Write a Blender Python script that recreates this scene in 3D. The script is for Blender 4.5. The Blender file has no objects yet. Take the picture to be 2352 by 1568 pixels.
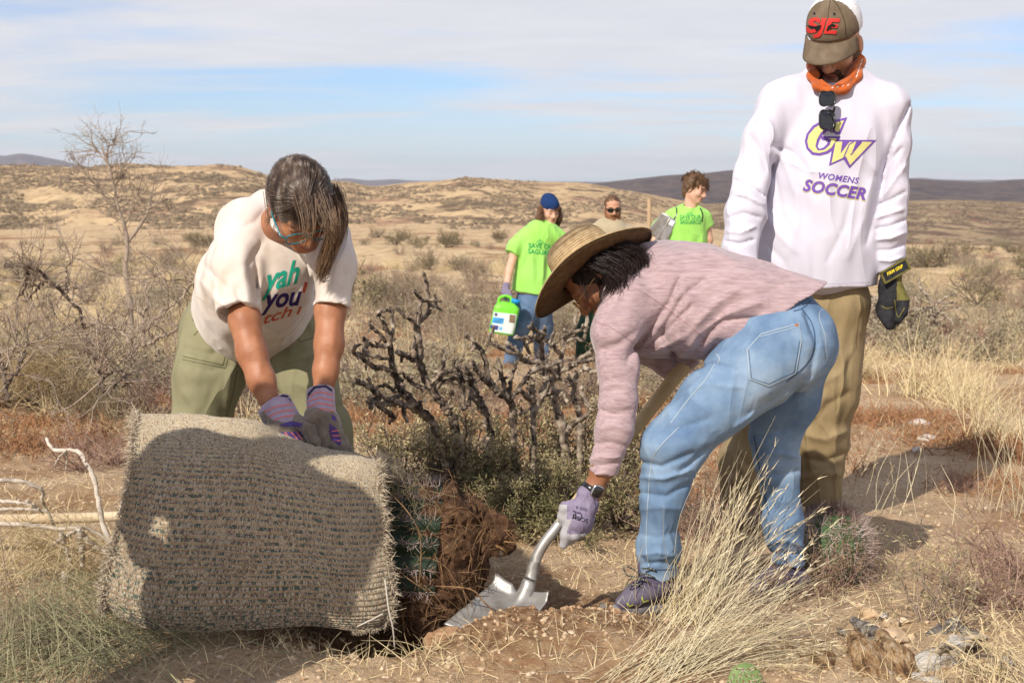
import bpy, bmesh, math, random
import numpy as np
from mathutils import Vector, Matrix
from mathutils.bvhtree import BVHTree
from mathutils.geometry import tessellate_polygon

C = bpy.context.scene.collection
R = math.radians
rng = np.random.default_rng(7)
random.seed(7)

# ------------------------------------------------------------------ camera, sky, sun, exposure
CAMZ, PITCH = 1.25, math.atan(0.112)
cam_data = bpy.data.cameras.new('camera')
cam = bpy.data.objects.new('camera', cam_data)
C.objects.link(cam)
cam.location = (0, 0, CAMZ)
cam.rotation_euler = (math.pi / 2 - PITCH, 0, 0)
cam_data.lens = 50
cam_data.sensor_width = 36
cam_data.clip_start = 0.05
cam_data.clip_end = 30000
cam_data.dof.use_dof = True
cam_data.dof.focus_distance = 4.2
cam_data.dof.aperture_fstop = 9.0
bpy.context.scene.camera = cam

SUN_EL, SUN_SIDE = R(37.5), R(31)          # the sun stands behind the camera and to its left
to_sun = Vector((-math.sin(SUN_SIDE) * math.cos(SUN_EL), -math.cos(SUN_SIDE) * math.cos(SUN_EL), math.sin(SUN_EL)))
world = bpy.data.worlds.new('World')
bpy.context.scene.world = world
world.use_nodes = True
wn, wl = world.node_tree.nodes, world.node_tree.links
wn.clear()


def nd(nodes, typ, **kw):
    n = nodes.new(typ)
    for k, v in kw.items():
        if k.startswith('i_'):
            n.inputs[k[2:].replace('_', ' ')].default_value = v
        else:
            setattr(n, k, v)
    return n


w_out = nd(wn, 'ShaderNodeOutputWorld')
w_bg = nd(wn, 'ShaderNodeBackground')
w_bg.inputs['Strength'].default_value = 0.088
sky = nd(wn, 'ShaderNodeTexSky', sky_type='NISHITA', sun_disc=False, sun_elevation=SUN_EL,
         sun_rotation=math.pi + SUN_SIDE, altitude=700, air_density=1.0, dust_density=0.6, ozone_density=1.2)
tc = nd(wn, 'ShaderNodeTexCoord')
sep = nd(wn, 'ShaderNodeSeparateXYZ')
wl.new(tc.outputs['Generated'], sep.inputs[0])


def wmath(op, a, b=None, clamp=False):
    n = nd(wn, 'ShaderNodeMath', operation=op, use_clamp=clamp)
    for i, v in enumerate((a, b)):
        if v is None:
            continue
        if isinstance(v, (int, float)):
            n.inputs[i].default_value = v
        else:
            wl.new(v, n.inputs[i])
    return n.outputs[0]


# a high, thin cloud layer: the direction is projected on a flat sheet overhead
zz = wmath('ADD', wmath('MAXIMUM', sep.outputs['Z'], 0.0), 0.10)
comb = nd(wn, 'ShaderNodeCombineXYZ')
wl.new(wmath('DIVIDE', sep.outputs['X'], zz), comb.inputs[0])
wl.new(wmath('DIVIDE', sep.outputs['Y'], zz), comb.inputs[1])
mp = nd(wn, 'ShaderNodeMapping')
mp.inputs['Rotation'].default_value = (0, 0, R(9))
mp.inputs['Scale'].default_value = (0.52, 0.95, 1)
mp.inputs['Location'].default_value = (3.1, 1.25, 0)
wl.new(comb.outputs[0], mp.inputs['Vector'])
n1 = nd(wn, 'ShaderNodeTexNoise', i_Scale=0.9, i_Detail=9.0, i_Roughness=0.52, i_Distortion=0.35)
wl.new(mp.outputs[0], n1.inputs['Vector'])
cr = nd(wn, 'ShaderNodeValToRGB')
cr.color_ramp.elements[0].position = 0.37
cr.color_ramp.elements[1].position = 0.555
wl.new(n1.outputs['Fac'], cr.inputs[0])
n2 = nd(wn, 'ShaderNodeTexNoise', i_Scale=2.6, i_Detail=6.0, i_Roughness=0.6, i_Distortion=0.6)
wl.new(mp.outputs[0], n2.inputs['Vector'])
ccol = nd(wn, 'ShaderNodeMixRGB')
ccol.inputs[1].default_value = (7.8, 7.8, 8.5, 1)
ccol.inputs[2].default_value = (10.2, 10.0, 10.1, 1)
wl.new(n2.outputs['Fac'], ccol.inputs[0])
# thin pale veil low in the sky
veil = wmath('MULTIPLY', wmath('SUBTRACT', 1.0, wmath('MULTIPLY', wmath('MAXIMUM', sep.outputs['Z'], 0.0), 13.0), True), 0.62)
high = wmath('MULTIPLY', wmath('MULTIPLY', wmath('MULTIPLY', wmath('SUBTRACT', sep.outputs['Z'], 0.06), 20.0, True), wmath('MULTIPLY', wmath('SUBTRACT', 0.5, sep.outputs['Z']), 3.5, True)), 0.45)
cover = wmath('MAXIMUM', wmath('MULTIPLY', wmath('ADD', cr.outputs[0], high, True), 0.93), veil)
smix = nd(wn, 'ShaderNodeMixRGB')
wl.new(cover, smix.inputs[0])
stint = nd(wn, 'ShaderNodeMixRGB', blend_type='MULTIPLY')
stint.inputs[0].default_value = 1.0
stint.inputs[2].default_value = (.90, 1.12, 1.55, 1)
wl.new(sky.outputs[0], stint.inputs[1])
wl.new(stint.outputs[0], smix.inputs[1])
wl.new(ccol.outputs[0], smix.inputs[2])
wl.new(smix.outputs[0], w_bg.inputs['Color'])
wl.new(w_bg.outputs[0], w_out.inputs[0])

sun_data = bpy.data.lights.new('sun', 'SUN')
sun_data.energy = 5.0
sun_data.angle = R(0.55)
sun_data.color = (1.0, 0.915, 0.79)
sun = bpy.data.objects.new('sun', sun_data)
C.objects.link(sun)
sun.rotation_euler = (-to_sun).to_track_quat('-Z', 'Y').to_euler()
sun.location = (-20, -30, 40)

sc = bpy.context.scene
sc.view_settings.view_transform = 'Standard'
sc.view_settings.look = 'None'
sc.view_settings.exposure = 0.03
sc.view_settings.gamma = 1.0
sc.view_settings.use_curve_mapping = False
sc.cycles.use_denoising = True
sc.cycles.max_bounces = 6
sc.cycles.diffuse_bounces = 3
sc.cycles.transparent_max_bounces = 8

# ------------------------------------------------------------------ geometry helpers
S = 0.72 / 2352                          # picture units (2352 across) to metres per metre of distance
FWD = np.array((0, math.cos(PITCH), -math.sin(PITCH)))
UPV = np.array((0, math.sin(PITCH), math.cos(PITCH)))
EYE = np.array((0, 0, CAMZ))


def P(px, py, d):
    """The world point seen at (px, py) whose distance along the ground is d."""
    v = FWD + np.array(((px - 1176) * S, 0, 0)) - (py - 784) * S * UPV
    return EYE + v * (d / v[1])


def V(px, py, d):
    return Vector(P(px, py, d))


def proj(p):
    q = p - EYE
    z = q @ FWD
    return 1176 + q[..., 0] / z / S, 784 - (q @ UPV) / z / S


def unit(v):
    v = np.asarray(v, float)
    return v / np.linalg.norm(v)


def frame(fwd, up):
    f = unit(fwd)
    r = unit(np.cross(f, up))
    u = np.cross(r, f)
    return np.stack([r, f, u], 1)       # columns: right, forward, up


_L = np.random.default_rng(3).random((32, 32, 32)).astype(np.float32)


def vnoise(p, freq, seed=0):
    """Smooth value noise in 0..1 at points p (n, 3)."""
    q = np.asarray(p, np.float32) * freq + seed * 7.31
    i = np.floor(q).astype(np.int32)
    f = q - i
    f = f * f * (3 - 2 * f)
    i0, i1 = i & 31, (i + 1) & 31
    x0, y0, z0 = i0[..., 0], i0[..., 1], i0[..., 2]
    x1, y1, z1 = i1[..., 0], i1[..., 1], i1[..., 2]
    fx, fy, fz = f[..., 0], f[..., 1], f[..., 2]
    a = _L[x0, y0, z0] * (1 - fx) + _L[x1, y0, z0] * fx
    b = _L[x0, y1, z0] * (1 - fx) + _L[x1, y1, z0] * fx
    c = _L[x0, y0, z1] * (1 - fx) + _L[x1, y0, z1] * fx
    d = _L[x0, y1, z1] * (1 - fx) + _L[x1, y1, z1] * fx
    return (a * (1 - fy) + b * fy) * (1 - fz) + (c * (1 - fy) + d * fy) * fz


def fbm(p, freq, octaves=4, gain=0.5, seed=0):
    t, amp, tot = 0, 1.0, 0.0
    for k in range(octaves):
        t = t + amp * (vnoise(p, freq * 2 ** k, seed + k) - 0.5)
        tot += amp
        amp *= gain
    return t / tot


def mesh_np(name, verts, quads=None, tris=None, smooth=True, uv=None):
    verts = np.asarray(verts, np.float32)
    me = bpy.data.meshes.new(name)
    loops, starts, off = [], [], 0
    for f, n in ((quads, 4), (tris, 3)):
        if f is None or len(f) == 0:
            continue
        f = np.asarray(f, np.int32)
        loops.append(f.ravel())
        starts.append(off + np.arange(len(f), dtype=np.int32) * n)
        off += f.size
    loops, starts = np.concatenate(loops), np.concatenate(starts)
    me.vertices.add(len(verts))
    me.vertices.foreach_set('co', verts.ravel())
    me.loops.add(len(loops))
    me.loops.foreach_set('vertex_index', loops)
    me.polygons.add(len(starts))
    me.polygons.foreach_set('loop_start', starts)
    me.update(calc_edges=True)
    me.validate()
    if uv is not None:
        lay = me.uv_layers.new(name='UVMap')
        lay.data.foreach_set('uv', np.asarray(uv, np.float32)[loops].ravel())
    me.polygons.foreach_set('use_smooth', np.full(len(me.polygons), smooth, bool))
    return me


def link(name, me, mats, parent=None, label=None, cat=None, group=None, kind=None):
    o = bpy.data.objects.new(name, me)
    C.objects.link(o)
    for m in (mats if isinstance(mats, (list, tuple)) else [mats]):
        if m is not None and me is not None and len(me.materials) < len(mats if isinstance(mats, (list, tuple)) else [mats]):
            me.materials.append(m)
    if parent is not None:
        o.parent = parent
        o.matrix_parent_inverse = parent.matrix_world.inverted() if parent.type == 'MESH' else Matrix.Translation(-parent.location)
    for k, v in (('label', label), ('category', cat), ('group', group), ('kind', kind)):
        if v:
            o[k] = v
    return o


def empty(name, loc, label, cat, group=None):
    o = bpy.data.objects.new(name, None)
    C.objects.link(o)
    o.location = loc
    o['label'], o['category'] = label, cat
    if group:
        o['group'] = group
    return o


class Acc:
    """Collects tubes, ribbons, boxes and grids into one mesh."""

    def __init__(s):
        s.v, s.q, s.t, s.n = [], [], [], 0

    def add(s, v, q=None, t=None):
        v = np.asarray(v, np.float32).reshape(-1, 3)
        if q is not None and len(q):
            s.q.append(np.asarray(q, np.int32) + s.n)
        if t is not None and len(t):
            s.t.append(np.asarray(t, np.int32) + s.n)
        s.v.append(v)
        s.n += len(v)

    def tube(s, pts, rad, sides=6, cap=True, lump=0.0):
        pts = np.asarray(pts, float)
        m = len(pts)
        rad = np.broadcast_to(np.asarray(rad, float), (m,))
        tan = np.gradient(pts, axis=0)
        tan /= np.linalg.norm(tan, axis=1, keepdims=True) + 1e-9
        ref = np.array((0.31, 0.17, 0.93)) if abs(tan[0] @ np.array((0.31, 0.17, 0.93))) < 0.9 else np.array((1.0, 0, 0))
        a = np.cross(tan, ref)
        a /= np.linalg.norm(a, axis=1, keepdims=True) + 1e-9
        b = np.cross(tan, a)
        th = np.arange(sides) * 2 * math.pi / sides
        rr = rad[:, None] * (1 + lump * (rng.random((m, sides)) - 0.5) * 2) if lump else np.repeat(rad[:, None], sides, 1)
        v = pts[:, None] + rr[..., None] * (np.cos(th)[None, :, None] * a[:, None] + np.sin(th)[None, :, None] * b[:, None])
        i, j = np.meshgrid(np.arange(m - 1), np.arange(sides), indexing='ij')
        j2 = (j + 1) % sides
        q = np.stack([i * sides + j, i * sides + j2, (i + 1) * sides + j2, (i + 1) * sides + j], -1).reshape(-1, 4)
        v = v.reshape(-1, 3)
        t = None
        if cap:
            v = np.concatenate([v, pts[:1], pts[-1:]])
            c0, c1, e = m * sides, m * sides + 1, (m - 1) * sides
            k = np.arange(sides)
            k2 = (k + 1) % sides
            t = np.concatenate([np.stack([k2, k, np.full(sides, c0)], 1), np.stack([e + k, e + k2, np.full(sides, c1)], 1)])
        s.add(v, q, t)

    def ribbons(s, base, dirs, length, width, droop=0.0, seg=3, bend=None):
        """n flat tapering blades from base along dirs; droop bends them towards the ground."""
        base, dirs = np.asarray(base, float), np.asarray(dirs, float)
        n = len(base)
        dirs = dirs / np.linalg.norm(dirs, axis=1, keepdims=True)
        length = np.broadcast_to(length, (n,))
        width = np.broadcast_to(width, (n,))
        droop = np.broadcast_to(droop, (n,))
        side = np.cross(dirs, rng.normal(size=(n, 3)))
        side /= np.linalg.norm(side, axis=1, keepdims=True) + 1e-9
        if bend is None:
            bend = rng.normal(size=(n, 3)) * 0.12
        vs = []
        for k in range(seg + 1):
            t = k / seg
            c = base + dirs * (length * t)[:, None] + bend * (length * t * t)[:, None]
            c[:, 2] -= droop * length * t * t
            w = (width * (1 - 0.85 * t) * 0.5)[:, None]
            vs += [c - side * w, c + side * w]
        v = np.stack(vs, 1)                     # n, 2(seg+1), 3
        o = (np.arange(n) * 2 * (seg + 1))[:, None]
        q = np.concatenate([np.concatenate([o + 2 * k, o + 2 * k + 1, o + 2 * k + 3, o + 2 * k + 2], 1) for k in range(seg)])
        s.add(v, q)
        return v[:, -1]

    def leaves(s, pos, dirs, length, width):
        n = len(pos)
        dirs = dirs / (np.linalg.norm(dirs, axis=1, keepdims=True) + 1e-9)
        side = np.cross(dirs, rng.normal(size=(n, 3)))
        side /= np.linalg.norm(side, axis=1, keepdims=True) + 1e-9
        L = np.broadcast_to(length, (n,))[:, None]
        Wd = np.broadcast_to(width, (n,))[:, None] * 0.5
        v = np.stack([pos, pos + dirs * L * 0.5 - side * Wd, pos + dirs * L, pos + dirs * L * 0.5 + side * Wd], 1)
        s.add(v, np.arange(4 * n).reshape(n, 4))

    def grid(s, pts, wrap_u=False, flip=False):
        pts = np.asarray(pts, float)
        m, n = pts.shape[:2]
        i, j = np.meshgrid(np.arange(m - 1), np.arange(n if wrap_u else n - 1), indexing='ij')
        j2 = (j + 1) % n
        q = np.stack([i * n + j, i * n + j2, (i + 1) * n + j2, (i + 1) * n + j], -1).reshape(-1, 4)
        s.add(pts.reshape(-1, 3), q[:, ::-1] if flip else q)

    def box(s, c, ax, ay, az):
        c, ax, ay, az = (np.asarray(a, float) for a in (c, ax, ay, az))
        v = [c + i * ax + j * ay + k * az for i in (-1, 1) for j in (-1, 1) for k in (-1, 1)]
        s.add(v, [[0, 1, 3, 2], [4, 6, 7, 5], [0, 4, 5, 1], [2, 3, 7, 6], [0, 2, 6, 4], [1, 5, 7, 3]])

    def me(s, name, smooth=True):
        return mesh_np(name, np.concatenate(s.v), np.concatenate(s.q) if s.q else None, np.concatenate(s.t) if s.t else None, smooth)


def spline(pts, n):
    """Catmull-Rom through rows of pts (any number of columns), n samples."""
    p = np.asarray(pts, float)
    if len(p) == 2:
        t = np.linspace(0, 1, n)[:, None]
        return p[0] * (1 - t) + p[1] * t
    q = np.concatenate([[2 * p[0] - p[1]], p, [2 * p[-1] - p[-2]]])
    t = np.linspace(0, len(p) - 1 - 1e-6, n)
    i = t.astype(int)
    f = (t - i)[:, None]
    a, b, c, d = q[i], q[i + 1], q[i + 2], q[i + 3]
    return 0.5 * (2 * b + (c - a) * f + (2 * a - 5 * b + 4 * c - d) * f ** 2 + (3 * b - a - 3 * c + d) * f ** 3)


class Sdf:
    """A body or garment as a smooth union of tapered limbs and ellipsoids, turned into one closed surface."""

    def __init__(s, h=0.006, k=0.02):
        s.h, s.k, s.pr, s.folds, s.wr, s.late = h, k, [], [], [], []

    def cone(s, a, ra, b, rb, k=None, flat=None, op='u', cap=None):
        """cap: True ends the limb flat at b, a vector ends it flat across that direction."""
        a, b = np.asarray(a, float), np.asarray(b, float)
        cp = b
        if cap is True:
            cap = b - a
        elif isinstance(cap, tuple) and len(cap) == 2:
            cp, cap = np.asarray(cap[0], float), cap[1]
        s.pr.append(('c', a, float(ra), b, float(rb), (flat, None if cap is None else (unit(cap), cp)), s.k if k is None else k, op))
        return s

    def ell(s, c, r, rot=None, k=None, op='u'):
        s.pr.append(('e', np.asarray(c, float), np.asarray(r, float), np.eye(3) if rot is None else rot, None, None, s.k if k is None else k, op))
        return s

    def plane(s, pt, n, k=0.004):
        s.pr.append(('p', np.asarray(pt, float), unit(n), None, None, None, k, 'cut'))
        return s

    def chain(s, pts, k=None, flat=None, op='u', cap=None, hollow=0.0):
        """pts: (px, py, d, radius in picture units); hollow opens the last end like a sleeve."""
        for i, (a, b) in enumerate(zip(pts[:-1], pts[1:])):
            s.cone(P(*a[:3]), a[3] * S * a[2], P(*b[:3]), b[3] * S * b[2], k, flat, op, cap if i == len(pts) - 2 else None)
        if hollow:
            a, b = P(*pts[-2][:3]), P(*pts[-1][:3])
            u, r = unit(b - a), pts[-1][3] * S * pts[-1][2]
            s.late.append(('c', b - u * 0.03, r * .6, b + u * 0.01, r - hollow, (flat, None), .006, 's'))
        return s

    def fold(s, pts, w, amp):
        """A crease (amp < 0) or ridge (amp > 0) along a line of picture points; w in picture units, amp in metres."""
        s.folds.append((np.asarray(pts, float), w, amp))
        return s

    def wrinkle(s, freq, amp, stretch=(1, 1, 1), seed=0):
        s.wr.append((freq, amp, np.asarray(stretch, float), seed))
        return s

    def build(s, name):
        lo, hi = [], []
        for p in s.pr:
            if p[7] != 'u':
                continue
            if p[0] == 'c':
                lo.append(np.minimum(p[1] - p[2], p[3] - p[4])); hi.append(np.maximum(p[1] + p[2], p[3] + p[4]))
            else:
                e = np.sqrt(((p[3] * p[2][None, :]) ** 2).sum(1))
                lo.append(p[1] - e); hi.append(p[1] + e)
        h = s.h
        lo, hi = np.min(lo, 0) - 0.03, np.max(hi, 0) + 0.03
        n = np.ceil((hi - lo) / h).astype(int) + 2
        ax = [(lo[i] + h * np.arange(n[i])).astype(np.float32) for i in range(3)]
        F = np.full(n, 1.0, np.float32)
        for typ, a, ra, b, rb, flat, k, op in s.pr + s.late:
            flat, cap = flat if flat is not None else (None, None)
            if typ == 'p':
                sl = tuple(slice(0, m) for m in n)
            else:
                if typ == 'c':
                    l2, h2 = np.minimum(a - ra, b - rb), np.maximum(a + ra, b + rb)
                else:
                    e = np.sqrt(((b * ra[None, :]) ** 2).sum(1))
                    l2, h2 = a - e, a + e
                m = k + 0.035
                i0 = np.clip(np.floor((l2 - m - lo) / h).astype(int), 0, n - 1)
                i1 = np.clip(np.ceil((h2 + m - lo) / h).astype(int) + 1, 1, n)
                sl = tuple(slice(i0[i], i1[i]) for i in range(3))
            X, Y, Z = np.meshgrid(ax[0][sl[0]], ax[1][sl[1]], ax[2][sl[2]], indexing='ij')
            p = np.stack([X, Y, Z], -1)
            if typ == 'c':
                q, bb = p - a.astype(np.float32), (b - a).astype(np.float32)
                if flat is not None:
                    nv, kk = np.asarray(flat[0], np.float32), flat[1]
                    bb = bb.copy()
                    q = q + ((q @ nv) * (kk - 1))[..., None] * nv
                    bb = bb + (bb @ nv) * (kk - 1) * nv
                l = float(bb @ bb) + 1e-9
                t = np.clip((q @ bb) / l, 0, 1)
                D = np.linalg.norm(q - t[..., None] * bb, axis=-1) - (ra + (rb - ra) * t)
                if cap is not None:
                    D = np.maximum(D, (p - cap[1].astype(np.float32)) @ cap[0].astype(np.float32))
            elif typ == 'e':
                q = (p - a.astype(np.float32)) @ b.astype(np.float32)
                k0 = np.linalg.norm(q / ra, axis=-1)
                k1 = np.linalg.norm(q / ra ** 2, axis=-1) + 1e-9
                D = k0 * (k0 - 1) / k1
            else:
                D = (p - a.astype(np.float32)) @ ra.astype(np.float32)
            A = F[sl]
            if op == 'u':
                hh = np.maximum(k - np.abs(A - D), 0) / k
                F[sl] = np.minimum(A, D) - hh * hh * k / 4
            else:
                if op == 's':
                    D = -D
                hh = np.maximum(k - np.abs(A - D), 0) / k
                F[sl] = np.maximum(A, D) + hh * hh * k / 4
        if s.folds or s.wr:
            I = np.nonzero(np.abs(F) < 0.03)
            pts = np.stack([ax[i][I[i]] for i in range(3)], -1).astype(float)
            dsp = np.zeros(len(pts))
            if s.folds:
                u, v = proj(pts)
                for line, w, amp in s.folds:
                    best = np.full(len(pts), 9.0)
                    L = len(line) - 1
                    for j in range(L):
                        a, b = line[j], line[j + 1]
                        ab = b - a
                        t = np.clip(((u - a[0]) * ab[0] + (v - a[1]) * ab[1]) / (ab @ ab), 0, 1)
                        d = np.hypot(u - a[0] - t * ab[0], v - a[1] - t * ab[1]) / w
                        g = (j + t) / L
                        best = np.minimum(best, d + 2.2 * np.maximum(0, np.abs(g - 0.5) * 2 - 0.55) ** 2)
                    dsp += amp * 1.35 * np.exp(-(best / .8) ** 1.45)
            for freq, amp, st, seed in s.wr:
                x = .68 * vnoise(pts * st, freq, seed) + .32 * vnoise(pts * st, freq * 2.1, seed + 2)
                dsp += (amp * (1 - 2 * np.abs(2 * x - 1)) - .35 * abs(amp)) * (0.4 + 1.2 * vnoise(pts, freq * 0.35, seed + 5))
            F[I] -= dsp.astype(np.float32)
        v, q = nets(F, lo, h)
        return mesh_np(name, v, q)


def nets(F, lo, h):
    s = F < 0
    n = np.array(F.shape) - 1
    cnt = np.zeros(n, np.int8)
    off = [(i, j, k) for i in (0, 1) for j in (0, 1) for k in (0, 1)]
    for i, j, k in off:
        cnt += s[i:i + n[0], j:j + n[1], k:k + n[2]]
    I = np.nonzero((cnt > 0) & (cnt < 8))
    idx = np.full(n, -1, np.int32)
    idx[I] = np.arange(len(I[0]))
    pos, num = np.zeros((len(I[0]), 3)), np.zeros(len(I[0]))
    for a in range(8):
        for b in range(a + 1, 8):
            oa, ob = off[a], off[b]
            if sum(abs(x - y) for x, y in zip(oa, ob)) != 1:
                continue
            fa = F[I[0] + oa[0], I[1] + oa[1], I[2] + oa[2]]
            fb = F[I[0] + ob[0], I[1] + ob[1], I[2] + ob[2]]
            m = (fa < 0) != (fb < 0)
            t = np.where(m, fa / np.where(m, fa - fb, 1), 0)
            pos += m[:, None] * (np.array(oa) + t[:, None] * (np.array(ob) - np.array(oa)))
            num += m
    v = (np.stack(I, -1) + pos / num[:, None]) * h + lo
    quads = []
    for ax in range(3):
        o1, o2 = (ax + 1) % 3, (ax + 2) % 3
        sa = [slice(None)] * 3
        sb = [slice(None)] * 3
        sa[ax], sb[ax] = slice(0, -1), slice(1, None)
        for d in (o1, o2):
            sa[d] = sb[d] = slice(1, -1)
        A, B = s[tuple(sa)], s[tuple(sb)]
        for flip, m in ((False, A & ~B), (True, B & ~A)):
            J = list(np.nonzero(m))
            J[o1] = J[o1] + 1
            J[o2] = J[o2] + 1

            def cell(d1, d2):
                K = [j.copy() for j in J]
                K[o1] -= d1
                K[o2] -= d2
                return idx[K[0], K[1], K[2]]
            q = np.stack([cell(1, 1), cell(0, 1), cell(0, 0), cell(1, 0)], -1)
            quads.append(q[:, ::-1] if flip else q)
    return v, np.concatenate(quads)


def bvh(o):
    me = o.data
    return BVHTree.FromPolygons([v.co[:] for v in me.vertices], [p.vertices[:] for p in me.polygons])


def press(name, polys, tree, m, parent, lift=0.0018, maxe=9.0, label=None):
    """Flat print: polygons given in picture points are laid on the garment's own surface."""
    if len(polys) > 1:
        return [press(name, [q], tree, m, parent, lift, maxe, label) for q in polys][0]
    bm = bmesh.new()
    for loops in polys:
        if isinstance(loops, tuple):                      # (verts2d, faces)
            vv = [bm.verts.new((x, y, 0)) for x, y in loops[0]]
            for f in loops[1]:
                try:
                    bm.faces.new([vv[i] for i in f])
                except ValueError:
                    pass
        else:
            if len(loops) and not hasattr(loops[0][0], '__len__'):
                loops = [loops]
            flat = [Vector((x, y, 0)) for l in loops for x, y in l]
            vv = [bm.verts.new(v) for v in flat]
            for t in tessellate_polygon([[Vector((x, y, 0)) for x, y in l] for l in loops]):
                try:
                    bm.faces.new([vv[i] for i in t])
                except ValueError:
                    pass
    for _ in range(5):
        bmesh.ops.triangulate(bm, faces=bm.faces[:])
        es = [e for e in bm.edges if e.calc_length() > maxe]
        if not es:
            break
        bmesh.ops.subdivide_edges(bm, edges=es, cuts=1)
    bmesh.ops.triangulate(bm, faces=bm.faces[:])
    eye = Vector(EYE)
    dead = []
    for v in bm.verts:
        d = (V(v.co.x, v.co.y, 4.0) - eye).normalized()
        hit = tree.ray_cast(eye, d)
        if hit[0] is None:
            dead.append(v)
        else:
            v.co = hit[0] - d * lift
    if dead:
        bmesh.ops.delete(bm, geom=dead, context='VERTS')
    lone = [f for f in bm.faces if max(e.calc_length() for e in f.edges) > 0.08]
    if lone:
        bmesh.ops.delete(bm, geom=lone, context='FACES')
    bmesh.ops.recalc_face_normals(bm, faces=bm.faces[:])
    me = bpy.data.meshes.new(name)
    bm.to_mesh(me)
    bm.free()
    return link(name, me, m, parent, label)


def text2d(s, bold=0.0, shear=0.0, spacing=1.0):
    """The outline of a word as (points, faces), height about 0.7."""
    cu = bpy.data.curves.new('lettering', 'FONT')
    cu.body, cu.offset, cu.shear, cu.space_character, cu.resolution_u = s, bold, shear, spacing, 3
    o = bpy.data.objects.new('lettering', cu)
    C.objects.link(o)
    dg = bpy.context.evaluated_depsgraph_get()
    m = o.evaluated_get(dg).to_mesh()
    v = np.array([w.co[:2] for w in m.vertices])
    f = [tuple(p.vertices) for p in m.polygons]
    bpy.data.objects.remove(o)
    bpy.data.curves.remove(cu)
    v[:, 0] -= v[:, 0].min()
    return v, f


def place_text(s, origin, ux, uy, bold=0.0, shear=0.0, spacing=1.0):
    """Puts a word so that its width spans vector ux and its capitals' height spans uy (picture units)."""
    v, f = text2d(s, bold, shear, spacing)
    w = v[:, 0].max()
    hgt = v[:, 1].max()
    ux, uy = np.asarray(ux, float), np.asarray(uy, float)
    q = np.asarray(origin, float) + v[:, :1] / w * ux + v[:, 1:2] / hgt * uy
    return (q, f)


def stroke(pts, w):
    """A line of picture points as a thin polygon."""
    p = np.asarray(pts, float)
    t = np.gradient(p, axis=0)
    t /= np.linalg.norm(t, axis=1, keepdims=True)
    n = np.stack([-t[:, 1], t[:, 0]], 1) * w / 2
    a, b = p + n, p - n
    k = len(p)
    return (np.concatenate([a, b]), [(i, i + 1, k + i + 1, k + i) for i in range(k - 1)])


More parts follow.
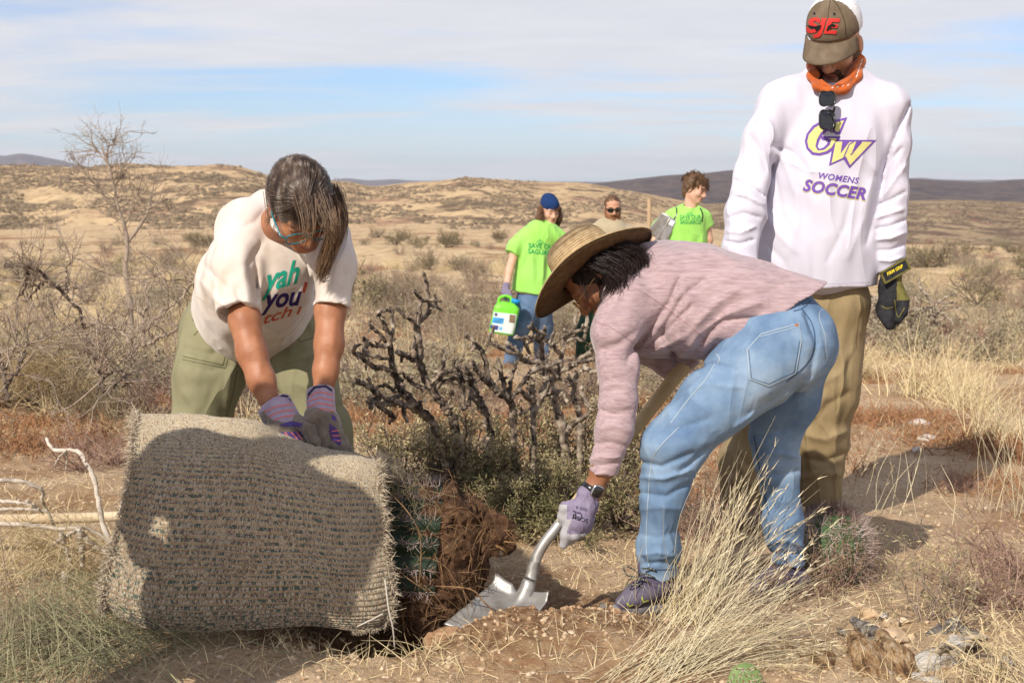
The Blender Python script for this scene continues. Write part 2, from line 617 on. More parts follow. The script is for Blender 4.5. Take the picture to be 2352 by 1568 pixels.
# ------------------------------------------------------------------ materials
def mat(name, cols, scale=6.0, detail=4.0, rough=0.85, bump=0.0, bscale=80.0, stretch=(1, 1, 1), metal=0.0, spec=0.25,
        bstretch=(1, 1, 1), coord='Object', lo=0.35, hi=0.65, bdist=0.004, rot=(0, 0, 0), sheen=0.0, bdetail=3.0, distort=0.0, crease=0.0, cscale=9.0, cstretch=(1.1, 1.1, .42), cdist=.012):
    m = bpy.data.materials.new(name)
    m.use_nodes = True
    N, K = m.node_tree.nodes, m.node_tree.links
    b = N['Principled BSDF']
    b.inputs['Roughness'].default_value = rough
    b.inputs['Metallic'].default_value = metal
    b.inputs['Specular IOR Level'].default_value = spec
    if sheen:
        b.inputs['Sheen Weight'].default_value = sheen
    t = nd(N, 'ShaderNodeTexCoord')
    if len(cols) == 1:
        b.inputs['Base Color'].default_value = (*cols[0], 1)
    else:
        mp_ = nd(N, 'ShaderNodeMapping')
        mp_.inputs['Scale'].default_value = stretch
        mp_.inputs['Rotation'].default_value = rot
        K.new(t.outputs[coord], mp_.inputs['Vector'])
        nz = nd(N, 'ShaderNodeTexNoise', i_Scale=scale, i_Detail=detail, i_Roughness=0.6, i_Distortion=distort)
        K.new(mp_.outputs[0], nz.inputs['Vector'])
        r = nd(N, 'ShaderNodeValToRGB')
        el = r.color_ramp.elements
        while len(el) < len(cols):
            el.new(0.5)
        for i, c in enumerate(cols):
            el[i].position = lo + (hi - lo) * i / (len(cols) - 1)
            el[i].color = (*c, 1)
        K.new(nz.outputs['Fac'], r.inputs[0])
        K.new(r.outputs[0], b.inputs['Base Color'])
    if bump:
        mp2 = nd(N, 'ShaderNodeMapping')
        mp2.inputs['Scale'].default_value = bstretch
        mp2.inputs['Rotation'].default_value = rot
        K.new(t.outputs[coord], mp2.inputs['Vector'])
        nb = nd(N, 'ShaderNodeTexNoise', i_Scale=bscale, i_Detail=bdetail, i_Roughness=0.6)
        K.new(mp2.outputs[0], nb.inputs['Vector'])
        bp = nd(N, 'ShaderNodeBump')
        bp.inputs['Strength'].default_value = bump
        bp.inputs['Distance'].default_value = bdist
        K.new(nb.outputs['Fac'], bp.inputs['Height'])
        K.new(bp.outputs[0], b.inputs['Normal'])
    if crease:                                  # cloth creases: sharp ridges of a warped noise
        mp3 = nd(N, 'ShaderNodeMapping')
        mp3.inputs['Scale'].default_value = cstretch
        mp3.inputs['Rotation'].default_value = (.3, .5, .2)
        K.new(t.outputs[coord], mp3.inputs['Vector'])
        nc = nd(N, 'ShaderNodeTexNoise', i_Scale=cscale, i_Detail=1.6, i_Roughness=.45, i_Distortion=.7)
        K.new(mp3.outputs[0], nc.inputs['Vector'])
        s1 = nd(N, 'ShaderNodeMath', operation='SUBTRACT')
        K.new(nc.outputs['Fac'], s1.inputs[0])
        s1.inputs[1].default_value = .5
        s2 = nd(N, 'ShaderNodeMath', operation='ABSOLUTE')
        K.new(s1.outputs[0], s2.inputs[0])
        s3 = nd(N, 'ShaderNodeMath', operation='POWER')
        K.new(s2.outputs[0], s3.inputs[0])
        s3.inputs[1].default_value = .86
        b2 = nd(N, 'ShaderNodeBump', invert=True)
        b2.inputs['Strength'].default_value = crease
        b2.inputs['Distance'].default_value = cdist * 2.6
        K.new(s3.outputs[0], b2.inputs['Height'])
        if bump:
            K.new(bp.outputs[0], b2.inputs['Normal'])
        K.new(b2.outputs[0], b.inputs['Normal'])
    return m
# ------------------------------------------------------------------ the land
_r = np.array((0, 3, 4, 5.2, 8, 13.5, 30, 60, 100, 200, 400, 1000, 3000, 12000.0))
_z = np.array((0, 0, 0, .0, -.12, -.50, -1.0, -1.4, -2.4, -4.6, -12, -30, -60, -60.0))
_zr = np.array((0, 0, 0, .0, -.10, -.36, -.80, -1.30, -7, -14, -16, -30, -60, -60.0))


def flatpt(px, py, z=0.0):
    v = P(px, py, 1.0) - EYE
    return EYE + v * ((z - CAMZ) / v[2])


HOLE_A, HOLE_B = flatpt(905, 1455), flatpt(1235, 1395)
MOUNDS = [(flatpt(1330, 1490), .24, .085), (flatpt(1075, 1492), .13, .05), (flatpt(1180, 1470), .10, .035),
          (flatpt(560, 1530), .30, .03), (flatpt(1640, 1560), .25, .03)]


def ground_z(x, y, detail=True):
    x, y = np.asarray(x, float), np.asarray(y, float)
    r = np.hypot(x, y)
    zl, zr = np.interp(np.log1p(r), np.log1p(_r), _z), np.interp(np.log1p(r), np.log1p(_r), _zr)
    m = np.clip((x / np.maximum(y, 1.0) - 0.12) / 0.16, 0, 1)
    m = np.where(y > 1, m * m * (3 - 2 * m), 0)
    z = zl * (1 - m) + zr * m
    p = np.stack([x, y, np.zeros_like(x)], -1)
    far = np.clip((r - 5) / 12, 0, 1)
    z = z + fbm(p, 0.11, 3, seed=4) * 0.9 * np.clip((r - 9) / 25, 0, 1) + fbm(p, 0.9, 3, seed=9) * (0.035 + 0.12 * far)
    if detail:
        z = z + fbm(p, 6.0, 3, seed=2) * 0.035 + fbm(p, 26.0, 2, seed=3) * 0.020 * np.clip((12 - r) / 6, 0, 1)
    ab = HOLE_B[:2] - HOLE_A[:2]
    t = np.clip(((x - HOLE_A[0]) * ab[0] + (y - HOLE_A[1]) * ab[1]) / (ab @ ab), 0, 1)
    dh = np.hypot(x - HOLE_A[0] - t * ab[0], y - HOLE_A[1] - t * ab[1])
    z = z - 0.17 * (1 - 0.4 * t) * np.exp(-(dh / 0.14) ** 2)
    for c, w, hgt in MOUNDS:
        z = z + hgt * np.exp(-(((x - c[0]) ** 2 + (y - c[1]) ** 2) / w ** 2))
    return z


def on(px, py):
    """The ground point seen at picture point (px, py)."""
    q = flatpt(px, py)
    for _ in range(14):
        q = flatpt(px, py, float(ground_z(q[0], q[1], False)))
        if q[1] < 0 or q[1] > 400:
            break
    return q


def gz(x, y):
    return float(ground_z(np.array([x]), np.array([y]))[0])


rr = np.concatenate([np.linspace(0.02, 1.6, 10)[:-1], np.geomspace(1.6, 3.2, 50)[:-1], np.geomspace(3.2, 7.5, 250)[:-1], np.geomspace(7.5, 60, 150)[:-1], np.geomspace(60, 12000, 90)])
aa = np.concatenate([np.linspace(-180, -30, 50)[:-1], np.linspace(-30, 30, 400), np.linspace(30, 180, 50)[1:]])
RR, AA = np.meshgrid(rr, np.radians(aa), indexing='ij')
GX, GY = RR * np.sin(AA), RR * np.cos(AA)
GZ = ground_z(GX.ravel(), GY.ravel()).reshape(GX.shape)
acc = Acc()
acc.grid(np.stack([GX, GY, GZ], -1), flip=True)


def ground_material():
    m = bpy.data.materials.new('sandy_ground')
    m.use_nodes = True
    N, K = m.node_tree.nodes, m.node_tree.links
    b = N['Principled BSDF']
    b.inputs['Roughness'].default_value = 0.95
    b.inputs['Specular IOR Level'].default_value = 0.1
    t = nd(N, 'ShaderNodeTexCoord')

    def noise(scale, det=4.0, rough=.6, stretch=(1, 1, 1)):
        q = nd(N, 'ShaderNodeMapping')
        q.inputs['Scale'].default_value = stretch
        K.new(t.outputs['Object'], q.inputs['Vector'])
        n = nd(N, 'ShaderNodeTexNoise', i_Scale=scale, i_Detail=det, i_Roughness=rough)
        K.new(q.outputs[0], n.inputs['Vector'])
        return n.outputs['Fac']

    def ramp(src, a, b_):
        r = nd(N, 'ShaderNodeMapRange')
        r.inputs['From Min'].default_value, r.inputs['From Max'].default_value = a, b_
        r.interpolation_type = 'SMOOTHSTEP'
        K.new(src, r.inputs['Value'])
        return r.outputs[0]

    def mix(fac, a, b_):
        x = nd(N, 'ShaderNodeMixRGB')
        if isinstance(fac, float):
            x.inputs[0].default_value = fac
        else:
            K.new(fac, x.inputs[0])
        for i, c in ((1, a), (2, b_)):
            if isinstance(c, tuple):
                x.inputs[i].default_value = (*c, 1)
            else:
                K.new(c, x.inputs[i])
        return x.outputs[0]
    sand = mix(ramp(noise(3.0), .35, .65), (.52, .36, .215), (.62, .455, .295))
    sand = mix(ramp(noise(55, 3, .7), .52, .70), sand, (.30, .195, .115))
    sand = mix(ramp(noise(90, 2, .7), .60, .74), sand, (.72, .60, .46))
    red = mix(ramp(noise(30, 3), .4, .6), (.33, .18, .095), (.41, .275, .155))
    col = mix(ramp(noise(0.55, 6, .68, (1, .8, 1)), .49, .60), sand, red)
    # straw-coloured litter takes over farther out
    sx = nd(N, 'ShaderNodeSeparateXYZ')
    K.new(t.outputs['Object'], sx.inputs[0])
    straw = mix(ramp(noise(1.6, 5, .7), .42, .58), (.50, .35, .205), (.61, .465, .285))
    straw = mix(ramp(noise(.7, 6, .72), .52, .64), straw, (.27, .165, .09))
    straw = mix(ramp(noise(.16, 5, .6), .55, .63), straw, (.33, .18, .10))
    col = mix(ramp(sx.outputs[1], 9.0, 34.0), col, straw)
    # freshly dug soil round the hole
    hc = (HOLE_A + HOLE_B) / 2
    g = nd(N, 'ShaderNodeMapping')
    g.inputs['Location'].default_value = (-hc[0], -hc[1] + .05, 0)
    K.new(t.outputs['Object'], g.inputs['Vector'])
    sq = nd(N, 'ShaderNodeMapping')
    sq.inputs['Scale'].default_value = (1 / .74, 1 / .36, 0)
    K.new(g.outputs[0], sq.inputs['Vector'])
    ln = nd(N, 'ShaderNodeVectorMath', operation='LENGTH')
    K.new(sq.outputs[0], ln.inputs[0])
    ad = nd(N, 'ShaderNodeMath', operation='ADD')
    K.new(ln.outputs['Value'], ad.inputs[0])
    am = nd(N, 'ShaderNodeMath', operation='MULTIPLY')
    K.new(noise(7.0, 4), am.inputs[0])
    am.inputs[1].default_value = 0.7
    K.new(am.outputs[0], ad.inputs[1])
    soil = mix(ramp(noise(40, 4, .7), .4, .62), (.21, .115, .06), (.40, .26, .15))
    col = mix(ramp(ad.outputs[0], 1.5, 1.12), col, soil)
    K.new(col, b.inputs['Base Color'])
    bp = nd(N, 'ShaderNodeBump')
    bp.inputs['Strength'].default_value = .9
    bp.inputs['Distance'].default_value = .022
    K.new(noise(60, 6, .75), bp.inputs['Height'])
    K.new(bp.outputs[0], b.inputs['Normal'])
    return m


link('ground', acc.me('ground'), ground_material(), kind='structure', label='sandy desert ground with reddish patches sloping away to the hills')


def hill_mat(name, grass, grass2, dark, red, sc_=1.0, dens=(.50, .60)):
    m = bpy.data.materials.new(name)
    m.use_nodes = True
    N, K = m.node_tree.nodes, m.node_tree.links
    b = N['Principled BSDF']
    b.inputs['Roughness'].default_value = 1.0
    b.inputs['Specular IOR Level'].default_value = 0.0
    t = nd(N, 'ShaderNodeTexCoord')

    def nz(scale, a, b_, det=6.0, st=(1, .45, 1.6)):
        q = nd(N, 'ShaderNodeMapping')
        q.inputs['Scale'].default_value = st
        K.new(t.outputs['Object'], q.inputs['Vector'])
        n = nd(N, 'ShaderNodeTexNoise', i_Scale=scale * sc_, i_Detail=det, i_Roughness=.66)
        K.new(q.outputs[0], n.inputs['Vector'])
        r = nd(N, 'ShaderNodeMapRange')
        r.inputs['From Min'].default_value, r.inputs['From Max'].default_value = a, b_
        K.new(n.outputs['Fac'], r.inputs['Value'])
        return r.outputs[0]

    def mix(f, a, b_):
        x = nd(N, 'ShaderNodeMixRGB')
        K.new(f, x.inputs[0])
        for i, c in ((1, a), (2, b_)):
            if isinstance(c, tuple):
                x.inputs[i].default_value = (*c, 1)
            else:
                K.new(c, x.inputs[i])
        return x.outputs[0]
    c = mix(nz(.05, .38, .62), grass, grass2)
    c = mix(nz(.035, .54, .64), c, red)
    c = mix(nz(.10, *dens), c, dark)
    c = mix(nz(.45, .56, .64, 4), c, dark)
    K.new(c, b.inputs['Base Color'])
    return m


def ridge(name, label, m, prof, d0, d1, z0, rows=60, cols=220, amp=.30, freq=9.0, back=1.5, seed=0, kind='structure'):
    """A hill whose skyline passes through the picture points prof, rising from distance d0 to its ridge at d1."""
    prof = np.asarray(prof, float)
    px = np.linspace(prof[0, 0], prof[-1, 0], cols)
    py = np.interp(px, prof[:, 0], prof[:, 1])
    k = np.ones(5) / 5
    py = np.convolve(np.pad(py, 2, mode='edge'), k, 'valid')
    s = np.linspace(0, back, rows)
    PX, SS = np.meshgrid(px, s)
    PY = np.broadcast_to(py, PX.shape)
    D = d0 + (d1 - d0) * SS
    zr = CAMZ + (418 - PY) * S * d1
    e = np.where(SS <= 1, np.sin(np.clip(SS, 0, 1) * math.pi / 2) ** 1.15, 1 - 0.5 * (np.clip(SS, 1, 9) - 1) ** 1.3)
    Z = z0 + (zr - z0) * e
    X = (PX - 1176) * S * D
    q = np.stack([PX / 1000.0, SS * 0.55, np.zeros_like(SS)], -1)
    w = np.clip(1.05 - np.abs(SS - .5) * 1.75, .05, 1)
    nz_ = fbm(q, freq, 5, .55, seed)
    Z = Z + np.abs(zr - z0) * amp * w * (nz_ * 1.6 + .35 * (0.25 - np.abs(fbm(q + 3.3, freq * .7, 3, .5, seed + 3))))
    A = Acc()
    A.grid(np.stack([X, D, Z], -1), flip=False)
    me = A.me(name)
    return link(name, me, m, kind=kind, label=label)


gold = hill_mat('golden_grass_slope', (.60, .44, .26), (.49, .345, .205), (.16, .115, .08), (.40, .25, .165))
ridge('hill', 'long golden grassy hill on the skyline behind the woman in the cream shirt', gold,
      [(-900, 392), (-300, 380), (0, 381), (100, 385), (200, 389), (300, 380), (400, 386), (480, 382), (545, 382), (600, 399), (680, 418), (760, 432), (860, 455), (1000, 490), (1150, 520)], 150, 520, -6, seed=1)
ridge('hill', 'rounded golden hill rising behind the young men in green shirts', gold,
      [(300, 520), (500, 470), (640, 432), (720, 418), (790, 415), (860, 429), (950, 419), (1000, 417), (1080, 408), (1180, 415), (1250, 419), (1340, 420), (1400, 430), (1470, 448), (1530, 468), (1600, 488), (1720, 515), (1900, 540)], 170, 620, -7, seed=5)
brown = hill_mat('brown_scrub_slope', (.34, .25, .16), (.42, .33, .2), (.15, .105, .08), (.24, .14, .105), 1.4, (.46, .56))
ridge('hill', 'low brown scrub covered slope across the valley at the right', brown,
      [(1350, 520), (1500, 492), (1600, 478), (1700, 468), (1900, 466), (2085, 464), (2150, 460), (2250, 463), (2352, 470), (2700, 466), (3200, 470)], 210, 560, -15, seed=9, amp=.22)
dark = hill_mat('dark_mountain_rock', (.125, .092, .085), (.16, .115, .095), (.07, .058, .062), (.15, .095, .08), .35, (.45, .58))
ridge('mountain', 'long dark purplish mountain behind the man in the white shirt', dark,
      [(1180, 440), (1300, 430), (1380, 420), (1450, 412), (1540, 403), (1600, 401), (1680, 393), (1760, 395), (1900, 402), (2085, 412), (2140, 415), (2200, 416), (2262, 420), (2300, 413), (2352, 411), (2520, 404), (2800, 420), (3300, 415)],
      1500, 3000, -45, seed=12, amp=.2, freq=14)
far_m = hill_mat('far_mountain_rock', (.16, .12, .12), (.19, .14, .13), (.11, .09, .1), (.17, .12, .11), .15, (.45, .6))
ridge('mountain', 'small jagged purple mountain far away at the left edge of the skyline', far_m,
      [(-700, 395), (-400, 372), (-150, 380), (0, 362), (30, 358), (55, 355), (80, 358), (110, 364), (150, 370), (175, 377), (205, 384), (300, 400), (420, 425)], 5500, 7500, -60, seed=15, amp=.25, freq=20)
ridge('mountain', 'low faint blue range of peaks far away between the golden hills', far_m,
      [(600, 425), (700, 417), (760, 415), (790, 409), (805, 408), (830, 414), (880, 414), (905, 410), (925, 413), (960, 416), (1000, 415), (1060, 412), (1150, 416), (1400, 418), (2000, 416), (2085, 410), (2105, 407), (2140, 412), (2230, 414), (2270, 412), (2350, 418), (2600, 424)], 6500, 8500, -60, seed=18, amp=.1, freq=20)

# air: far hills fade to blue
hz = Acc()
hz.box((0, 2400, 40), (9000, 0, 0), (0, 7600, 0), (0, 0, 112))
hm = bpy.data.materials.new('thin_blue_air')
hm.use_nodes = True
hm.node_tree.nodes.remove(hm.node_tree.nodes['Principled BSDF'])
pv = nd(hm.node_tree.nodes, 'ShaderNodeVolumePrincipled')
pv.inputs['Color'].default_value = (.80, .88, 1.0, 1)
pv.inputs['Density'].default_value = 0.00007
pv.inputs['Anisotropy'].default_value = 0.1
hm.node_tree.links.new(pv.outputs[0], hm.node_tree.nodes['Material Output'].inputs['Volume'])
HAZE = link('haze', hz.me('haze', False), hm, kind='stuff', label='thin bluish air over the whole desert')
# ------------------------------------------------------------------ people
def pxdir(a, b):
    """World direction of a direction in the picture (b counts downwards)."""
    return np.array((a, 0, 0)) - b * UPV


SKIN_TAN = mat('tanned_skin', [(.31, .125, .062), (.40, .18, .095)], scale=18, rough=.5, spec=.35, bump=.15, bscale=160, bdist=.001)
SKIN_BROWN = mat('brown_skin', [(.25, .105, .052), (.32, .145, .075)], scale=18, rough=.5, spec=.35)
SKIN_PALE = mat('pale_skin', [(.60, .34, .235), (.67, .40, .29)], scale=14, rough=.55, spec=.3)
SKIN_FAIR = mat('fair_skin', [(.50, .26, .165), (.58, .32, .21)], scale=14, rough=.55, spec=.3)
LIP = mat('lip', [(.36, .12, .09)], rough=.45)
EYE_W = mat('eye', [(.75, .72, .68)], rough=.2, spec=.5)
DARK_PLASTIC = mat('black_plastic', [(.012, .012, .014)], rough=.25, spec=.5)
LENS_DARK = mat('dark_lens', [(.008, .008, .010)], rough=.06, spec=.8)
CREAM = mat('cream_cotton', [(.50, .405, .325), (.63, .56, .50), (.68, .62, .575)], scale=5, rough=.95, bump=.25, bscale=420, bdist=.001, sheen=.2, lo=.28, hi=.55, crease=.8, cscale=4.2, cdist=.02)
SAGE = mat('sage_trousers', [(.20, .19, .108), (.27, .255, .155)], scale=5, rough=.9, bump=.2, bscale=300, bdist=.001, lo=.3, hi=.7, crease=.9, cscale=5, cdist=.02)
PINK = mat('heathered_pink_knit', [(.285, .195, .212), (.385, .28, .297), (.46, .345, .357)], scale=110, stretch=(.16, 1, 1.3), rough=.95, bump=.3, bscale=200, bdist=.001, sheen=.3, crease=.85, cscale=4.5, cdist=.018, cstretch=(1, 1, .6), lo=.3, hi=.7, rot=(0, .15, 0))
DENIM = mat('light_blue_denim', [(.085, .15, .265), (.165, .255, .385), (.30, .395, .51)], scale=5.5, detail=10, rough=.9, bump=.35, bscale=330, bdist=.0015, crease=.8, cscale=5.5, cdist=.016, lo=.3, hi=.68)
DENIM_DK = mat('mid_blue_denim', [(.06, .11, .2), (.14, .22, .36)], scale=6, rough=.9)
WHITE = mat('white_jersey', [(.565, .545, .64), (.61, .59, .675)], scale=3, rough=.65, spec=.2, bump=.1, bscale=250, bdist=.001, sheen=.2, crease=1.0, cscale=3.8, cdist=.03)
KHAKI = mat('khaki_trousers', [(.25, .185, .095), (.315, .24, .135)], scale=6, rough=.85, crease=1.0, cscale=5, cdist=.02)
LIME = mat('lime_green_cotton', [(.29, .62, .10), (.33, .68, .14)], scale=4, rough=.9, sheen=.2, crease=.8, cscale=5, cdist=.03)
RANGER = mat('khaki_uniform_shirt', [(.36, .30, .20), (.42, .35, .24)], scale=8, rough=.9)
GREEN_PANTS = mat('dark_green_trousers', [(.018, .045, .028), (.03, .065, .04)], scale=8, rough=.9)
GREY_HAIR = mat('greying_brown_hair', [(.05, .033, .025), (.13, .088, .064), (.36, .315, .28)], scale=60, detail=2, stretch=(1, 1, .25), rough=.42, spec=.5, lo=.36, hi=.70)
HAIR_END = mat('light_brown_hair', [(.10, .058, .032), (.26, .165, .10)], scale=60, detail=2, stretch=(1, 1, .2), rough=.45, spec=.45)
BLACK_HAIR = mat('dark_brown_hair', [(.010, .006, .006), (.035, .020, .018)], scale=70, stretch=(1, 1, .3), rough=.5, spec=.3)
BROWN_HAIR = mat('brown_hair', [(.07, .036, .018), (.16, .09, .048)], scale=60, rough=.5)
CURLY = mat('curly_auburn_hair', [(.075, .036, .018), (.19, .10, .055)], scale=60, rough=.5)
BEARD_RED = mat('reddish_brown_beard', [(.12, .048, .018), (.24, .105, .042)], scale=80, rough=.6)
BEARD_DK = mat('dark_stubble', [(.06, .034, .022), (.16, .09, .058)], scale=120, rough=.7)
SUEDE = mat('dusty_tan_suede', [(.15, .118, .09), (.235, .195, .155)], scale=22, rough=1, bump=.4, bscale=150, bdist=.002, sheen=.5, crease=.8, cscale=24, cdist=.006)
GLOVE_PURPLE = mat('purple_striped_cloth', [(.055, .035, .16), (.13, .085, .27)], scale=30, rough=.95)
CUFF = mat('lilac_terry_cuff', [(.34, .265, .36), (.44, .36, .46)], scale=40, rough=1, bump=.4, bscale=300, bdist=.001, sheen=.3)
CORAL = mat('coral_stripe', [(.72, .20, .16)], rough=.95)
NAVY = mat('navy_piping', [(.03, .033, .075)], rough=.9)
GLOVE_MAUVE = mat('mauve_knit_glove', [(.18, .15, .23), (.25, .215, .305)], scale=40, rough=.95, bump=.3, bscale=300, bdist=.001, crease=.7, cscale=26, cdist=.006)
GLOVE_GREY = mat('grey_rubber_coating', [(.34, .33, .35), (.42, .41, .42)], scale=25, rough=.6)
BLACK_CLOTH = mat('black_glove_fabric', [(.012, .012, .015), (.028, .028, .032)], scale=60, rough=.8)
OLIVE = mat('olive_glove_fabric', [(.10, .085, .022), (.16, .14, .04)], scale=40, rough=.8)
YELLOW = mat('yellow_print', [(.75, .58, .03)], rough=.7)
STITCH_W = mat('pale_stitching', [(.38, .45, .51)], rough=.9)
STITCH_D = mat('dark_seam', [(.055, .10, .18)], rough=.9)
SEAM_SAGE = mat('dark_sage_seam', [(.12, .115, .062)], rough=.95)  # seam lines in a darker tone than the sage cloth


def rings(m):
    """Stitched rows of a braided straw hat: dark grooves round the crown and brim."""
    N, K = m.node_tree.nodes, m.node_tree.links
    b = N['Principled BSDF']
    uv = nd(N, 'ShaderNodeUVMap', uv_map='UVMap')
    sp = nd(N, 'ShaderNodeSeparateXYZ')
    K.new(uv.outputs[0], sp.inputs[0])
    a = nd(N, 'ShaderNodeMath', operation='MULTIPLY')
    K.new(sp.outputs[0], a.inputs[0])
    a.inputs[1].default_value = 48
    f = nd(N, 'ShaderNodeMath', operation='PINGPONG')
    K.new(a.outputs[0], f.inputs[0])
    f.inputs[1].default_value = .5
    r = nd(N, 'ShaderNodeMapRange')
    r.inputs['From Min'].default_value, r.inputs['From Max'].default_value = 0, .22
    r.inputs['To Min'].default_value, r.inputs['To Max'].default_value = .42, 1
    K.new(f.outputs[0], r.inputs['Value'])
    mx = nd(N, 'ShaderNodeMixRGB', blend_type='MULTIPLY')
    mx.inputs[0].default_value = 1
    src = b.inputs['Base Color'].links[0].from_socket
    K.new(src, mx.inputs[1])
    K.new(r.outputs[0], mx.inputs[2])
    K.new(mx.outputs[0], b.inputs['Base Color'])
    bp = nd(N, 'ShaderNodeBump')
    bp.inputs['Strength'].default_value, bp.inputs['Distance'].default_value = .8, .004
    K.new(f.outputs[0], bp.inputs['Height'])
    K.new(bp.outputs[0], b.inputs['Normal'])


def head_prims(s, c, Rm, z=1.0, k=.012, nose=1.0):
    c = np.asarray(c, float)
    L = lambda x, y, w: c + Rm @ (np.array((x, y, w)) * z)
    s.ell(L(0, -.008, .035), np.array((.074, .094, .080)) * z, Rm, k)
    s.ell(L(0, .028, -.030), np.array((.060, .060, .082)) * z, Rm, .02)
    s.cone(L(-.048, .0, -.055), .022 * z, L(-.018, .062, -.092), .017 * z, .02)
    s.cone(L(.048, .0, -.055), .022 * z, L(.018, .062, -.092), .017 * z, .02)
    s.ell(L(0, .066, -.095), np.array((.022, .018, .017)) * z, Rm, .02)
    for q in (-1, 1):
        s.ell(L(q * .036, .058, -.028), np.array((.024, .022, .022)) * z, Rm, .02)
        s.cone(L(q * .012, .086, .016), .010 * z, L(q * .040, .074, .018), .009 * z, .014)
        s.ell(L(q * .031, .098, -.004), np.array((.017, .020, .011)) * z, Rm, .012, 's')
        s.ell(L(q * .032, .074, -.004), np.array((.013, .013, .012)) * z, Rm, .004)
        s.cone(L(q * .019, .0885, .0035), .0032 * z, L(q * .045, .080, .0015), .003 * z, .004)
        s.ell(L(q * .013, .096, -.040), np.array((.009, .011, .008)) * z, Rm, .008)
        s.ell(L(q * .077, -.008, -.012), np.array((.008, .018, .031)) * z, Rm, .008)
        s.ell(L(q * .086, -.004, -.010), np.array((.006, .010, .019)) * z, Rm, .005, 's')
    s.cone(L(0, .084, .010), .008 * z, L(0, .106 * nose, -.034), .0125 * z, .012)
    s.cone(L(-.018, .083, -.0625), .0055 * z, L(0, .091, -.0610), .0065 * z, .006)
    s.cone(L(.018, .083, -.0625), .0055 * z, L(0, .091, -.0610), .0065 * z, .006)
    s.cone(L(-.015, .083, -.0735), .0070 * z, L(.015, .083, -.0735), .0070 * z, .007)
    s.cone(L(-.021, .097, -.0675), .0022 * z, L(.021, .097, -.0675), .0022 * z, .004, op='s')
    return L


def paint(o, m, test):
    """A second material on the faces whose centre passes test (lips, glove palms, cap panels)."""
    o.data.materials.append(m)
    k = len(o.data.materials) - 1
    co = np.empty(len(o.data.polygons) * 3, np.float32)
    o.data.polygons.foreach_get('center', co)
    hit = test(co.reshape(-1, 3))
    idx = np.empty(len(o.data.polygons), np.int32)
    o.data.polygons.foreach_get('material_index', idx)
    idx[hit] = k
    o.data.polygons.foreach_set('material_index', idx)


def lips(o, L, Rm, c, z):
    def t(p):
        q = (p - np.asarray(c)) @ Rm / z
        return (np.abs(q[:, 0]) < .023) & (q[:, 1] > .072) & (q[:, 2] < -.057 + .0) & (q[:, 2] > -.079) & (np.abs(q[:, 0]) / .024 + np.abs(q[:, 2] + .068) / .0125 < 1.15)
    paint(o, LIP, t)


def strand_mesh(acc, paths, r0, sides=3):
    """Many hair strands at once: paths (n, m, 3), tapering."""
    n, m = paths.shape[:2]
    tan = np.gradient(paths, axis=1)
    tan /= np.linalg.norm(tan, axis=2, keepdims=True) + 1e-9
    a = np.cross(tan, np.array((.3, .5, .8)))
    a /= np.linalg.norm(a, axis=2, keepdims=True) + 1e-9
    b = np.cross(tan, a)
    rad = r0 * (1 - .75 * np.linspace(0, 1, m) ** 2)[None, :, None]
    rad = rad * (.6 + .8 * rng.random((n, 1, 1)))
    th = np.arange(sides) * 2 * math.pi / sides
    v = np.stack([paths + rad * (math.cos(t) * a + math.sin(t) * b) for t in th], 2)      # n, m, sides, 3
    o = (np.arange(n) * m * sides)[:, None, None]
    i = np.arange(m - 1)[None, :, None] * sides
    j = np.arange(sides)[None, None, :]
    j2 = (j + 1) % sides
    q = np.stack([o + i + j, o + i + j2, o + i + sides + j2, o + i + sides + j], -1).reshape(-1, 4)
    acc.add(v.reshape(-1, 3), q)


def lock(acc, guide, spread0, spread1, n, r0=.0011, m=10, wob=.004, seed=0):
    """A lock of hair: n strands following a guide line (world points)."""
    g = np.random.default_rng(seed)
    cs = spline(guide, m)
    t = np.linspace(0, 1, m)[:, None]
    off = g.normal(size=(n, 1, 3))
    off2 = off * .75 + g.normal(size=(n, 1, 3)) * .65
    sp = spread0 * (1 - t) + spread1 * t
    w = np.sin(t * (3 + 4 * g.random((n, 1, 1))) + 6 * g.random((n, 1, 1))) * wob * g.normal(size=(n, 1, 3))
    ln = .8 + .25 * g.random((n, 1, 1))
    k = np.clip(t[None] * ln, 0, 1)[..., 0] * (m - 1)
    i = np.minimum(k.astype(int), m - 2)
    f = (k - i)[..., None]
    path = cs[i] * (1 - f) + cs[i + 1] * f
    strand_mesh(acc, path + (off * (1 - t) + off2 * t) * sp + w * t, r0)


def shoe(name, pts, sole, m, sm, parent, seed=0, h=.005):
    """A walking shoe: chain of picture points (toe .. heel), upper and a sole of its own."""
    s = Sdf(h, .025)
    s.chain(pts)
    o = link(name, s.build(name), m, parent)
    q = Sdf(h, .012)
    q.chain(sole)
    link('sole', q.build('sole'), sm, o)
    return o


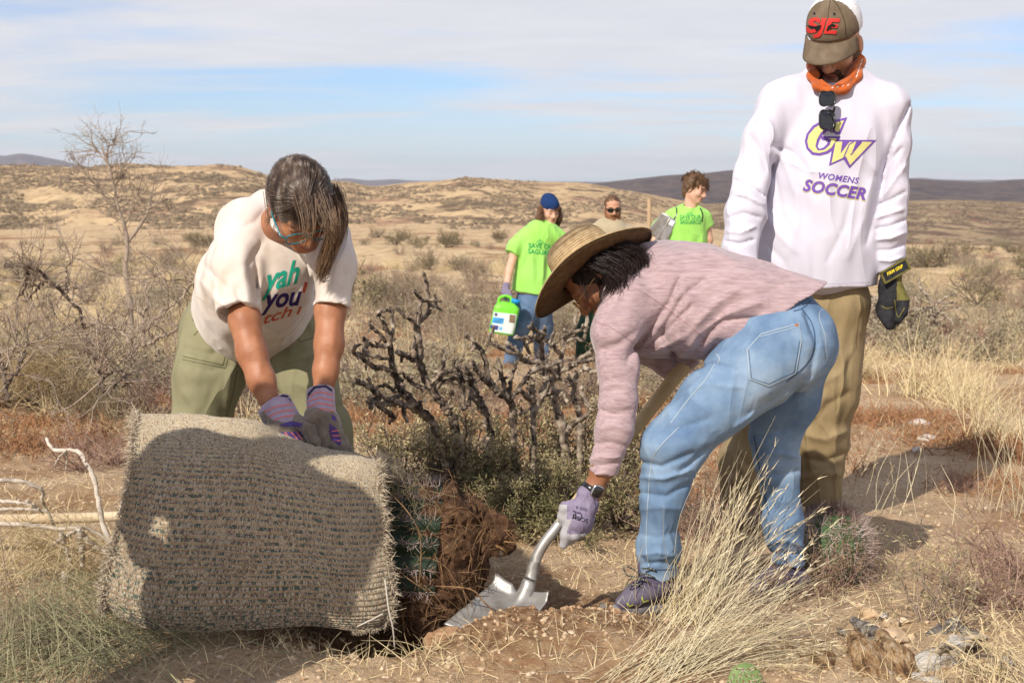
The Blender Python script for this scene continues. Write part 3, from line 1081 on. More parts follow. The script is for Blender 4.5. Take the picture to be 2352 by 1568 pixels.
# ---------- the woman in the cream T-shirt, bending over the rolled carpet
def woman_left():
    hd = P(690, 470, 4.02)
    Rm = frame((.30, -.60, -.74), (.12, -.72, .68))
    b = Sdf(.0052, .02)
    L = head_prims(b, hd, Rm, 1.06)
    b.cone(L(0, -.03, -.05), .055, P(640, 520, 4.24), .062, .03)
    b.cone(P(580, 550, 4.28), .045, P(730, 565, 4.26), .042)
    b.cone(P(640, 560, 4.30), .085, P(590, 690, 4.64), .10)
    b.chain([(566, 575, 4.23, 26), (558, 640, 4.17, 28), (562, 735, 4.1, 35), (578, 810, 4.06, 34), (600, 872, 4.03, 31), (624, 935, 4.0, 23)])
    b.chain([(752, 585, 4.23, 26), (762, 630, 4.18, 28), (758, 712, 4.12, 34), (756, 790, 4.08, 33), (748, 850, 4.05, 28), (742, 905, 4.03, 23)])
    b.fold([(585, 760), (600, 850)], 14, .003).fold([(770, 730), (765, 800)], 10, .003)
    body = link('person', b.build('person'), SKIN_TAN, label='woman in a cream T-shirt bending over the rolled carpet with both gloved hands on it', cat='person')
    lips(body, L, Rm, hd, 1.06)

    s = Sdf(.005, .03)
    fl = (unit((0, .75, -.66)), 1.35)
    s.chain([(562, 520, 4.27, 62), (650, 510, 4.33, 66), (738, 550, 4.25, 53)])
    s.cone(P(620, 500, 4.36), .085, P(700, 540, 4.30), .07)
    s.chain([(612, 580, 4.30, 122), (590, 655, 4.52, 138), (580, 712, 4.68, 139)], flat=fl, cap=P(576, 735, 4.70) - P(600, 590, 4.36))
    s.cone(P(640, 640, 4.30), .115, P(618, 722, 4.46), .085, cap=P(600, 735, 4.50) - P(640, 610, 4.28))
    s.chain([(560, 530, 4.24, 62), (548, 610, 4.17, 56), (545, 716, 4.10, 50)], cap=P(556, 750, 4.07) - P(548, 660, 4.14), hollow=.007)
    s.chain([(748, 548, 4.23, 58), (764, 610, 4.17, 50), (761, 704, 4.11, 42)], cap=P(758, 740, 4.1) - P(764, 650, 4.14), hollow=.007)
    # neckline
    s.ell(L(0, -.022, -.088), np.array((.072, .066, .050)), Rm, .012, 's')
    for f, w, a in (([(600, 560), (572, 610), (586, 660)], 13, -.009), ([(588, 600), (590, 690)], 9, -.010), ([(520, 560), (506, 620), (500, 690)], 14, -.006),
                    ([(560, 620), (575, 720)], 14, .005), ([(640, 660), (600, 735)], 16, .006), ([(700, 640), (650, 700), (620, 745)], 13, -.005),
                    ([(610, 480), (585, 510), (560, 520)], 10, -.004), ([(720, 630), (722, 690)], 8, -.010), ([(800, 560), (770, 610), (765, 680)], 14, .005),
                    ([(770, 560), (745, 600), (727, 630)], 12, -.006), ([(455, 640), (500, 690), (540, 720)], 12, .005), ([(470, 610), (520, 660)], 10, -.005),
                    ([(540, 660), (560, 715)], 10, -.004), ([(790, 620), (785, 690)], 9, -.004)):
        s.fold(f, w, a)
    s.wrinkle(7, .0045, (1, 1, .5), 3).wrinkle(15, .002, (1, .6, 1), 13)
    shirt = link('shirt', s.build('shirt'), CREAM, body)
    # neck band and hems
    A = Acc()
    th = np.linspace(0, 2 * math.pi, 40)
    A.tube([L(.070 * math.cos(t), -.022 + .064 * math.sin(t), -.088 + .012 * math.sin(t)) for t in th], .0075, 6, False)
    link('neck_band', A.me('neck_band'), CREAM, shirt)
    tr = bvh(shirt)
    press('hem_stitch', [stroke([(494, 694), (540, 718), (594, 716)], 1.6), stroke([(724, 688), (760, 701), (799, 688)], 1.6),
                         stroke([(446, 676), (482, 706), (528, 728)], 1.6)], tr, mat('hem_thread', [(.50, .42, .35)], rough=1), shirt, .0012)
    teal = mat('teal_print', [(.012, .33, .22)], rough=.8)
    navy = mat('dark_violet_print', [(.035, .018, .11)], rough=.8)
    rust = mat('rust_print', [(.52, .095, .055)], rough=.8)
    press('lettering', [place_text('yah', (604, 671), (80, -22), (9, -56), .022, .12)], tr, teal, shirt)
    press('lettering', [place_text('you', (602, 709), (86, -10), (6, -31), .03, .12)], tr, navy, shirt)
    press('lettering', [place_text('tch', (602, 745), (66, -20), (7, -25), .012, .15)], tr, rust, shirt)
    press('lettering', [stroke([(697, 672), (704, 648)], 7), stroke([(683, 722), (691, 704)], 5)], tr, rust, shirt)

    p = Sdf(.007, .035)
    p.cone(P(515, 740, 4.72), .125, P(650, 745, 4.70), .125)
    p.chain([(502, 765, 4.70, 90), (478, 870, 4.62, 75), (458, 1000, 4.6, 66), (446, 1120, 4.6, 58), (440, 1285, 4.62, 54)], cap=True)
    p.chain([(650, 770, 4.69, 80), (708, 872, 4.60, 63), (742, 985, 4.57, 60), (772, 1120, 4.58, 56), (788, 1285, 4.6, 54)], cap=True)
    for f, w, a in (([(450, 750), (500, 760), (545, 745)], 8, -.006), ([(425, 800), (480, 815), (540, 790)], 9, -.007), ([(420, 835), (480, 850), (545, 838)], 7, -.004),
                    ([(555, 800), (530, 860), (520, 950)], 12, .007), ([(610, 775), (650, 800), (700, 800)], 9, -.007), ([(640, 840), (690, 830), (740, 800)], 9, -.006),
                    ([(700, 720), (730, 780), (760, 830)], 9, .006), ([(680, 880), (730, 900), (770, 890)], 10, .006), ([(715, 950), (760, 940), (790, 930)], 10, -.006),
                    ([(420, 900), (450, 940), (430, 990)], 14, .005), ([(760, 900), (785, 970), (800, 1040)], 10, .006), ([(500, 870), (470, 940)], 16, -.004)):
        p.fold(f, w, a)
    p.wrinkle(6, .007, (1, 1, .6), 8).wrinkle(14, .003, (.6, 1, 1), 18)
    tro = link('trousers', p.build('trousers'), SAGE, body)
    tp = bvh(tro)
    press('pocket_seam', [stroke([(526, 742), (522, 800), (512, 838), (420, 818)], 2.4), stroke([(532, 742), (528, 804), (518, 845), (418, 825)], 2.0),
                          stroke([(445, 770), (480, 735), (500, 722)], 2.4), stroke([(655, 745), (690, 785), (735, 770)], 2.4), stroke([(545, 850), (535, 905), (520, 960)], 2)],
          tp, SEAM_SAGE, tro, .0012)
    A = Acc()
    c = tp.ray_cast(Vector(EYE), (V(463, 729, 4) - Vector(EYE)).normalized())[0] or V(463, 729, 4.6)
    A.tube([np.array(c) + FWD * .004, np.array(c) - FWD * .004], .008, 12)
    link('button', A.me('button'), mat('brown_button', [(.10, .05, .028)], rough=.4), tro)
    press('pocket_opening', [[(446, 706), (458, 722), (452, 738), (442, 736)]], tp, SEAM_SAGE, tro, .002)
    for xa, xb in (((440, 1300), 'boot'), ((788, 1300), 'boot')):
        x, y = xa
        shoe('boot', [(x - 4, y + 20, 4.40, 26), (x, y + 5, 4.52, 34), (x, y - 20, 4.62, 36), (x, y - 70, 4.62, 32)],
             [(x - 4, y + 30, 4.40, 16), (x, y + 22, 4.62, 18)], mat('brown_boot', [(.10, .06, .035)]), mat('boot_sole', [(.02, .018, .016)]), body, h=.007)

    # gloves: suede fingers and palm, striped cloth back, terry cuffs
    def glove(palm, fingers, cuff, stripes, pipe, backpoly, veins):
        g = Sdf(.0032, .010)
        g.chain(palm, k=.012)
        for f in fingers:
            g.chain(f, k=.0035)
        g.wrinkle(38, .0016, (1, 1, 1), 4)
        o = link('glove', g.build('glove'), SUEDE, body)
        cu = Sdf(.004, .012)
        cu.chain(cuff, cap=True, flat=(unit((.2, .9, .3)), 1.25))
        a, b2 = P(*cuff[-1][:3]), P(*cuff[-2][:3])
        cu.late.append(('c', a - unit(a - b2) * .022, cuff[-1][3] * S * cuff[-1][2] * .62, a + unit(a - b2) * .012, cuff[-1][3] * S * cuff[-1][2] * .88, ((unit((.2, .9, .3)), 1.25), None), .006, 's'))
        cu.wrinkle(30, .0014, seed=2)
        co = link('cuff', cu.build('cuff'), CUFF, o)
        tc_ = bvh(co)
        press('stripe', [stroke(spline(q_, 14), 2.6) for q_ in stripes], tc_, CORAL, o, .0012)
        press('piping', pipe, tc_, NAVY, o, .0025)
        tg = bvh(o)
        press('back_cloth', backpoly, tg, GLOVE_PURPLE, o, .0014)
        press('stripe', veins, tg, CORAL, o, .0022)
        return o
    glove([(630, 948, 3.99, 33), (648, 984, 3.97, 36), (668, 986, 3.965, 33)],
          [[(616, 986, 3.97, 14), (617, 1006, 3.955, 13), (626, 1028, 3.98, 11)], [(638, 992, 3.965, 15), (644, 1012, 3.95, 14), (653, 1038, 3.98, 11)],
           [(661, 994, 3.96, 15), (669, 1014, 3.945, 14), (678, 1044, 3.975, 11)], [(680, 990, 3.96, 16), (692, 1014, 3.945, 15), (702, 1044, 3.975, 12)],
           [(682, 968, 3.955, 18), (708, 984, 3.93, 17), (722, 1012, 3.925, 15), (727, 1030, 3.94, 12)]],
          [(652, 972, 3.975, 44), (628, 927, 4.0, 43)],
          [[(597, 953), (632, 934), (676, 928)], [(604, 964), (640, 946), (683, 940)], [(612, 974), (650, 957), (690, 953)]],
          [stroke([(592, 968), (589, 948), (604, 922), (640, 906), (662, 910), (672, 922)], 5)],
          [[(609, 1000), (632, 993), (694, 990), (690, 1020), (668, 1015), (640, 1006), (614, 1006)], [(640, 976), (668, 966), (696, 972), (690, 980), (650, 978)]],
          [stroke([(618, 997), (626, 1006)], 2.5), stroke([(640, 993), (656, 1010)], 2.5), stroke([(654, 992), (674, 1014)], 2.5), stroke([(668, 991), (690, 1016)], 2.5), stroke([(681, 991), (693, 1008)], 2.5)])
    glove([(737, 940, 3.985, 29), (752, 976, 3.97, 31), (766, 998, 3.97, 24)],
          [[(738, 968, 3.955, 17), (741, 998, 3.94, 17), (748, 1026, 3.95, 14)], [(760, 1000, 3.96, 13), (766, 1020, 3.945, 12), (778, 1042, 3.96, 10)],
           [(770, 1000, 3.965, 12), (780, 1022, 3.955, 11), (793, 1046, 3.97, 9)], [(776, 992, 3.975, 12), (792, 1020, 3.97, 11), (807, 1046, 3.985, 9)],
           [(738, 950, 3.965, 18), (718, 952, 3.945, 18), (714, 962, 3.94, 16), (724, 972, 3.945, 12)]],
          [(738, 948, 3.98, 34), (736, 896, 4.02, 33)],
          [[(704, 924), (733, 913), (768, 920)], [(705, 936), (733, 926), (768, 932)], [(706, 946), (734, 938), (768, 944)], [(708, 911), (733, 900), (766, 907)]],
          [stroke([(701, 930), (706, 908), (722, 889), (748, 886), (768, 900)], 5)],
          [[(757, 972), (774, 984), (784, 1014), (780, 1024), (762, 1010), (756, 992)], [(762, 950), (772, 958), (772, 968), (762, 962)]],
          [stroke([(762, 990), (778, 988)], 2.5), stroke([(762, 1000), (781, 1000)], 2.5), stroke([(766, 1010), (782, 1012)], 2.5)])

    # hair: combed from a whorl over the brow, fringe in front, gathered at the far side
    hc, hr = L(0, -.012, .030), np.array((.0805, .100, .0865)) * 1.06
    capS = Sdf(.005, .01)
    capS.ell(hc, hr, Rm, .01)
    capS.ell(L(0, .105, -.05), np.array((.078, .075, .085)), Rm, .01, 's')
    capS.ell(L(0, .0, -.115), np.array((.1, .12, .055)), Rm, .01, 's')
    hair = link('hair', capS.build('hair'), GREY_HAIR, body)
    w = unit((-.02, .70, .72))
    e1 = unit(np.cross(w, (0, 1, -1)))          # across
    e2 = np.cross(e1, w)
    if e2[1] < 0:
        e2 = -e2
    g = np.random.default_rng(5)
    n, m = 5600, 12
    ph = g.uniform(0, 2 * math.pi, n)
    dirv = np.cos(ph)[:, None] * e1 + np.sin(ph)[:, None] * e2
    front = np.sin(ph) > .45
    keep = ~front | (g.random(n) < .55)
    tmax = np.where(front, .62 + .22 * g.random(n), np.where(np.sin(ph) > -.2, 1.5, 2.25))
    t = np.linspace(.02, 1, m)[None, :] * tmax[:, None]
    dd = np.cos(t)[..., None] * w + np.sin(t)[..., None] * dirv[:, None]
    dd += g.normal(size=(n, 1, 3)) * .03
    lift = 1.015 + .05 * g.random((n, 1, 1)) + .02 * np.sin(t * 4 + 9 * g.random((n, 1)))[..., None]
    loc = dd * lift * hr
    # the fringe hangs free past the brow
    k = np.clip((t - .55) / .4, 0, 1)[..., None] * front[:, None, None]
    world_pts = hc + loc @ Rm.T
    drop = (Rm @ np.array((.0, .022, -.055))) + np.array((.006, -.012, -.05))
    world_pts = world_pts + k ** 1.6 * drop * (.1 + .5 * g.random((n, 1, 1))) + k * g.normal(size=(n, 1, 3)) * .006
    A = Acc()
    strand_mesh(A, world_pts[keep], .00072)
    link('strands', A.me('strands'), GREY_HAIR, hair)
    A = Acc()
    lock(A, [P(762, 440, 4.05), P(776, 490, 4.03), P(772, 540, 4.02), P(752, 585, 4.02), P(736, 640, 4.03)], .011, .009, 1300, .0006, 12, .003, 1)
    lock(A, [P(756, 480, 3.97), P(764, 530, 3.96), P(756, 575, 3.98), P(740, 620, 4.0)], .009, .009, 160, .0011, 12, .006, 2)
    lock(A, [P(705, 450, 3.86), P(712, 500, 3.82), P(708, 545, 3.82), P(690, 545, 3.83)], .014, .008, 26, .0009, 12, .008, 3)
    lock(A, [P(735, 455, 3.87), P(752, 505, 3.84), P(760, 530, 3.84), P(775, 540, 3.86)], .012, .010, 50, .0009, 12, .01, 4)
    lock(A, [P(612, 440, 4.05), P(618, 500, 4.04), P(612, 520, 4.04)], .005, .004, 24, .0006, 8, .004, 6)
    lock(A, [P(765, 440, 4.0), P(785, 480, 3.99), P(800, 510, 3.99)], .006, .014, 16, .0007, 8, .008, 7)
    link('loose_locks', A.me('loose_locks'), HAIR_END, hair)

    # teal spectacles
    A = Acc()
    for q in (-1, 1):
        th = np.linspace(0, 2 * math.pi, 24)
        A.tube([L(q * .034 + .027 * math.copysign(abs(math.cos(a)) ** .6, math.cos(a)), .103, -.010 + .019 * math.copysign(abs(math.sin(a)) ** .6, math.sin(a))) for a in th], .0021, 6, False)
        A.tube([L(q * .061, .102, -.004), L(q * .074, .09, -.002), L(q * .080, .02, .0), L(q * .078, -.01, -.004)], .0026, 6)
    A.tube([L(-.008, .104, -.006), L(0, .107, -.004), L(.008, .104, -.006)], .002, 6)
    link('spectacles', A.me('spectacles'), mat('teal_frame', [(.01, .17, .22)], rough=.25, spec=.5), body)


# ---------- the woman in the pink top and straw hat, digging
def woman_digging():
    hd = P(1372, 632, 4.12)
    Rm = frame((-.60, -.10, -.80), (-.75, .12, .65))
    b = Sdf(.0055, .02)
    L = head_prims(b, hd, Rm, 1.0, nose=1.02)
    b.cone(L(0, -.03, -.05), .05, P(1465, 650, 4.14), .06, .03)
    b.chain([(1470, 660, 4.16, 60), (1600, 685, 4.11, 72), (1790, 740, 4.07, 60)])
    b.chain([(1436, 720, 4.03, 32), (1420, 850, 3.95, 28), (1410, 985, 3.92, 28), (1384, 1075, 3.92, 25), (1362, 1125, 3.92, 22), (1345, 1158, 3.92, 22)])
    b.chain([(1470, 690, 4.30, 30), (1482, 790, 4.36, 22), (1560, 822, 4.37, 20), (1600, 800, 4.36, 22)])
    body = link('person', b.build('person'), SKIN_BROWN, label='woman in a straw hat, pink top and blue jeans stooping to dig with a shovel', cat='person')
    lips(body, L, Rm, hd, 1.0)

    s = Sdf(.005, .04)
    s.chain([(1452, 655, 4.16, 82), (1512, 684, 4.14, 130), (1600, 692, 4.11, 128), (1690, 706, 4.08, 114), (1850, 738, 4.03, 100)], cap=(P(1760, 735, 4.03), pxdir(.543, .84)))
    s.cone(P(1470, 640, 4.30), .085, P(1560, 690, 4.25), .11)
    s.chain([(1448, 690, 4.02, 66), (1413, 762, 3.97, 50), (1420, 847, 3.95, 42), (1421, 920, 3.93, 39), (1411, 985, 3.92, 38), (1386, 1083, 3.92, 33)], k=.03, cap=True, hollow=.006)
    s.chain([(1470, 690, 4.32, 60), (1482, 790, 4.36, 44), (1545, 830, 4.37, 36), (1590, 806, 4.36, 32)], k=.03, cap=True)
    for f, w, a in (([(1560, 840), (1520, 760), (1570, 680), (1620, 640)], 10, -.011), ([(1462, 802), (1490, 760), (1540, 690), (1560, 640)], 9, -.012),
                    ([(1480, 800), (1540, 750), (1590, 700)], 8, -.009), ([(1500, 808), (1540, 790), (1570, 770)], 8, .006), ([(1600, 800), (1630, 760), (1660, 735), (1740, 730)], 9, -.011),
                    ([(1625, 815), (1650, 785), (1700, 790)], 8, -.010), ([(1585, 800), (1600, 770), (1680, 715), (1760, 690)], 10, .008), ([(1540, 690), (1640, 650), (1720, 620)], 16, .005),
                    ([(1600, 770), (1680, 700), (1790, 660)], 12, -.005), ([(1570, 780), (1640, 700), (1700, 660)], 12, .006), ([(1470, 790), (1455, 800), (1440, 830)], 10, -.010),
                    ([(1380, 800), (1420, 790), (1460, 760)], 12, -.005), ([(1385, 890), (1420, 880), (1455, 890)], 9, .004), ([(1378, 940), (1410, 950), (1450, 940)], 8, -.005),
                    ([(1375, 985), (1410, 975), (1450, 990)], 8, .005), ([(1365, 1020), (1400, 1015), (1440, 1025)], 7, -.005), ([(1352, 1055), (1385, 1050), (1425, 1050)], 6, .006),
                    ([(1350, 1070), (1385, 1068), (1420, 1062)], 5, -.005), ([(1362, 1090), (1392, 1085)], 4, .004), ([(1640, 812), (1700, 770), (1780, 715)], 10, .005),
                    ([(1530, 815), (1570, 800), (1600, 810)], 10, -.008), ([(1400, 720), (1430, 760), (1462, 800)], 6, -.004), ([(1500, 640), (1530, 600), (1560, 580)], 16, .004)):
        s.fold(f, w, a)
    s.wrinkle(7, .005, (1.2, 1, .5), 11).wrinkle(16, .002, (1, .6, 1), 14)
    top = link('knit_top', s.build('knit_top'), PINK, body)
    tt = bvh(top)
    press('seam', [stroke([(1366, 738), (1400, 750), (1440, 775), (1468, 805)], 1.6), stroke([(1478, 672), (1520, 700), (1560, 730), (1600, 762), (1640, 795)], 1.6),
                   stroke([(1480, 800), (1540, 798), (1575, 782)], 1.6)], tt, mat('pink_seam', [(.31, .185, .20)], rough=1), top, .001)

    p = Sdf(.005, .035)
    p.chain([(1785, 742, 4.05, 97), (1816, 784, 4.01, 105)], k=.04)
    p.cone(P(1822, 775, 4.16), 92 * S * 4.16, P(1795, 755, 4.15), 84 * S * 4.15)
    p.chain([(1768, 815, 3.99, 112), (1640, 925, 3.96, 76), (1546, 1026, 3.95, 66), (1521, 1140, 3.96, 49), (1512, 1250, 3.98, 44), (1515, 1318, 3.99, 41)], cap=True, hollow=.006)
    p.chain([(1838, 800, 4.14, 84), (1800, 915, 4.19, 76), (1782, 1000, 4.20, 54), (1786, 1070, 4.20, 45), (1798, 1200, 4.21, 41), (1808, 1296, 4.21, 37)], cap=True, hollow=.006)
    for f, w, a in (([(1600, 845), (1640, 835), (1690, 850)], 8, -.008), ([(1560, 905), (1620, 880), (1700, 890)], 10, .005), ([(1500, 985), (1560, 985), (1630, 960)], 10, -.005),
                    ([(1470, 1060), (1520, 1070), (1590, 1040)], 9, -.008), ([(1470, 1095), (1525, 1100), (1585, 1080)], 8, .008), ([(1470, 1130), (1530, 1140), (1580, 1110)], 8, -.007),
                    ([(1560, 1085), (1590, 1060), (1620, 1030)], 8, -.008), ([(1466, 1170), (1520, 1165), (1570, 1170)], 9, .004), ([(1466, 1225), (1510, 1235), (1560, 1215)], 9, -.004),
                    ([(1465, 1275), (1510, 1268), (1560, 1280)], 7, .006), ([(1468, 1295), (1515, 1290), (1560, 1300)], 6, -.005), ([(1720, 950), (1770, 920), (1840, 870)], 12, -.007),
                    ([(1740, 1000), (1790, 990), (1840, 960)], 9, -.006), ([(1735, 1050), (1790, 1040), (1835, 1050)], 8, .006), ([(1740, 1085), (1790, 1090), (1835, 1080)], 8, -.006),
                    ([(1755, 1250), (1800, 1240), (1845, 1255)], 8, .007), ([(1760, 1270), (1805, 1268), (1845, 1275)], 6, -.007), ([(1690, 980), (1720, 960), (1745, 930)], 8, .006),
                    ([(1850, 720), (1875, 790), (1860, 860), (1810, 920)], 9, -.008), ([(1530, 930), (1545, 990), (1500, 1040)], 14, .004)):
        p.fold(f, w, a)
    p.plane(P(1738, 698, 4.03), pxdir(-.543, -.84), .006)
    p.wrinkle(7, .006, (1, 1, .7), 21).wrinkle(16, .0025, (.7, 1, 1), 22)
    jeans = link('jeans', p.build('jeans'), DENIM, body)
    tj = bvh(jeans)
    # patch pocket, its stitching, the side seam, the seat seam
    z5 = lambda *q: [((1220 + a / 3.015) * .98, (500 + c / 3.015) * .98) for a, c in q]
    pk = z5((1700, 850), (1970, 775), (1985, 900), (1945, 1130), (1755, 1220), (1620, 1170), (1600, 960))
    pocket = press('back_pocket', [pk], tj, DENIM, jeans, .0035)
    press('stitching', [stroke(pk + [pk[0]], 1.7), stroke(z5((1690, 870), (1975, 795)), 1.3)], tj, STITCH_W, pocket, .0048)
    press('stitching', [stroke(z5((1612, 965), (1632, 1165), (1755, 1205), (1935, 1122), (1973, 900)), 1.3)], tj, STITCH_D, pocket, .0048)
    pk2 = z5((2105, 715), (2178, 640), (2222, 760), (2225, 900), (2195, 1035), (2160, 1025))
    pocket2 = press('back_pocket', [pk2], tj, DENIM, jeans, .0035)
    press('stitching', [stroke(spline(z5((2178, 640), (2110, 715), (2150, 860), (2165, 1020), (2195, 1038)), 40), 1.6)], tj, STITCH_W, pocket2, .0048)
    press('seam', [stroke(spline(z5((1370, 1065), (1300, 1180), (1180, 1320), (1060, 1480)), 30), 1.7), stroke(spline([(1560, 980), (1520, 1020), (1497, 1060), (1488, 1150), (1484, 1250), (1490, 1300)], 40), 1.7),
                   stroke(spline(z5((1395, 1060), (1405, 1020), (1380, 990)), 12), 2)], tj, STITCH_W, jeans, .0015)
    press('seam', [stroke(spline(z5((1985, 670), (2060, 780), (2080, 900), (2060, 1010), (1990, 1100), (1880, 1190)), 40), 3.0), stroke(spline([(1732, 1000), (1745, 1080), (1765, 1180)], 20), 2.4),
                   stroke(spline(z5((1930, 690), (2000, 665), (2075, 590), (2100, 545)), 20), 2.4), stroke([(1467, 1303), (1515, 1308), (1562, 1306)], 2)], tj, STITCH_D, jeans, .0018)
    press('rivet', [[(1830 + 4 * math.cos(a), 746 + 4 * math.sin(a)) for a in np.linspace(0, 6.28, 9)[:-1]]], tj, mat('copper_stitch', [(.35, .14, .06)], rough=.5), pocket, .0055)

    # shoes
    PUR = mat('purple_hiking_shoe', [(.065, .052, .09), (.14, .122, .165)], scale=14, rough=.8, bump=.3, bscale=160, bdist=.002)
    GRY = mat('grey_shoe_sole', [(.16, .155, .17), (.24, .235, .25)], scale=20, rough=.8)
    sh = shoe('shoe', [(1428, 1384, 3.93, 17), (1462, 1366, 3.95, 26), (1500, 1345, 3.97, 32), (1535, 1352, 4.0, 34)],
              [(1420, 1396, 3.93, 14), (1470, 1394, 3.955, 18), (1545, 1392, 4.0, 20)], PUR, GRY, body)
    q = Sdf(.005, .02)
    q.chain([(1490, 1290, 4.0, 28), (1500, 1335, 3.99, 34)])
    link('collar', q.build('collar'), PUR, sh)
    ts = bvh(sh)
    press('overlay', [stroke([(1418, 1386), (1430, 1368), (1440, 1392), (1452, 1358), (1470, 1392), (1480, 1345), (1505, 1385), (1515, 1340)], 5)], ts, GRY, sh, .002)
    press('overlay', [stroke([(1474, 1370), (1478, 1382), (1490, 1378)], 3), stroke([(1440, 1384), (1446, 1392), (1454, 1388)], 3), stroke([(1500, 1318), (1545, 1330)], 3)], ts, mat('lime_shoe_trim', [(.55, .62, .08)]), sh, .0025)
    A = Acc()
    for (x0, y0), (x1, y1) in (((1448, 1352), (1476, 1366)), ((1456, 1342), (1486, 1356)), ((1464, 1330), (1496, 1342)), ((1470, 1318), (1505, 1328)), ((1476, 1306), (1508, 1312))):
        A.tube(spline([P(x0, y0, 3.935), P((x0 + x1) / 2, (y0 + y1) / 2 - 5, 3.925), P(x1, y1, 3.93)], 6), .0025, 5)
    A.tube(spline([P(1470, 1318, 3.92), P(1450, 1304, 3.91), P(1432, 1300, 3.91), P(1440, 1320, 3.91), P(1464, 1324, 3.92)], 16), .0022, 5)
    A.tube(spline([P(1470, 1320, 3.92), P(1446, 1330, 3.91), P(1440, 1345, 3.91), P(1460, 1340, 3.91), P(1470, 1326, 3.92)], 16), .0022, 5)
    link('lace', A.me('lace'), mat('black_speckled_lace', [(.015, .015, .02), (.35, .36, .25)], scale=300, lo=.48, hi=.6), sh)
    shoe('shoe', [(1742, 1352, 4.10, 24), (1775, 1335, 4.15, 32), (1828, 1330, 4.22, 34)], [(1740, 1370, 4.10, 16), (1830, 1366, 4.22, 20)], PUR, GRY, body)

    # glove on the shovel
    g = Sdf(.0032, .010)
    g.chain([(1349, 1136, 3.915, 25), (1346, 1160, 3.91, 27), (1328, 1194, 3.895, 33)], k=.012)
    g.chain([(1310, 1200, 3.885, 16), (1301, 1226, 3.88, 14), (1294, 1250, 3.885, 10)], k=.006)
    g.chain([(1326, 1206, 3.885, 15), (1319, 1228, 3.88, 13), (1307, 1240, 3.90, 11), (1296, 1232, 3.93, 10)], k=.005)
    g.chain([(1342, 1202, 3.89, 14), (1336, 1220, 3.89, 13), (1322, 1230, 3.91, 11)], k=.005)
    g.chain([(1354, 1192, 3.9, 13), (1350, 1208, 3.905, 12), (1338, 1218, 3.925, 10)], k=.005)
    g.chain([(1322, 1160, 3.90, 16), (1300, 1166, 3.90, 15), (1293, 1186, 3.905, 13), (1292, 1200, 3.91, 10)], k=.008)
    g.wrinkle(40, .0014, seed=6)
    gl = link('glove', g.build('glove'), GLOVE_MAUVE, body)

    def tips(q):
        u, v = proj(q)
        return ((u + (v - 1200) * .35 < 1310) & (v > 1192)) | (v > 1226) | ((u < 1302) & (v > 1158))
    paint(gl, GLOVE_GREY, tips)
    tg = bvh(gl)
    ink = mat('glove_ink', [(.02, .018, .03)], rough=.9)
    press('lettering', [place_text('CE', (1338, 1178), (-22, -6), (-1, 17), .01), place_text('SCGM', (1352, 1192), (-36, -10), (-2, 9), .01),
                        place_text('SIZE 8', (1350, 1168), (-26, -7), (-1, 6), .0)], tg, ink, gl, .0012, 4)
    # watch
    A = Acc()
    c, ax_ = P(1361, 1122, 3.92), unit(P(1345, 1158, 3.92) - P(1384, 1075, 3.92))
    a1 = unit(np.cross(ax_, FWD))
    a2 = np.cross(a1, ax_)
    th = np.linspace(0, 2 * math.pi, 32)
    A.grid([[c + ax_ * w_ + (a1 * math.cos(t) + a2 * math.sin(t)) * r_ for t in th] for w_, r_ in ((-.012, .0285), (-.011, .0310), (.011, .0310), (.012, .0285))])
    band = link('watch', A.me('watch'), DARK_PLASTIC, body)
    nrm = unit(a1 * -.35 * math.copysign(1, (a1 @ np.array((-1, 0, 0)))) - FWD)
    t1 = unit(np.cross(ax_, nrm))
    cc = c + nrm * .034
    for nm, m_, k, dz in (('watch_case', mat('brushed_aluminium', [(.6, .6, .6)], rough=.3, metal=1), 1.0, 0), ('watch_screen', LENS_DARK, .84, .0055)):
        A = Acc()
        pr = [(math.copysign(abs(math.cos(a)) ** .5, math.cos(a)), math.copysign(abs(math.sin(a)) ** .5, math.sin(a))) for a in np.linspace(0, 2 * math.pi, 29)[:-1]]
        ring = lambda z_, f: [cc + nrm * (z_ + dz) + ax_ * .0195 * k * f * y + t1 * .0165 * k * f * x for x, y in pr]
        A.grid([ring(-.005, .9), ring(-.004, 1), ring(.003, 1), ring(.005, .9), ring(.0052, 0.01)], wrap_u=True)
        link(nm, A.me(nm), m_, band)

    # straw hat
    hat_axis = unit(pxdir(-.586, -.81) * math.cos(R(16)) + np.array((0, 1, 0)) * math.sin(R(16)))
    maj = unit(pxdir(.81, -.586))
    hx = unit(maj - hat_axis * (maj @ hat_axis))
    hy = np.cross(hat_axis, hx)
    hcn = P(1356, 618, 4.10)
    STRAW = mat('woven_straw', [(.40, .27, .135), (.57, .415, .235)], scale=60, detail=3, rough=.75, bump=.5, bscale=200, bdist=.002)
    STRAW_U = mat('shaded_straw_underside', [(.085, .046, .02), (.16, .092, .044)], scale=60, detail=3, rough=.7, bump=.5, bscale=200, bdist=.002)  # same straw, with the shade under the brim put into its colour
    prof = [(.004, .116), (.03, .1165), (.055, .112), (.072, .102), (.083, .085), (.088, .06), (.091, .03), (.094, .008), (.100, .0), (.118, -.004), (.14, -.004), (.165, -.002), (.19, .002), (.205, .003)]
    pr = spline(prof, 150)
    th = np.linspace(0, 2 * math.pi, 97)[:-1]
    pts = np.zeros((150, 96, 3))
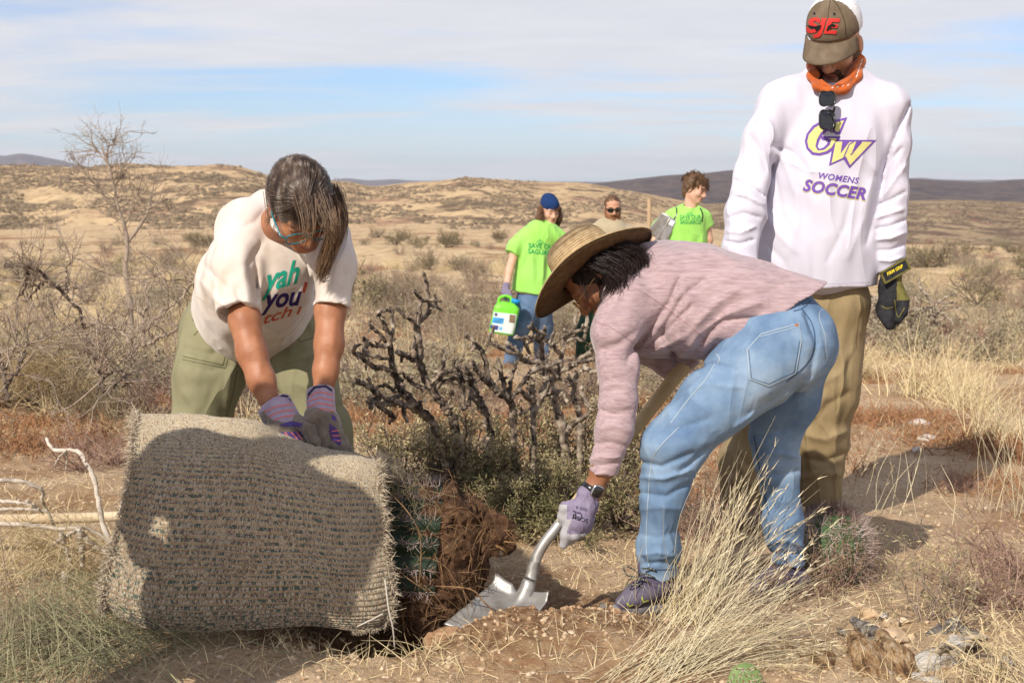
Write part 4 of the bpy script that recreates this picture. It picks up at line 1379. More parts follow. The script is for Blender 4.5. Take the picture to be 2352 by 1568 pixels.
    for i, (r_, z_) in enumerate(pr):
        t = i / 149
        rib = .0019 * math.sin(i * 2 * math.pi / 3.0)
        bend = np.clip((r_ - .095) / .11, 0, 1)
        # brim droops before and behind, lifts at the sides
        zz_ = z_ + rib - bend ** 1.3 * (.014 * np.cos(2 * th) + .006) + .004 * bend * np.sin(3 * th + 1)
        rx = r_ * (1.0 if r_ > .1 else .98 + .1 * (1 - bend))
        pts[i] = hcn + hat_axis * zz_[:, None] + hx * (rx * np.cos(th))[:, None] + hy * (r_ * (.94 - .02 * bend) * np.sin(th))[:, None]
    A = Acc()
    A.grid(pts, wrap_u=True)
    UVh = np.stack(np.meshgrid(np.linspace(0, 1, 150), np.linspace(0, 1, 96), indexing='ij'), -1).reshape(-1, 2)
    hat = link('straw_hat', mesh_np('straw_hat', A.v[0], A.q[0], uv=UVh), STRAW, body)
    rings(STRAW)
    rings(STRAW_U)
    mo = hat.modifiers.new('thickness', 'SOLIDIFY')
    mo.thickness, mo.offset = .003, 0
    hat.data.materials.append(STRAW_U)
    mo.material_offset = 0
    A = Acc()  # added sheet under the brim that carries the painted shade
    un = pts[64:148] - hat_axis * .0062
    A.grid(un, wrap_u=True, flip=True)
    link('brim_shade_sheet', mesh_np('brim_shade_sheet', A.v[0], A.q[0], uv=np.stack(np.meshgrid(np.linspace(.43, .99, 84), np.linspace(0, 1, 96), indexing='ij'), -1).reshape(-1, 2)), STRAW_U, hat)

    # dark bob
    hcS = Sdf(.005, .015)
    hcS.ell(L(0, -.014, .030), np.array((.080, .098, .084)), Rm, .01)
    hcS.ell(L(0, .11, -.03), np.array((.09, .075, .09)), Rm, .012, 's')
    hcS.chain([(1400, 600, 4.10, 45), (1432, 620, 4.08, 46), (1420, 655, 4.05, 34), (1396, 680, 4.03, 20)], k=.03)
    hair = link('hair', hcS.build('hair'), BLACK_HAIR, body)
    A = Acc()
    lock(A, [P(1350, 590, 4.03), P(1400, 590, 4.0), P(1440, 612, 3.99), P(1440, 650, 3.99), P(1424, 682, 4.0)], .014, .014, 300, .0010, 12, .005, 21)
    lock(A, [P(1370, 575, 4.04), P(1420, 572, 4.02), P(1462, 590, 4.02), P(1470, 620, 4.02), P(1452, 650, 4.02)], .014, .012, 300, .0010, 12, .006, 22)
    lock(A, [P(1345, 606, 4.02), P(1384, 606, 3.985), P(1410, 640, 3.975), P(1400, 680, 3.985), P(1378, 704, 3.99)], .011, .009, 300, .0010, 12, .004, 23)
    lock(A, [P(1372, 600, 3.99), P(1410, 620, 3.97), P(1424, 655, 3.97), P(1404, 690, 3.98)], .014, .012, 250, .0010, 12, .004, 24)
    lock(A, [P(1440, 575, 4.03), P(1476, 585, 4.03), P(1482, 600, 4.02)], .008, .010, 60, .0008, 8, .006, 25)
    lock(A, [P(1330, 620, 4.03), P(1340, 660, 4.01), P(1350, 690, 4.0)], .006, .006, 24, .0007, 8, .004, 26)
    link('strands', A.me('strands'), BLACK_HAIR, hair)
    A = Acc()
    A.tube(spline([P(1412, 606, 3.985), P(1402, 618, 3.975), P(1396, 634, 3.972)], 6), .006, 6)
    link('hair_tie', A.me('hair_tie'), mat('blue_white_cloth', [(.12, .14, .4), (.7, .68, .7), (.5, .1, .12)], scale=120, lo=.4, hi=.6), hair)
    A = Acc()
    for q in (-1, 1):
        th = np.linspace(0, 2 * math.pi, 20)
        A.tube([L(q * .032 + .026 * math.cos(a), .106, -.012 + .021 * math.sin(a)) for a in th], .0013, 5, False)
        A.tube([L(q * .058, .106, -.004), L(q * .074, .09, -.002), L(q * .079, .02, .0), L(q * .078, -.01, -.004)], .0014, 5)
    A.tube([L(-.007, .107, -.008), L(0, .110, -.006), L(.007, .107, -.008)], .0013, 5)
    link('spectacles', A.me('spectacles'), mat('gold_wire', [(.62, .44, .2)], rough=.3, metal=1), body)


# ---------- the standing man in the white shirt
def man_standing():
    z = 1.12
    hd = P(1919, 97, 5.14)
    Rm = frame((-.40, -.68, -.60), (-.22, -.52, .82))
    b = Sdf(.0055, .02)
    L = head_prims(b, hd, Rm, z, nose=1.03)
    b.cone(L(0, -.03, -.05), .058, P(1918, 215, 5.17), .062, .03)
    b.chain([(1815, 255, 5.17, 30), (1925, 240, 5.18, 36), (2020, 260, 5.17, 30)])
    b.chain([(1910, 330, 5.16, 80), (1880, 560, 5.15, 72)])
    b.chain([(1802, 265, 5.15, 28), (1727, 403, 5.06, 22), (1702, 560, 4.96, 20), (1716, 650, 4.9, 18)])
    b.chain([(2026, 275, 5.17, 22), (2052, 380, 5.13, 15), (2054, 437, 5.11, 15), (2046, 560, 5.09, 16), (2047, 640, 5.09, 18)])
    body = link('person', b.build('person'), SKIN_FAIR, label='tall bearded man in a white long-sleeved sports shirt, cap and orange neck gaiter, standing', cat='person')
    lips(body, L, Rm, hd, z)
    bd = Sdf(.004, .012)
    bd.cone(L(-.052, .004, -.03), .026, L(-.046, .012, -.062), .029, .02)
    bd.cone(L(.052, .004, -.03), .026, L(.046, .012, -.062), .029, .02)
    bd.cone(L(-.046, .010, -.062), .029, L(-.020, .064, -.096), .0275, .02)
    bd.cone(L(.046, .010, -.062), .029, L(.020, .064, -.096), .0275, .02)
    bd.cone(L(-.020, .066, -.098), .0275, L(.020, .066, -.098), .0275, .02)
    bd.cone(L(-.024, .084, -.056), .0075, L(0, .090, -.052), .0075, .006)
    bd.cone(L(.024, .084, -.056), .0075, L(0, .090, -.052), .0075, .006)
    bd.cone(L(-.026, .082, -.058), .008, L(-.024, .074, -.085), .012, .008)
    bd.cone(L(.026, .082, -.058), .008, L(.024, .074, -.085), .012, .008)
    bd.ell(L(0, .104, -.0685), np.array((.020, .030, .0095)), Rm, .004, 's')
    bd.wrinkle(90, .002, seed=3)
    link('beard', bd.build('beard'), BEARD_DK, body)

    s = Sdf(.0056, .035)
    fl = (np.array((0, 1, 0)), 1.45)
    s.chain([(1800, 246, 5.15, 62), (1918, 222, 5.17, 70), (2028, 252, 5.15, 61)], k=.04)
    s.cone(P(1905, 186, 5.18), .085, P(1935, 190, 5.18), .085, .04)
    s.chain([(1908, 330, 5.15, 138), (1886, 470, 5.15, 139), (1874, 560, 5.15, 141), (1871, 655, 5.15, 141)], k=.04, flat=fl, cap=(0.03, 0, -1))
    s.chain([(1798, 250, 5.14, 56), (1752, 318, 5.1, 44), (1728, 403, 5.06, 40), (1711, 490, 5.0, 42), (1700, 570, 4.96, 38), (1714, 640, 4.9, 32)], k=.025, cap=True, hollow=.006)
    s.chain([(2030, 256, 5.14, 58), (2048, 330, 5.12, 42), (2053, 437, 5.1, 32), (2045, 535, 5.09, 34), (2046, 584, 5.09, 31), (2048, 622, 5.09, 29)], k=.022, cap=True, hollow=.006)
    s.ell(P(1915, 168, 5.12), (.085, .075, .06), None, .015, 's')
    for f, w, a in (([(1773, 336), (1820, 350), (1860, 400), (1875, 450)], 11, -.008), ([(1776, 340), (1800, 370), (1830, 450), (1835, 520)], 11, .006), ([(1768, 360), (1785, 430), (1800, 500)], 10, -.005),
                    ([(2088, 240), (2050, 330), (2022, 410)], 9, -.012), ([(2026, 412), (2012, 480), (1990, 560)], 11, -.009), ([(2000, 420), (1985, 500), (1950, 590)], 13, .006),
                    ([(1960, 440), (1940, 520), (1900, 600)], 12, -.005), ([(2070, 340), (2040, 380), (2030, 420)], 8, -.008), ([(2080, 380), (2050, 420), (2030, 450)], 7, .006),
                    ([(2018, 470), (2045, 460), (2078, 440)], 6, -.007), ([(2015, 500), (2045, 490), (2076, 480)], 6, .007), ([(2013, 525), (2045, 520), (2078, 505)], 6, -.007),
                    ([(2015, 550), (2045, 548), (2078, 535)], 6, .007), ([(2018, 575), (2046, 575), (2076, 562)], 5, -.006), ([(2020, 598), (2046, 600), (2075, 590)], 5, .005),
                    ([(1690, 415), (1725, 430), (1755, 450)], 7, -.008), ([(1684, 440), (1720, 452), (1752, 470)], 7, .007), ([(1675, 500), (1710, 490), (1745, 500)], 7, -.006),
                    ([(1668, 530), (1700, 535), (1735, 520)], 7, .008), ([(1668, 555), (1700, 560), (1730, 550)], 6, -.008), ([(1720, 310), (1745, 350), (1760, 390)], 10, -.005),
                    ([(1800, 480), (1850, 560), (1860, 640)], 16, .005), ([(1940, 330), (1990, 370), (2020, 400)], 12, .004), ([(1820, 330), (1850, 380)], 12, -.003),
                    ([(1760, 560), (1800, 600), (1820, 650)], 14, -.005), ([(1750, 480), (1790, 540), (1830, 580)], 14, .005)):
        s.fold(f, w * .9, a * 1.25)
    s.wrinkle(5, .007, (1, 1, .5), 31).wrinkle(12, .003, (1, 1, .6), 32)
    shirt = link('long_sleeved_shirt', s.build('long_sleeved_shirt'), WHITE, body)
    ts = bvh(shirt)
    vio = mat('violet_print', [(.16, .075, .36)], rough=.6)
    gold_p = mat('yellow_green_print', [(.66, .62, .24)], rough=.6)
    z4 = lambda *q: [((1640 + a / 3.136) * .98, c / 3.136 * .98) for a, c in q]
    G_o = z4((1085, 862), (1035, 985), (1000, 990), (975, 960), (935, 965), (905, 990), (880, 1030), (865, 1075), (880, 1095), (910, 1085), (935, 1060), (945, 1035), (900, 1030), (885, 1003), (1035, 1003), (1025, 1030), (985, 1100), (940, 1130), (880, 1145), (825, 1138), (785, 1095), (772, 1040), (785, 985), (830, 925), (900, 885), (985, 885))
    G_i = z4((1060, 885), (1022, 968), (1005, 970), (985, 945), (930, 945), (890, 975), (862, 1025), (850, 1075), (868, 1108), (915, 1103), (955, 1068), (968, 1030), (945, 1018), (1010, 1018), (968, 1085), (930, 1112), (880, 1126), (835, 1120), (800, 1085), (790, 1040), (802, 990), (845, 940), (905, 905), (985, 905))
    W_o = z4((985, 1028), (1300, 1030), (1100, 1238), (1058, 1172), (950, 1220))
    W_i1 = z4((1000, 1042), (1048, 1042), (1035, 1130), (1100, 1045), (1150, 1042), (1120, 1120), (1195, 1042), (1268, 1044), (1105, 1215), (1075, 1150), (968, 1200))
    press('crest', [G_o, W_o], ts, vio, shirt, .0016)
    press('crest_fill', [G_i, W_i1], ts, gold_p, shirt, .0028)
    press('crest', [stroke(z4((1055, 1165), (1100, 1060), (1130, 1045)), 2.2), stroke(z4((1110, 1140), (1190, 1045)), 2.2)], ts, vio, shirt, .004)
    press('lettering', [place_text('WOMENS', z4((870, 1310))[0], np.array((93, 13.0)), np.array((2, -14.0)), .02, .18, 1.08)], ts, vio, shirt, .0016)
    press('lettering_outline', [place_text('SOCCER', z4((752, 1403))[0], np.array((147, 22.0)), np.array((5, -29.0)), .062, .16, 1.06)], ts, gold_p, shirt, .0016)
    press('lettering', [place_text('SOCCER', z4((755, 1400))[0], np.array((145, 21.5)), np.array((5, -27.0)), .04, .16, 1.06)], ts, vio, shirt, .0030)
    press('seam', [stroke(spline([(2090, 236), (2056, 310), (2026, 408)], 12), 1.6), stroke(spline([(1757, 205), (1765, 270), (1774, 334)], 12), 1.4), stroke([(1736, 646), (1870, 652), (2003, 648)], 1.6)], ts, mat('shirt_seam', [(.58, .55, .66)]), shirt, .0012)

    # neck gaiter
    g = Sdf(.005, .02)
    ring = [(1864, 152, 5.14, 9), (1865, 174, 5.08, 10), (1878, 198, 5.03, 10), (1906, 210, 5.01, 10), (1938, 202, 5.03, 13), (1962, 176, 5.08, 16), (1972, 142, 5.14, 14), (1962, 128, 5.22, 14), (1920, 130, 5.26, 16), (1880, 138, 5.22, 14), (1864, 150, 5.14, 10)]
    g.chain(ring, k=.02)
    g.chain([(1884, 206, 5.08, 12), (1920, 212, 5.08, 14), (1950, 202, 5.10, 14)], k=.02)
    for f, w, a in (([(1858, 165), (1890, 200), (1940, 200)], 5, -.005), ([(1870, 150), (1890, 185), (1910, 203)], 5, .005), ([(1925, 205), (1960, 185), (1980, 150)], 5, -.005),
                    ([(1915, 200), (1955, 170), (1972, 135)], 5, .005), ([(1930, 190), (1965, 160)], 4, -.004)):
        g.fold(f, w, a)
    gm = mat('orange_gaiter', [(.42, .085, .014), (.50, .115, .022)], scale=12, rough=.9, crease=1.0, cscale=14, cdist=.012, sheen=.2)
    ga = link('neck_gaiter', g.build('neck_gaiter'), gm, body)
    press('pattern', [stroke([(1966 + 3 * i, 178 - 9 * i), (1970 + 3 * i, 171 - 9 * i)], 2) for i in range(5)] + [stroke([(1950 - 12 * i, 194 + 2 * i), (1946 - 12 * i, 197 + 2 * i)], 2) for i in range(4)],
          bvh(ga), mat('white_pattern', [(.75, .65, .58)]), ga, .0012, 4)

    # trucker cap
    TAUPE = mat('taupe_canvas', [(.125, .092, .060), (.18, .135, .092)], scale=22, rough=.9, bump=.2, bscale=300, bdist=.001)
    MESH = mat('white_cap_mesh', [(.60, .60, .63), (.86, .86, .88)], scale=220, detail=0, rough=.8, bump=.4, bscale=220, bdist=.002)
    c_ = Sdf(.005, .012)
    cc = L(0, -.006, .058)
    c_.ell(cc, np.array((.086, .106, .104)) * z, Rm, .01)
    c_.plane(L(0, 0, .045), Rm @ np.array((0, .16, -1)), .004)
    c_.ell(L(0, -.006, .044), np.array((.081, .101, .096)) * z, Rm, .004, 's')
    cap = link('cap', c_.build('cap'), MESH, body)

    def frontp(q):
        l = (q - hd) @ Rm / z
        return l[:, 1] > .012 + .35 * np.abs(l[:, 0]) * 0 + .18 * np.clip(.13 - l[:, 2], 0, 1) * 0
    paint(cap, TAUPE, lambda q: frontp(q))
    A = Acc()
    rows = []
    for i in range(9):
        t = i / 8
        row = []
        for j in range(25):
            a = (j / 24 - .5) * 2
            ang = a * 1.18
            x0, y0 = .0865 * math.sin(ang), -.006 + .106 * math.cos(ang)
            ext = .084 * math.cos(a * math.pi / 2 * .97) ** .55
            x = x0 * (1 + .06 * t)
            y = y0 + ext * t
            zc = .057 - .012 * t - .030 * (abs(x) / .086) ** 2 * (.35 + .65 * t) - .010 * t * t
            row.append(L(x, y, zc))
        rows.append(row)
    A.grid(rows)
    bill = link('bill', A.me('bill'), TAUPE, cap)
    mo = bill.modifiers.new('thickness', 'SOLIDIFY')
    mo.thickness, mo.offset = .005, 0
    tcp = bvh(cap)
    RED = mat('red_embroidery', [(.62, .035, .03)], rough=.7, bump=.3, bscale=200)
    press('emblem', [place_text('SJE', (1850, 74), (75, 3), (5, -34), .045, .12, 1.0)], tcp, RED, cap, .004, 5)
    press('emblem', [z4((785, 185), (845, 195), (895, 185), (885, 215), (862, 235), (840, 212), (810, 205)), z4((930, 225), (945, 190), (975, 175), (1005, 190), (985, 200), (970, 195), (955, 215), (940, 230))],
          tcp, mat('black_embroidery', [(.012, .01, .01)]), cap, .0065, 5)
    press('seam', [stroke(spline([(1907, 2), (1903, 25), (1901, 48)], 10), 1.6), stroke(spline([(1944, 88), (1940, 50), (1925, 14), (1912, 0)], 14), 2), stroke(spline([(1848, 85), (1880, 98), (1944, 92)], 10), 2.2)], tcp, mat('cap_seam', [(.07, .05, .033)]), cap, .002)
    press('eyelet', [[(x + 3.2 * math.cos(a), y + 3.2 * math.sin(a)) for a in np.linspace(0, 6.28, 9)[:-1]] for x, y in ((1916, 32), (1870, 31))], tcp, DARK_PLASTIC, cap, .003, 4)

    # trousers and boots
    p = Sdf(.007, .04)
    p.cone(P(1822, 690, 5.16), .115, P(1922, 690, 5.16), .115)
    p.chain([(1818, 740, 5.15, 78), (1762, 950, 5.12, 66), (1712, 1060, 5.15, 54), (1705, 1165, 5.17, 48)], cap=True)
    p.chain([(1918, 735, 5.15, 74), (1896, 900, 5.13, 70), (1886, 1010, 5.14, 60), (1882, 1150, 5.17, 50)], cap=True)
    for f, w, a in (([(1960, 800), (1930, 860), (1880, 880)], 12, .007), ([(1950, 900), (1900, 930), (1860, 980)], 10, -.008), ([(1945, 990), (1900, 1010), (1850, 1000)], 10, .008),
                    ([(1940, 1040), (1890, 1060), (1840, 1050)], 9, -.008), ([(1930, 1090), (1880, 1085), (1840, 1100)], 8, .007), ([(1975, 720), (1965, 800), (1940, 860)], 10, -.006),
                    ([(1690, 1040), (1720, 1070), (1760, 1060)], 9, -.008), ([(1680, 1110), (1710, 1105), (1750, 1120)], 9, .008), ([(1900, 680), (1890, 760), (1895, 860)], 12, .005)):
        p.fold(f, w, a)
    p.wrinkle(5, .010, (1, 1, .5), 41).wrinkle(12, .005, (.8, 1, 1), 42)
    link('trousers', p.build('trousers'), KHAKI, body)
    bm_, bs = mat('grey_brown_boot', [(.13, .095, .07), (.19, .145, .11)], scale=20), mat('dark_boot_sole', [(.03, .026, .022)])
    shoe('boot', [(1716, 1205, 4.98, 24), (1712, 1190, 5.1, 30), (1706, 1170, 5.18, 32)], [(1716, 1220, 4.98, 15), (1706, 1205, 5.2, 16)], bm_, bs, body)
    shoe('boot', [(1880, 1200, 4.98, 24), (1880, 1185, 5.1, 30), (1882, 1165, 5.18, 32)], [(1880, 1216, 4.98, 15), (1882, 1200, 5.2, 16)], bm_, bs, body)

    # work glove on the free hand
    g = Sdf(.0035, .011)
    g.chain([(2048, 628, 5.08, 24), (2044, 660, 5.07, 25), (2042, 694, 5.06, 25)], k=.014, flat=(unit((.3, 1, 0)), 1.2))
    g.chain([(2030, 700, 5.06, 13), (2028, 722, 5.05, 13), (2036, 738, 5.03, 11)], k=.005)
    g.chain([(2044, 704, 5.055, 13), (2042, 728, 5.04, 13), (2042, 748, 5.02, 10)], k=.005)
    g.chain([(2056, 702, 5.06, 12), (2056, 728, 5.05, 12), (2046, 748, 5.03, 10)], k=.005)
    g.chain([(2028, 690, 5.09, 11), (2022, 706, 5.10, 11), (2024, 722, 5.10, 9)], k=.005)
    g.chain([(2060, 660, 5.05, 15), (2074, 690, 5.03, 14), (2072, 716, 5.01, 13), (2062, 734, 5.0, 10)], k=.008)
    gl = link('work_glove', g.build('work_glove'), BLACK_CLOTH, body)
    paint(gl, OLIVE, lambda q: (proj(q)[0] > 2060) & (proj(q)[1] < 690))
    tg = bvh(gl)
    press('trim', [stroke(spline([(2024, 702), (2036, 708), (2052, 705)], 10), 2.4), stroke(spline([(2055, 688), (2058, 715), (2064, 728), (2078, 706)], 12), 2.2)], tg, OLIVE, gl, .0015, 4)
    A = Acc()
    ct = P(2056, 622, 5.03)
    dx = unit(pxdir(.86, -.48) + np.array((0, .10, 0)))
    dy = unit(pxdir(.40, .9))
    dn = np.cross(dx, dy)
    A.box(ct, dx * .052, dy * .019, dn * .004)
    st = link('wrist_strap', A.me('wrist_strap', False), BLACK_CLOTH, gl)
    A = Acc()
    for o1, h1 in ((dy * .0195, (dx * .054, dy * .0032)), (-dy * .0195, (dx * .054, dy * .0032)), (dx * .052, (dx * .0032, dy * .021)), (-dx * .052, (dx * .0032, dy * .021))):
        A.box(ct + o1, h1[0], h1[1], dn * .0055)
    link('strap_edge', A.me('strap_edge', False), OLIVE, st)
    press('lettering', [place_text('FIRM GRIP', (2039, 633), (36, -19.5), (-2.5, -7), .03, .1)], bvh(st), YELLOW, st, .002, 4)
    g = Sdf(.006, .012)
    g.chain([(1716, 655, 4.9, 20), (1722, 700, 4.88, 22), (1726, 740, 4.86, 14)])
    link('work_glove', g.build('work_glove'), BLACK_CLOTH, body)


# ---------- the three young people farther off
def volunteer(label, d, head, fwd, up, skin, shirt_m, shirt, arms, legs, pants_m, sleeves, name_sh='t_shirt', neck=None, hem=None):
    b = Sdf(.0085, .02)
    Rm = frame(fwd, up)
    hd = P(*head, d)
    L = head_prims(b, hd, Rm, 1.04, .014)
    b.cone(L(0, -.02, -.05), .052, P(*neck, d + .02), .058, .03)
    b.chain([(*q[:2], q[2], q[3] * .7) for q in shirt])
    for a in arms:
        b.chain(a)
    o = link('person', b.build('person'), skin, label=label, cat='person')
    lips(o, L, Rm, hd, 1.04)
    s = Sdf(.009, .03)
    s.chain(shirt, flat=(np.array((0, 1, 0)), 1.25), cap=True)
    for a in sleeves:
        s.chain(a, cap=True)
    s.ell(P(neck[0], neck[1] - 4, d - .03), (.062, .06, .05), None, .015, 's')
    x0, y0 = shirt[0][:2]
    for k in range(5):
        xx = x0 - 24 + 14 * k
        s.fold([(xx, y0 + 30 + 8 * (k % 2)), (xx + 6 - 4 * k, y0 + 90)], 6, -.008 if k % 2 else .008)
    s.wrinkle(6, .007, (1, 1, .5), int(head[0]))
    sh = link(name_sh, s.build(name_sh), shirt_m, o)
    p = Sdf(.01, .03)
    for l in legs:
        p.chain(l, cap=True)
    p.wrinkle(7, .006, seed=int(head[1]))
    pa = link('trousers', p.build('trousers'), pants_m, o)
    sm, so = mat('dusty_shoe', [(.13, .10, .085)]), mat('shoe_sole', [(.3, .28, .25)])
    for l in legs:
        x, y, dd, r = l[-1]
        shoe('shoe', [(x, y + 8, dd - .16, 11), (x, y, dd + .02, 13)], [(x, y + 14, dd - .17, 8), (x, y + 10, dd + .05, 8)], sm, so, o, h=.011)
    A = Acc()
    for q in (-1, 1):
        A.tube([L(q * .016, .096, .020), L(q * .032, .092, .024), L(q * .046, .080, .019)], .0035, 5)
    link('eyebrows', A.me('eyebrows'), BROWN_HAIR, o)
    A = Acc()
    for q in (-1, 1):
        c = L(q * .032, .0865, -.005)
        th = np.linspace(0, 2 * math.pi, 9)[:-1]
        A.add([c + Rm @ np.array((.0085 * math.cos(a), .002, .0042 * math.sin(a))) for a in th] + [c + Rm @ np.array((0, .004, 0))], t=[[i, (i + 1) % 8, 8] for i in range(8)])
    link('eyes', A.me('eyes'), mat('dark_iris', [(.03, .02, .015)], rough=.3), o)
    return o, L, Rm, hd, sh


def people_far():
    PRINT_G = mat('dark_green_print', [(.012, .27, .075)], rough=.8)
    # beanie
    D = 13.5
    o, L, Rm, hd, sh = volunteer('long-haired young person in a blue beanie and lime green T-shirt carrying the jug', D, (1263, 484), (.38, -.90, -.22), (0, 0, 1), SKIN_PALE, LIME,
        [(1245, 548, D, 46), (1236, 590, D, 47), (1224, 672, D, 50)],
        [[(1204, 548, D, 15), (1182, 580, D - .05, 11), (1170, 622, D - .12, 9), (1163, 662, D - .2, 7)], [(1284, 550, D, 15), (1300, 600, D, 11), (1300, 660, D - .1, 8)]],
        [[(1222, 690, D, 38), (1196, 745, D - .05, 25), (1182, 795, D - .05, 18), (1170, 838, D, 15)], [(1236, 690, D, 36), (1246, 750, D + .1, 24), (1246, 800, D + .15, 18), (1240, 842, D + .2, 15)]],
        DENIM_DK, [[(1208, 546, D, 22), (1186, 568, D - .03, 20), (1176, 584, D - .06, 18)], [(1280, 548, D, 22), (1296, 575, D, 19)]], neck=(1254, 530))
    bn = Sdf(.007, .012)
    bn.ell(L(0, -.012, .050), np.array((.088, .108, .088)), Rm, .01)
    bn.ell(L(0, -.05, .10), np.array((.06, .07, .05)), Rm, .04)
    bn.plane(L(0, .0, .040), Rm @ np.array((0, -.30, -1)), .006)
    bn.wrinkle(22, .004, (1, 1, .4), 4)
    link('beanie', bn.build('beanie'), mat('blue_beanie_knit', [(.008, .026, .10), (.015, .045, .15)], scale=80, rough=1), o)
    hs = Sdf(.008, .02)
    for q in (-1, 1):
        hs.cone(L(q * .080, -.02, .02), .030, L(q * .092, .0, -.07), .036)
        hs.cone(L(q * .092, .0, -.07), .036, L(q * .088, .01, -.12), .024)
    hs.cone(L(0, -.08, 0), .05, L(0, -.07, -.10), .05)
    hs.wrinkle(32, .014, seed=9)
    hr = link('hair', hs.build('hair'), CURLY, o)
    A = Acc()
    for k in range(26):
        q = -1 if k % 2 else 1
        st = L(q * (.080 + .02 * rng.random()), -.03 + .05 * rng.random(), .02 - .05 * rng.random())
        lock(A, [st, st + np.array((q * .02 * rng.random(), -.01, -.05)), st + np.array((q * .035 * rng.random(), -.01 - .02 * rng.random(), -.10 - .05 * rng.random()))], .008, .012, 10, .0022, 9, .018, 100 + k)
    lock(A, [L(-.05, .08, .05), L(-.02, .10, .03), L(.02, .10, .035)], .006, .008, 20, .002, 7, .008, 140)
    link('curls', A.me('curls'), CURLY, hr)
    ts = bvh(sh)
    press('lettering', [place_text('SAVE OUR', (1214, 569), (66, 4), (0, -11), .028, 0, 1.05), place_text('SAGUAROS', (1213, 582), (70, 5), (0, -11), .028, 0, 1.02)], ts, PRINT_G, sh, .003, 6)
    press('emblem', [stroke([(1232, 556), (1240, 551), (1248, 556)], 2), stroke([(1236, 558), (1252, 559)], 2), stroke([(1240, 556), (1240, 548)], 2)], ts, mat('green_print_soft', [(.10, .45, .10)]), sh, .003, 6)
    g = Sdf(.006, .01)
    g.chain([(1163, 655, D - .2, 8), (1161, 672, D - .22, 10), (1166, 684, D - .24, 9)])
    for i in range(4):
        g.chain([(1158 + 4 * i, 680, D - .24, 3.5), (1163 + 4 * i, 690, D - .26, 3.2), (1170 + 3 * i, 692, D - .24, 2.8)], k=.004)
    g.chain([(1168, 668, D - .25, 4), (1174, 680, D - .27, 3.6)], k=.005)
    link('glove', g.build('glove'), GLOVE_MAUVE, o)

    # bearded man
    D = 14.2
    o, L, Rm, hd, sh = volunteer('bearded man in sunglasses and a khaki shirt standing behind the others', D, (1407, 478), (.10, -.97, -.16), (0, 0, 1), SKIN_FAIR, RANGER,
        [(1402, 545, D, 48), (1398, 600, D, 47), (1390, 690, D, 44)],
        [[(1358, 545, D, 14), (1345, 600, D, 11), (1352, 660, D - .2, 8)], [(1446, 545, D, 14), (1455, 600, D, 11), (1446, 660, D - .2, 8)]],
        [[(1375, 700, D, 34), (1348, 760, D - .05, 24), (1338, 830, D, 17)], [(1408, 700, D, 34), (1412, 765, D, 24), (1408, 835, D, 17)]],
        GREEN_PANTS, [[(1364, 538, D, 22), (1348, 590, D, 17)], [(1440, 538, D, 22), (1452, 590, D, 17)]], 'uniform_shirt', neck=(1404, 524))
    bd = Sdf(.007, .012)
    bd.cone(L(-.066, .0, -.03), .014, L(-.05, .045, -.085), .026)
    bd.cone(L(.066, .0, -.03), .014, L(.05, .045, -.085), .026)
    bd.cone(L(-.035, .062, -.088), .030, L(.035, .062, -.088), .030)
    bd.cone(L(0, .07, -.10), .040, L(0, .065, -.165), .030)
    bd.cone(L(-.028, .09, -.055), .009, L(.028, .09, -.055), .009)
    bd.ell(L(0, .10, -.070), (.018, .02, .007), Rm, .004, 's')
    bd.wrinkle(40, .007, (1, 1, .4), 6)
    link('beard', bd.build('beard'), BEARD_RED, o)
    hs = Sdf(.007, .012)
    hs.ell(L(0, -.018, .040), np.array((.082, .098, .090)), Rm, .01)
    hs.ell(L(0, .10, -.01), np.array((.075, .075, .085)), Rm, .01, 's')
    hs.ell(L(0, .02, -.12), np.array((.12, .13, .08)), Rm, .01, 's')
    hs.wrinkle(40, .005, (1, .3, 1), 7)
    link('hair', hs.build('hair'), BROWN_HAIR, o)
    A = Acc()
    for q in (-1, 1):
        A.grid([[L(q * (.034 + x), .106 - 6 * (abs(.034 + x)) ** 2 * 1.5, -.006 + y) for x in np.linspace(-.028, .028, 9)] for y in np.linspace(-.017, .016, 4)])
        A.tube([L(q * .062, .092, .004), L(q * .080, .02, .004), L(q * .080, -.01, .0)], .004, 5)
    A.tube([L(-.06, .094, .010), L(-.03, .103, .012), L(0, .108, .010), L(.03, .103, .012), L(.06, .094, .010)], .004, 5)
    link('sunglasses', A.me('sunglasses'), LENS_DARK, o)
    A = Acc()
    for q in (-1, 1):
        A.add([P(1404 + q * 6, 528, D - .13), P(1404 + q * 24, 524, D - .06), P(1404 + q * 20, 540, D - .15), P(1404 + q * 8, 538, D - .17)], [[0, 1, 2, 3]])
    co = link('collar', A.me('collar', False), RANGER, sh)
    mo = co.modifiers.new('thickness', 'SOLIDIFY')
    mo.thickness = .006

    # youth with the shovel
    D = 12.4
    o, L, Rm, hd, sh = volunteer('brown-haired youth in a lime green T-shirt looking down, with the shovel raised', D, (1598, 432), (.74, -.58, -.34), (.12, -.08, 1), SKIN_PALE, LIME,
        [(1582, 512, D, 46), (1580, 560, D, 44), (1576, 640, D, 44)],
        [[(1544, 502, D, 15), (1512, 535, D - .12, 11), (1500, 575, D - .28, 9), (1520, 592, D - .42, 8)], [(1618, 506, D, 15), (1626, 550, D, 11), (1622, 605, D, 9), (1612, 640, D - .1, 8)]],
        [[(1562, 660, D, 36), (1556, 730, D, 25), (1552, 830, D, 17)], [(1594, 660, D, 36), (1600, 730, D, 25), (1600, 830, D, 17)]],
        DENIM_DK, [[(1548, 500, D, 22), (1524, 518, D - .05, 20), (1508, 530, D - .09, 18)], [(1614, 502, D, 22), (1624, 524, D, 18)]], neck=(1586, 478))
    hs = Sdf(.007, .012)
    hs.ell(L(0, -.020, .040), np.array((.088, .106, .086)), Rm, .01)
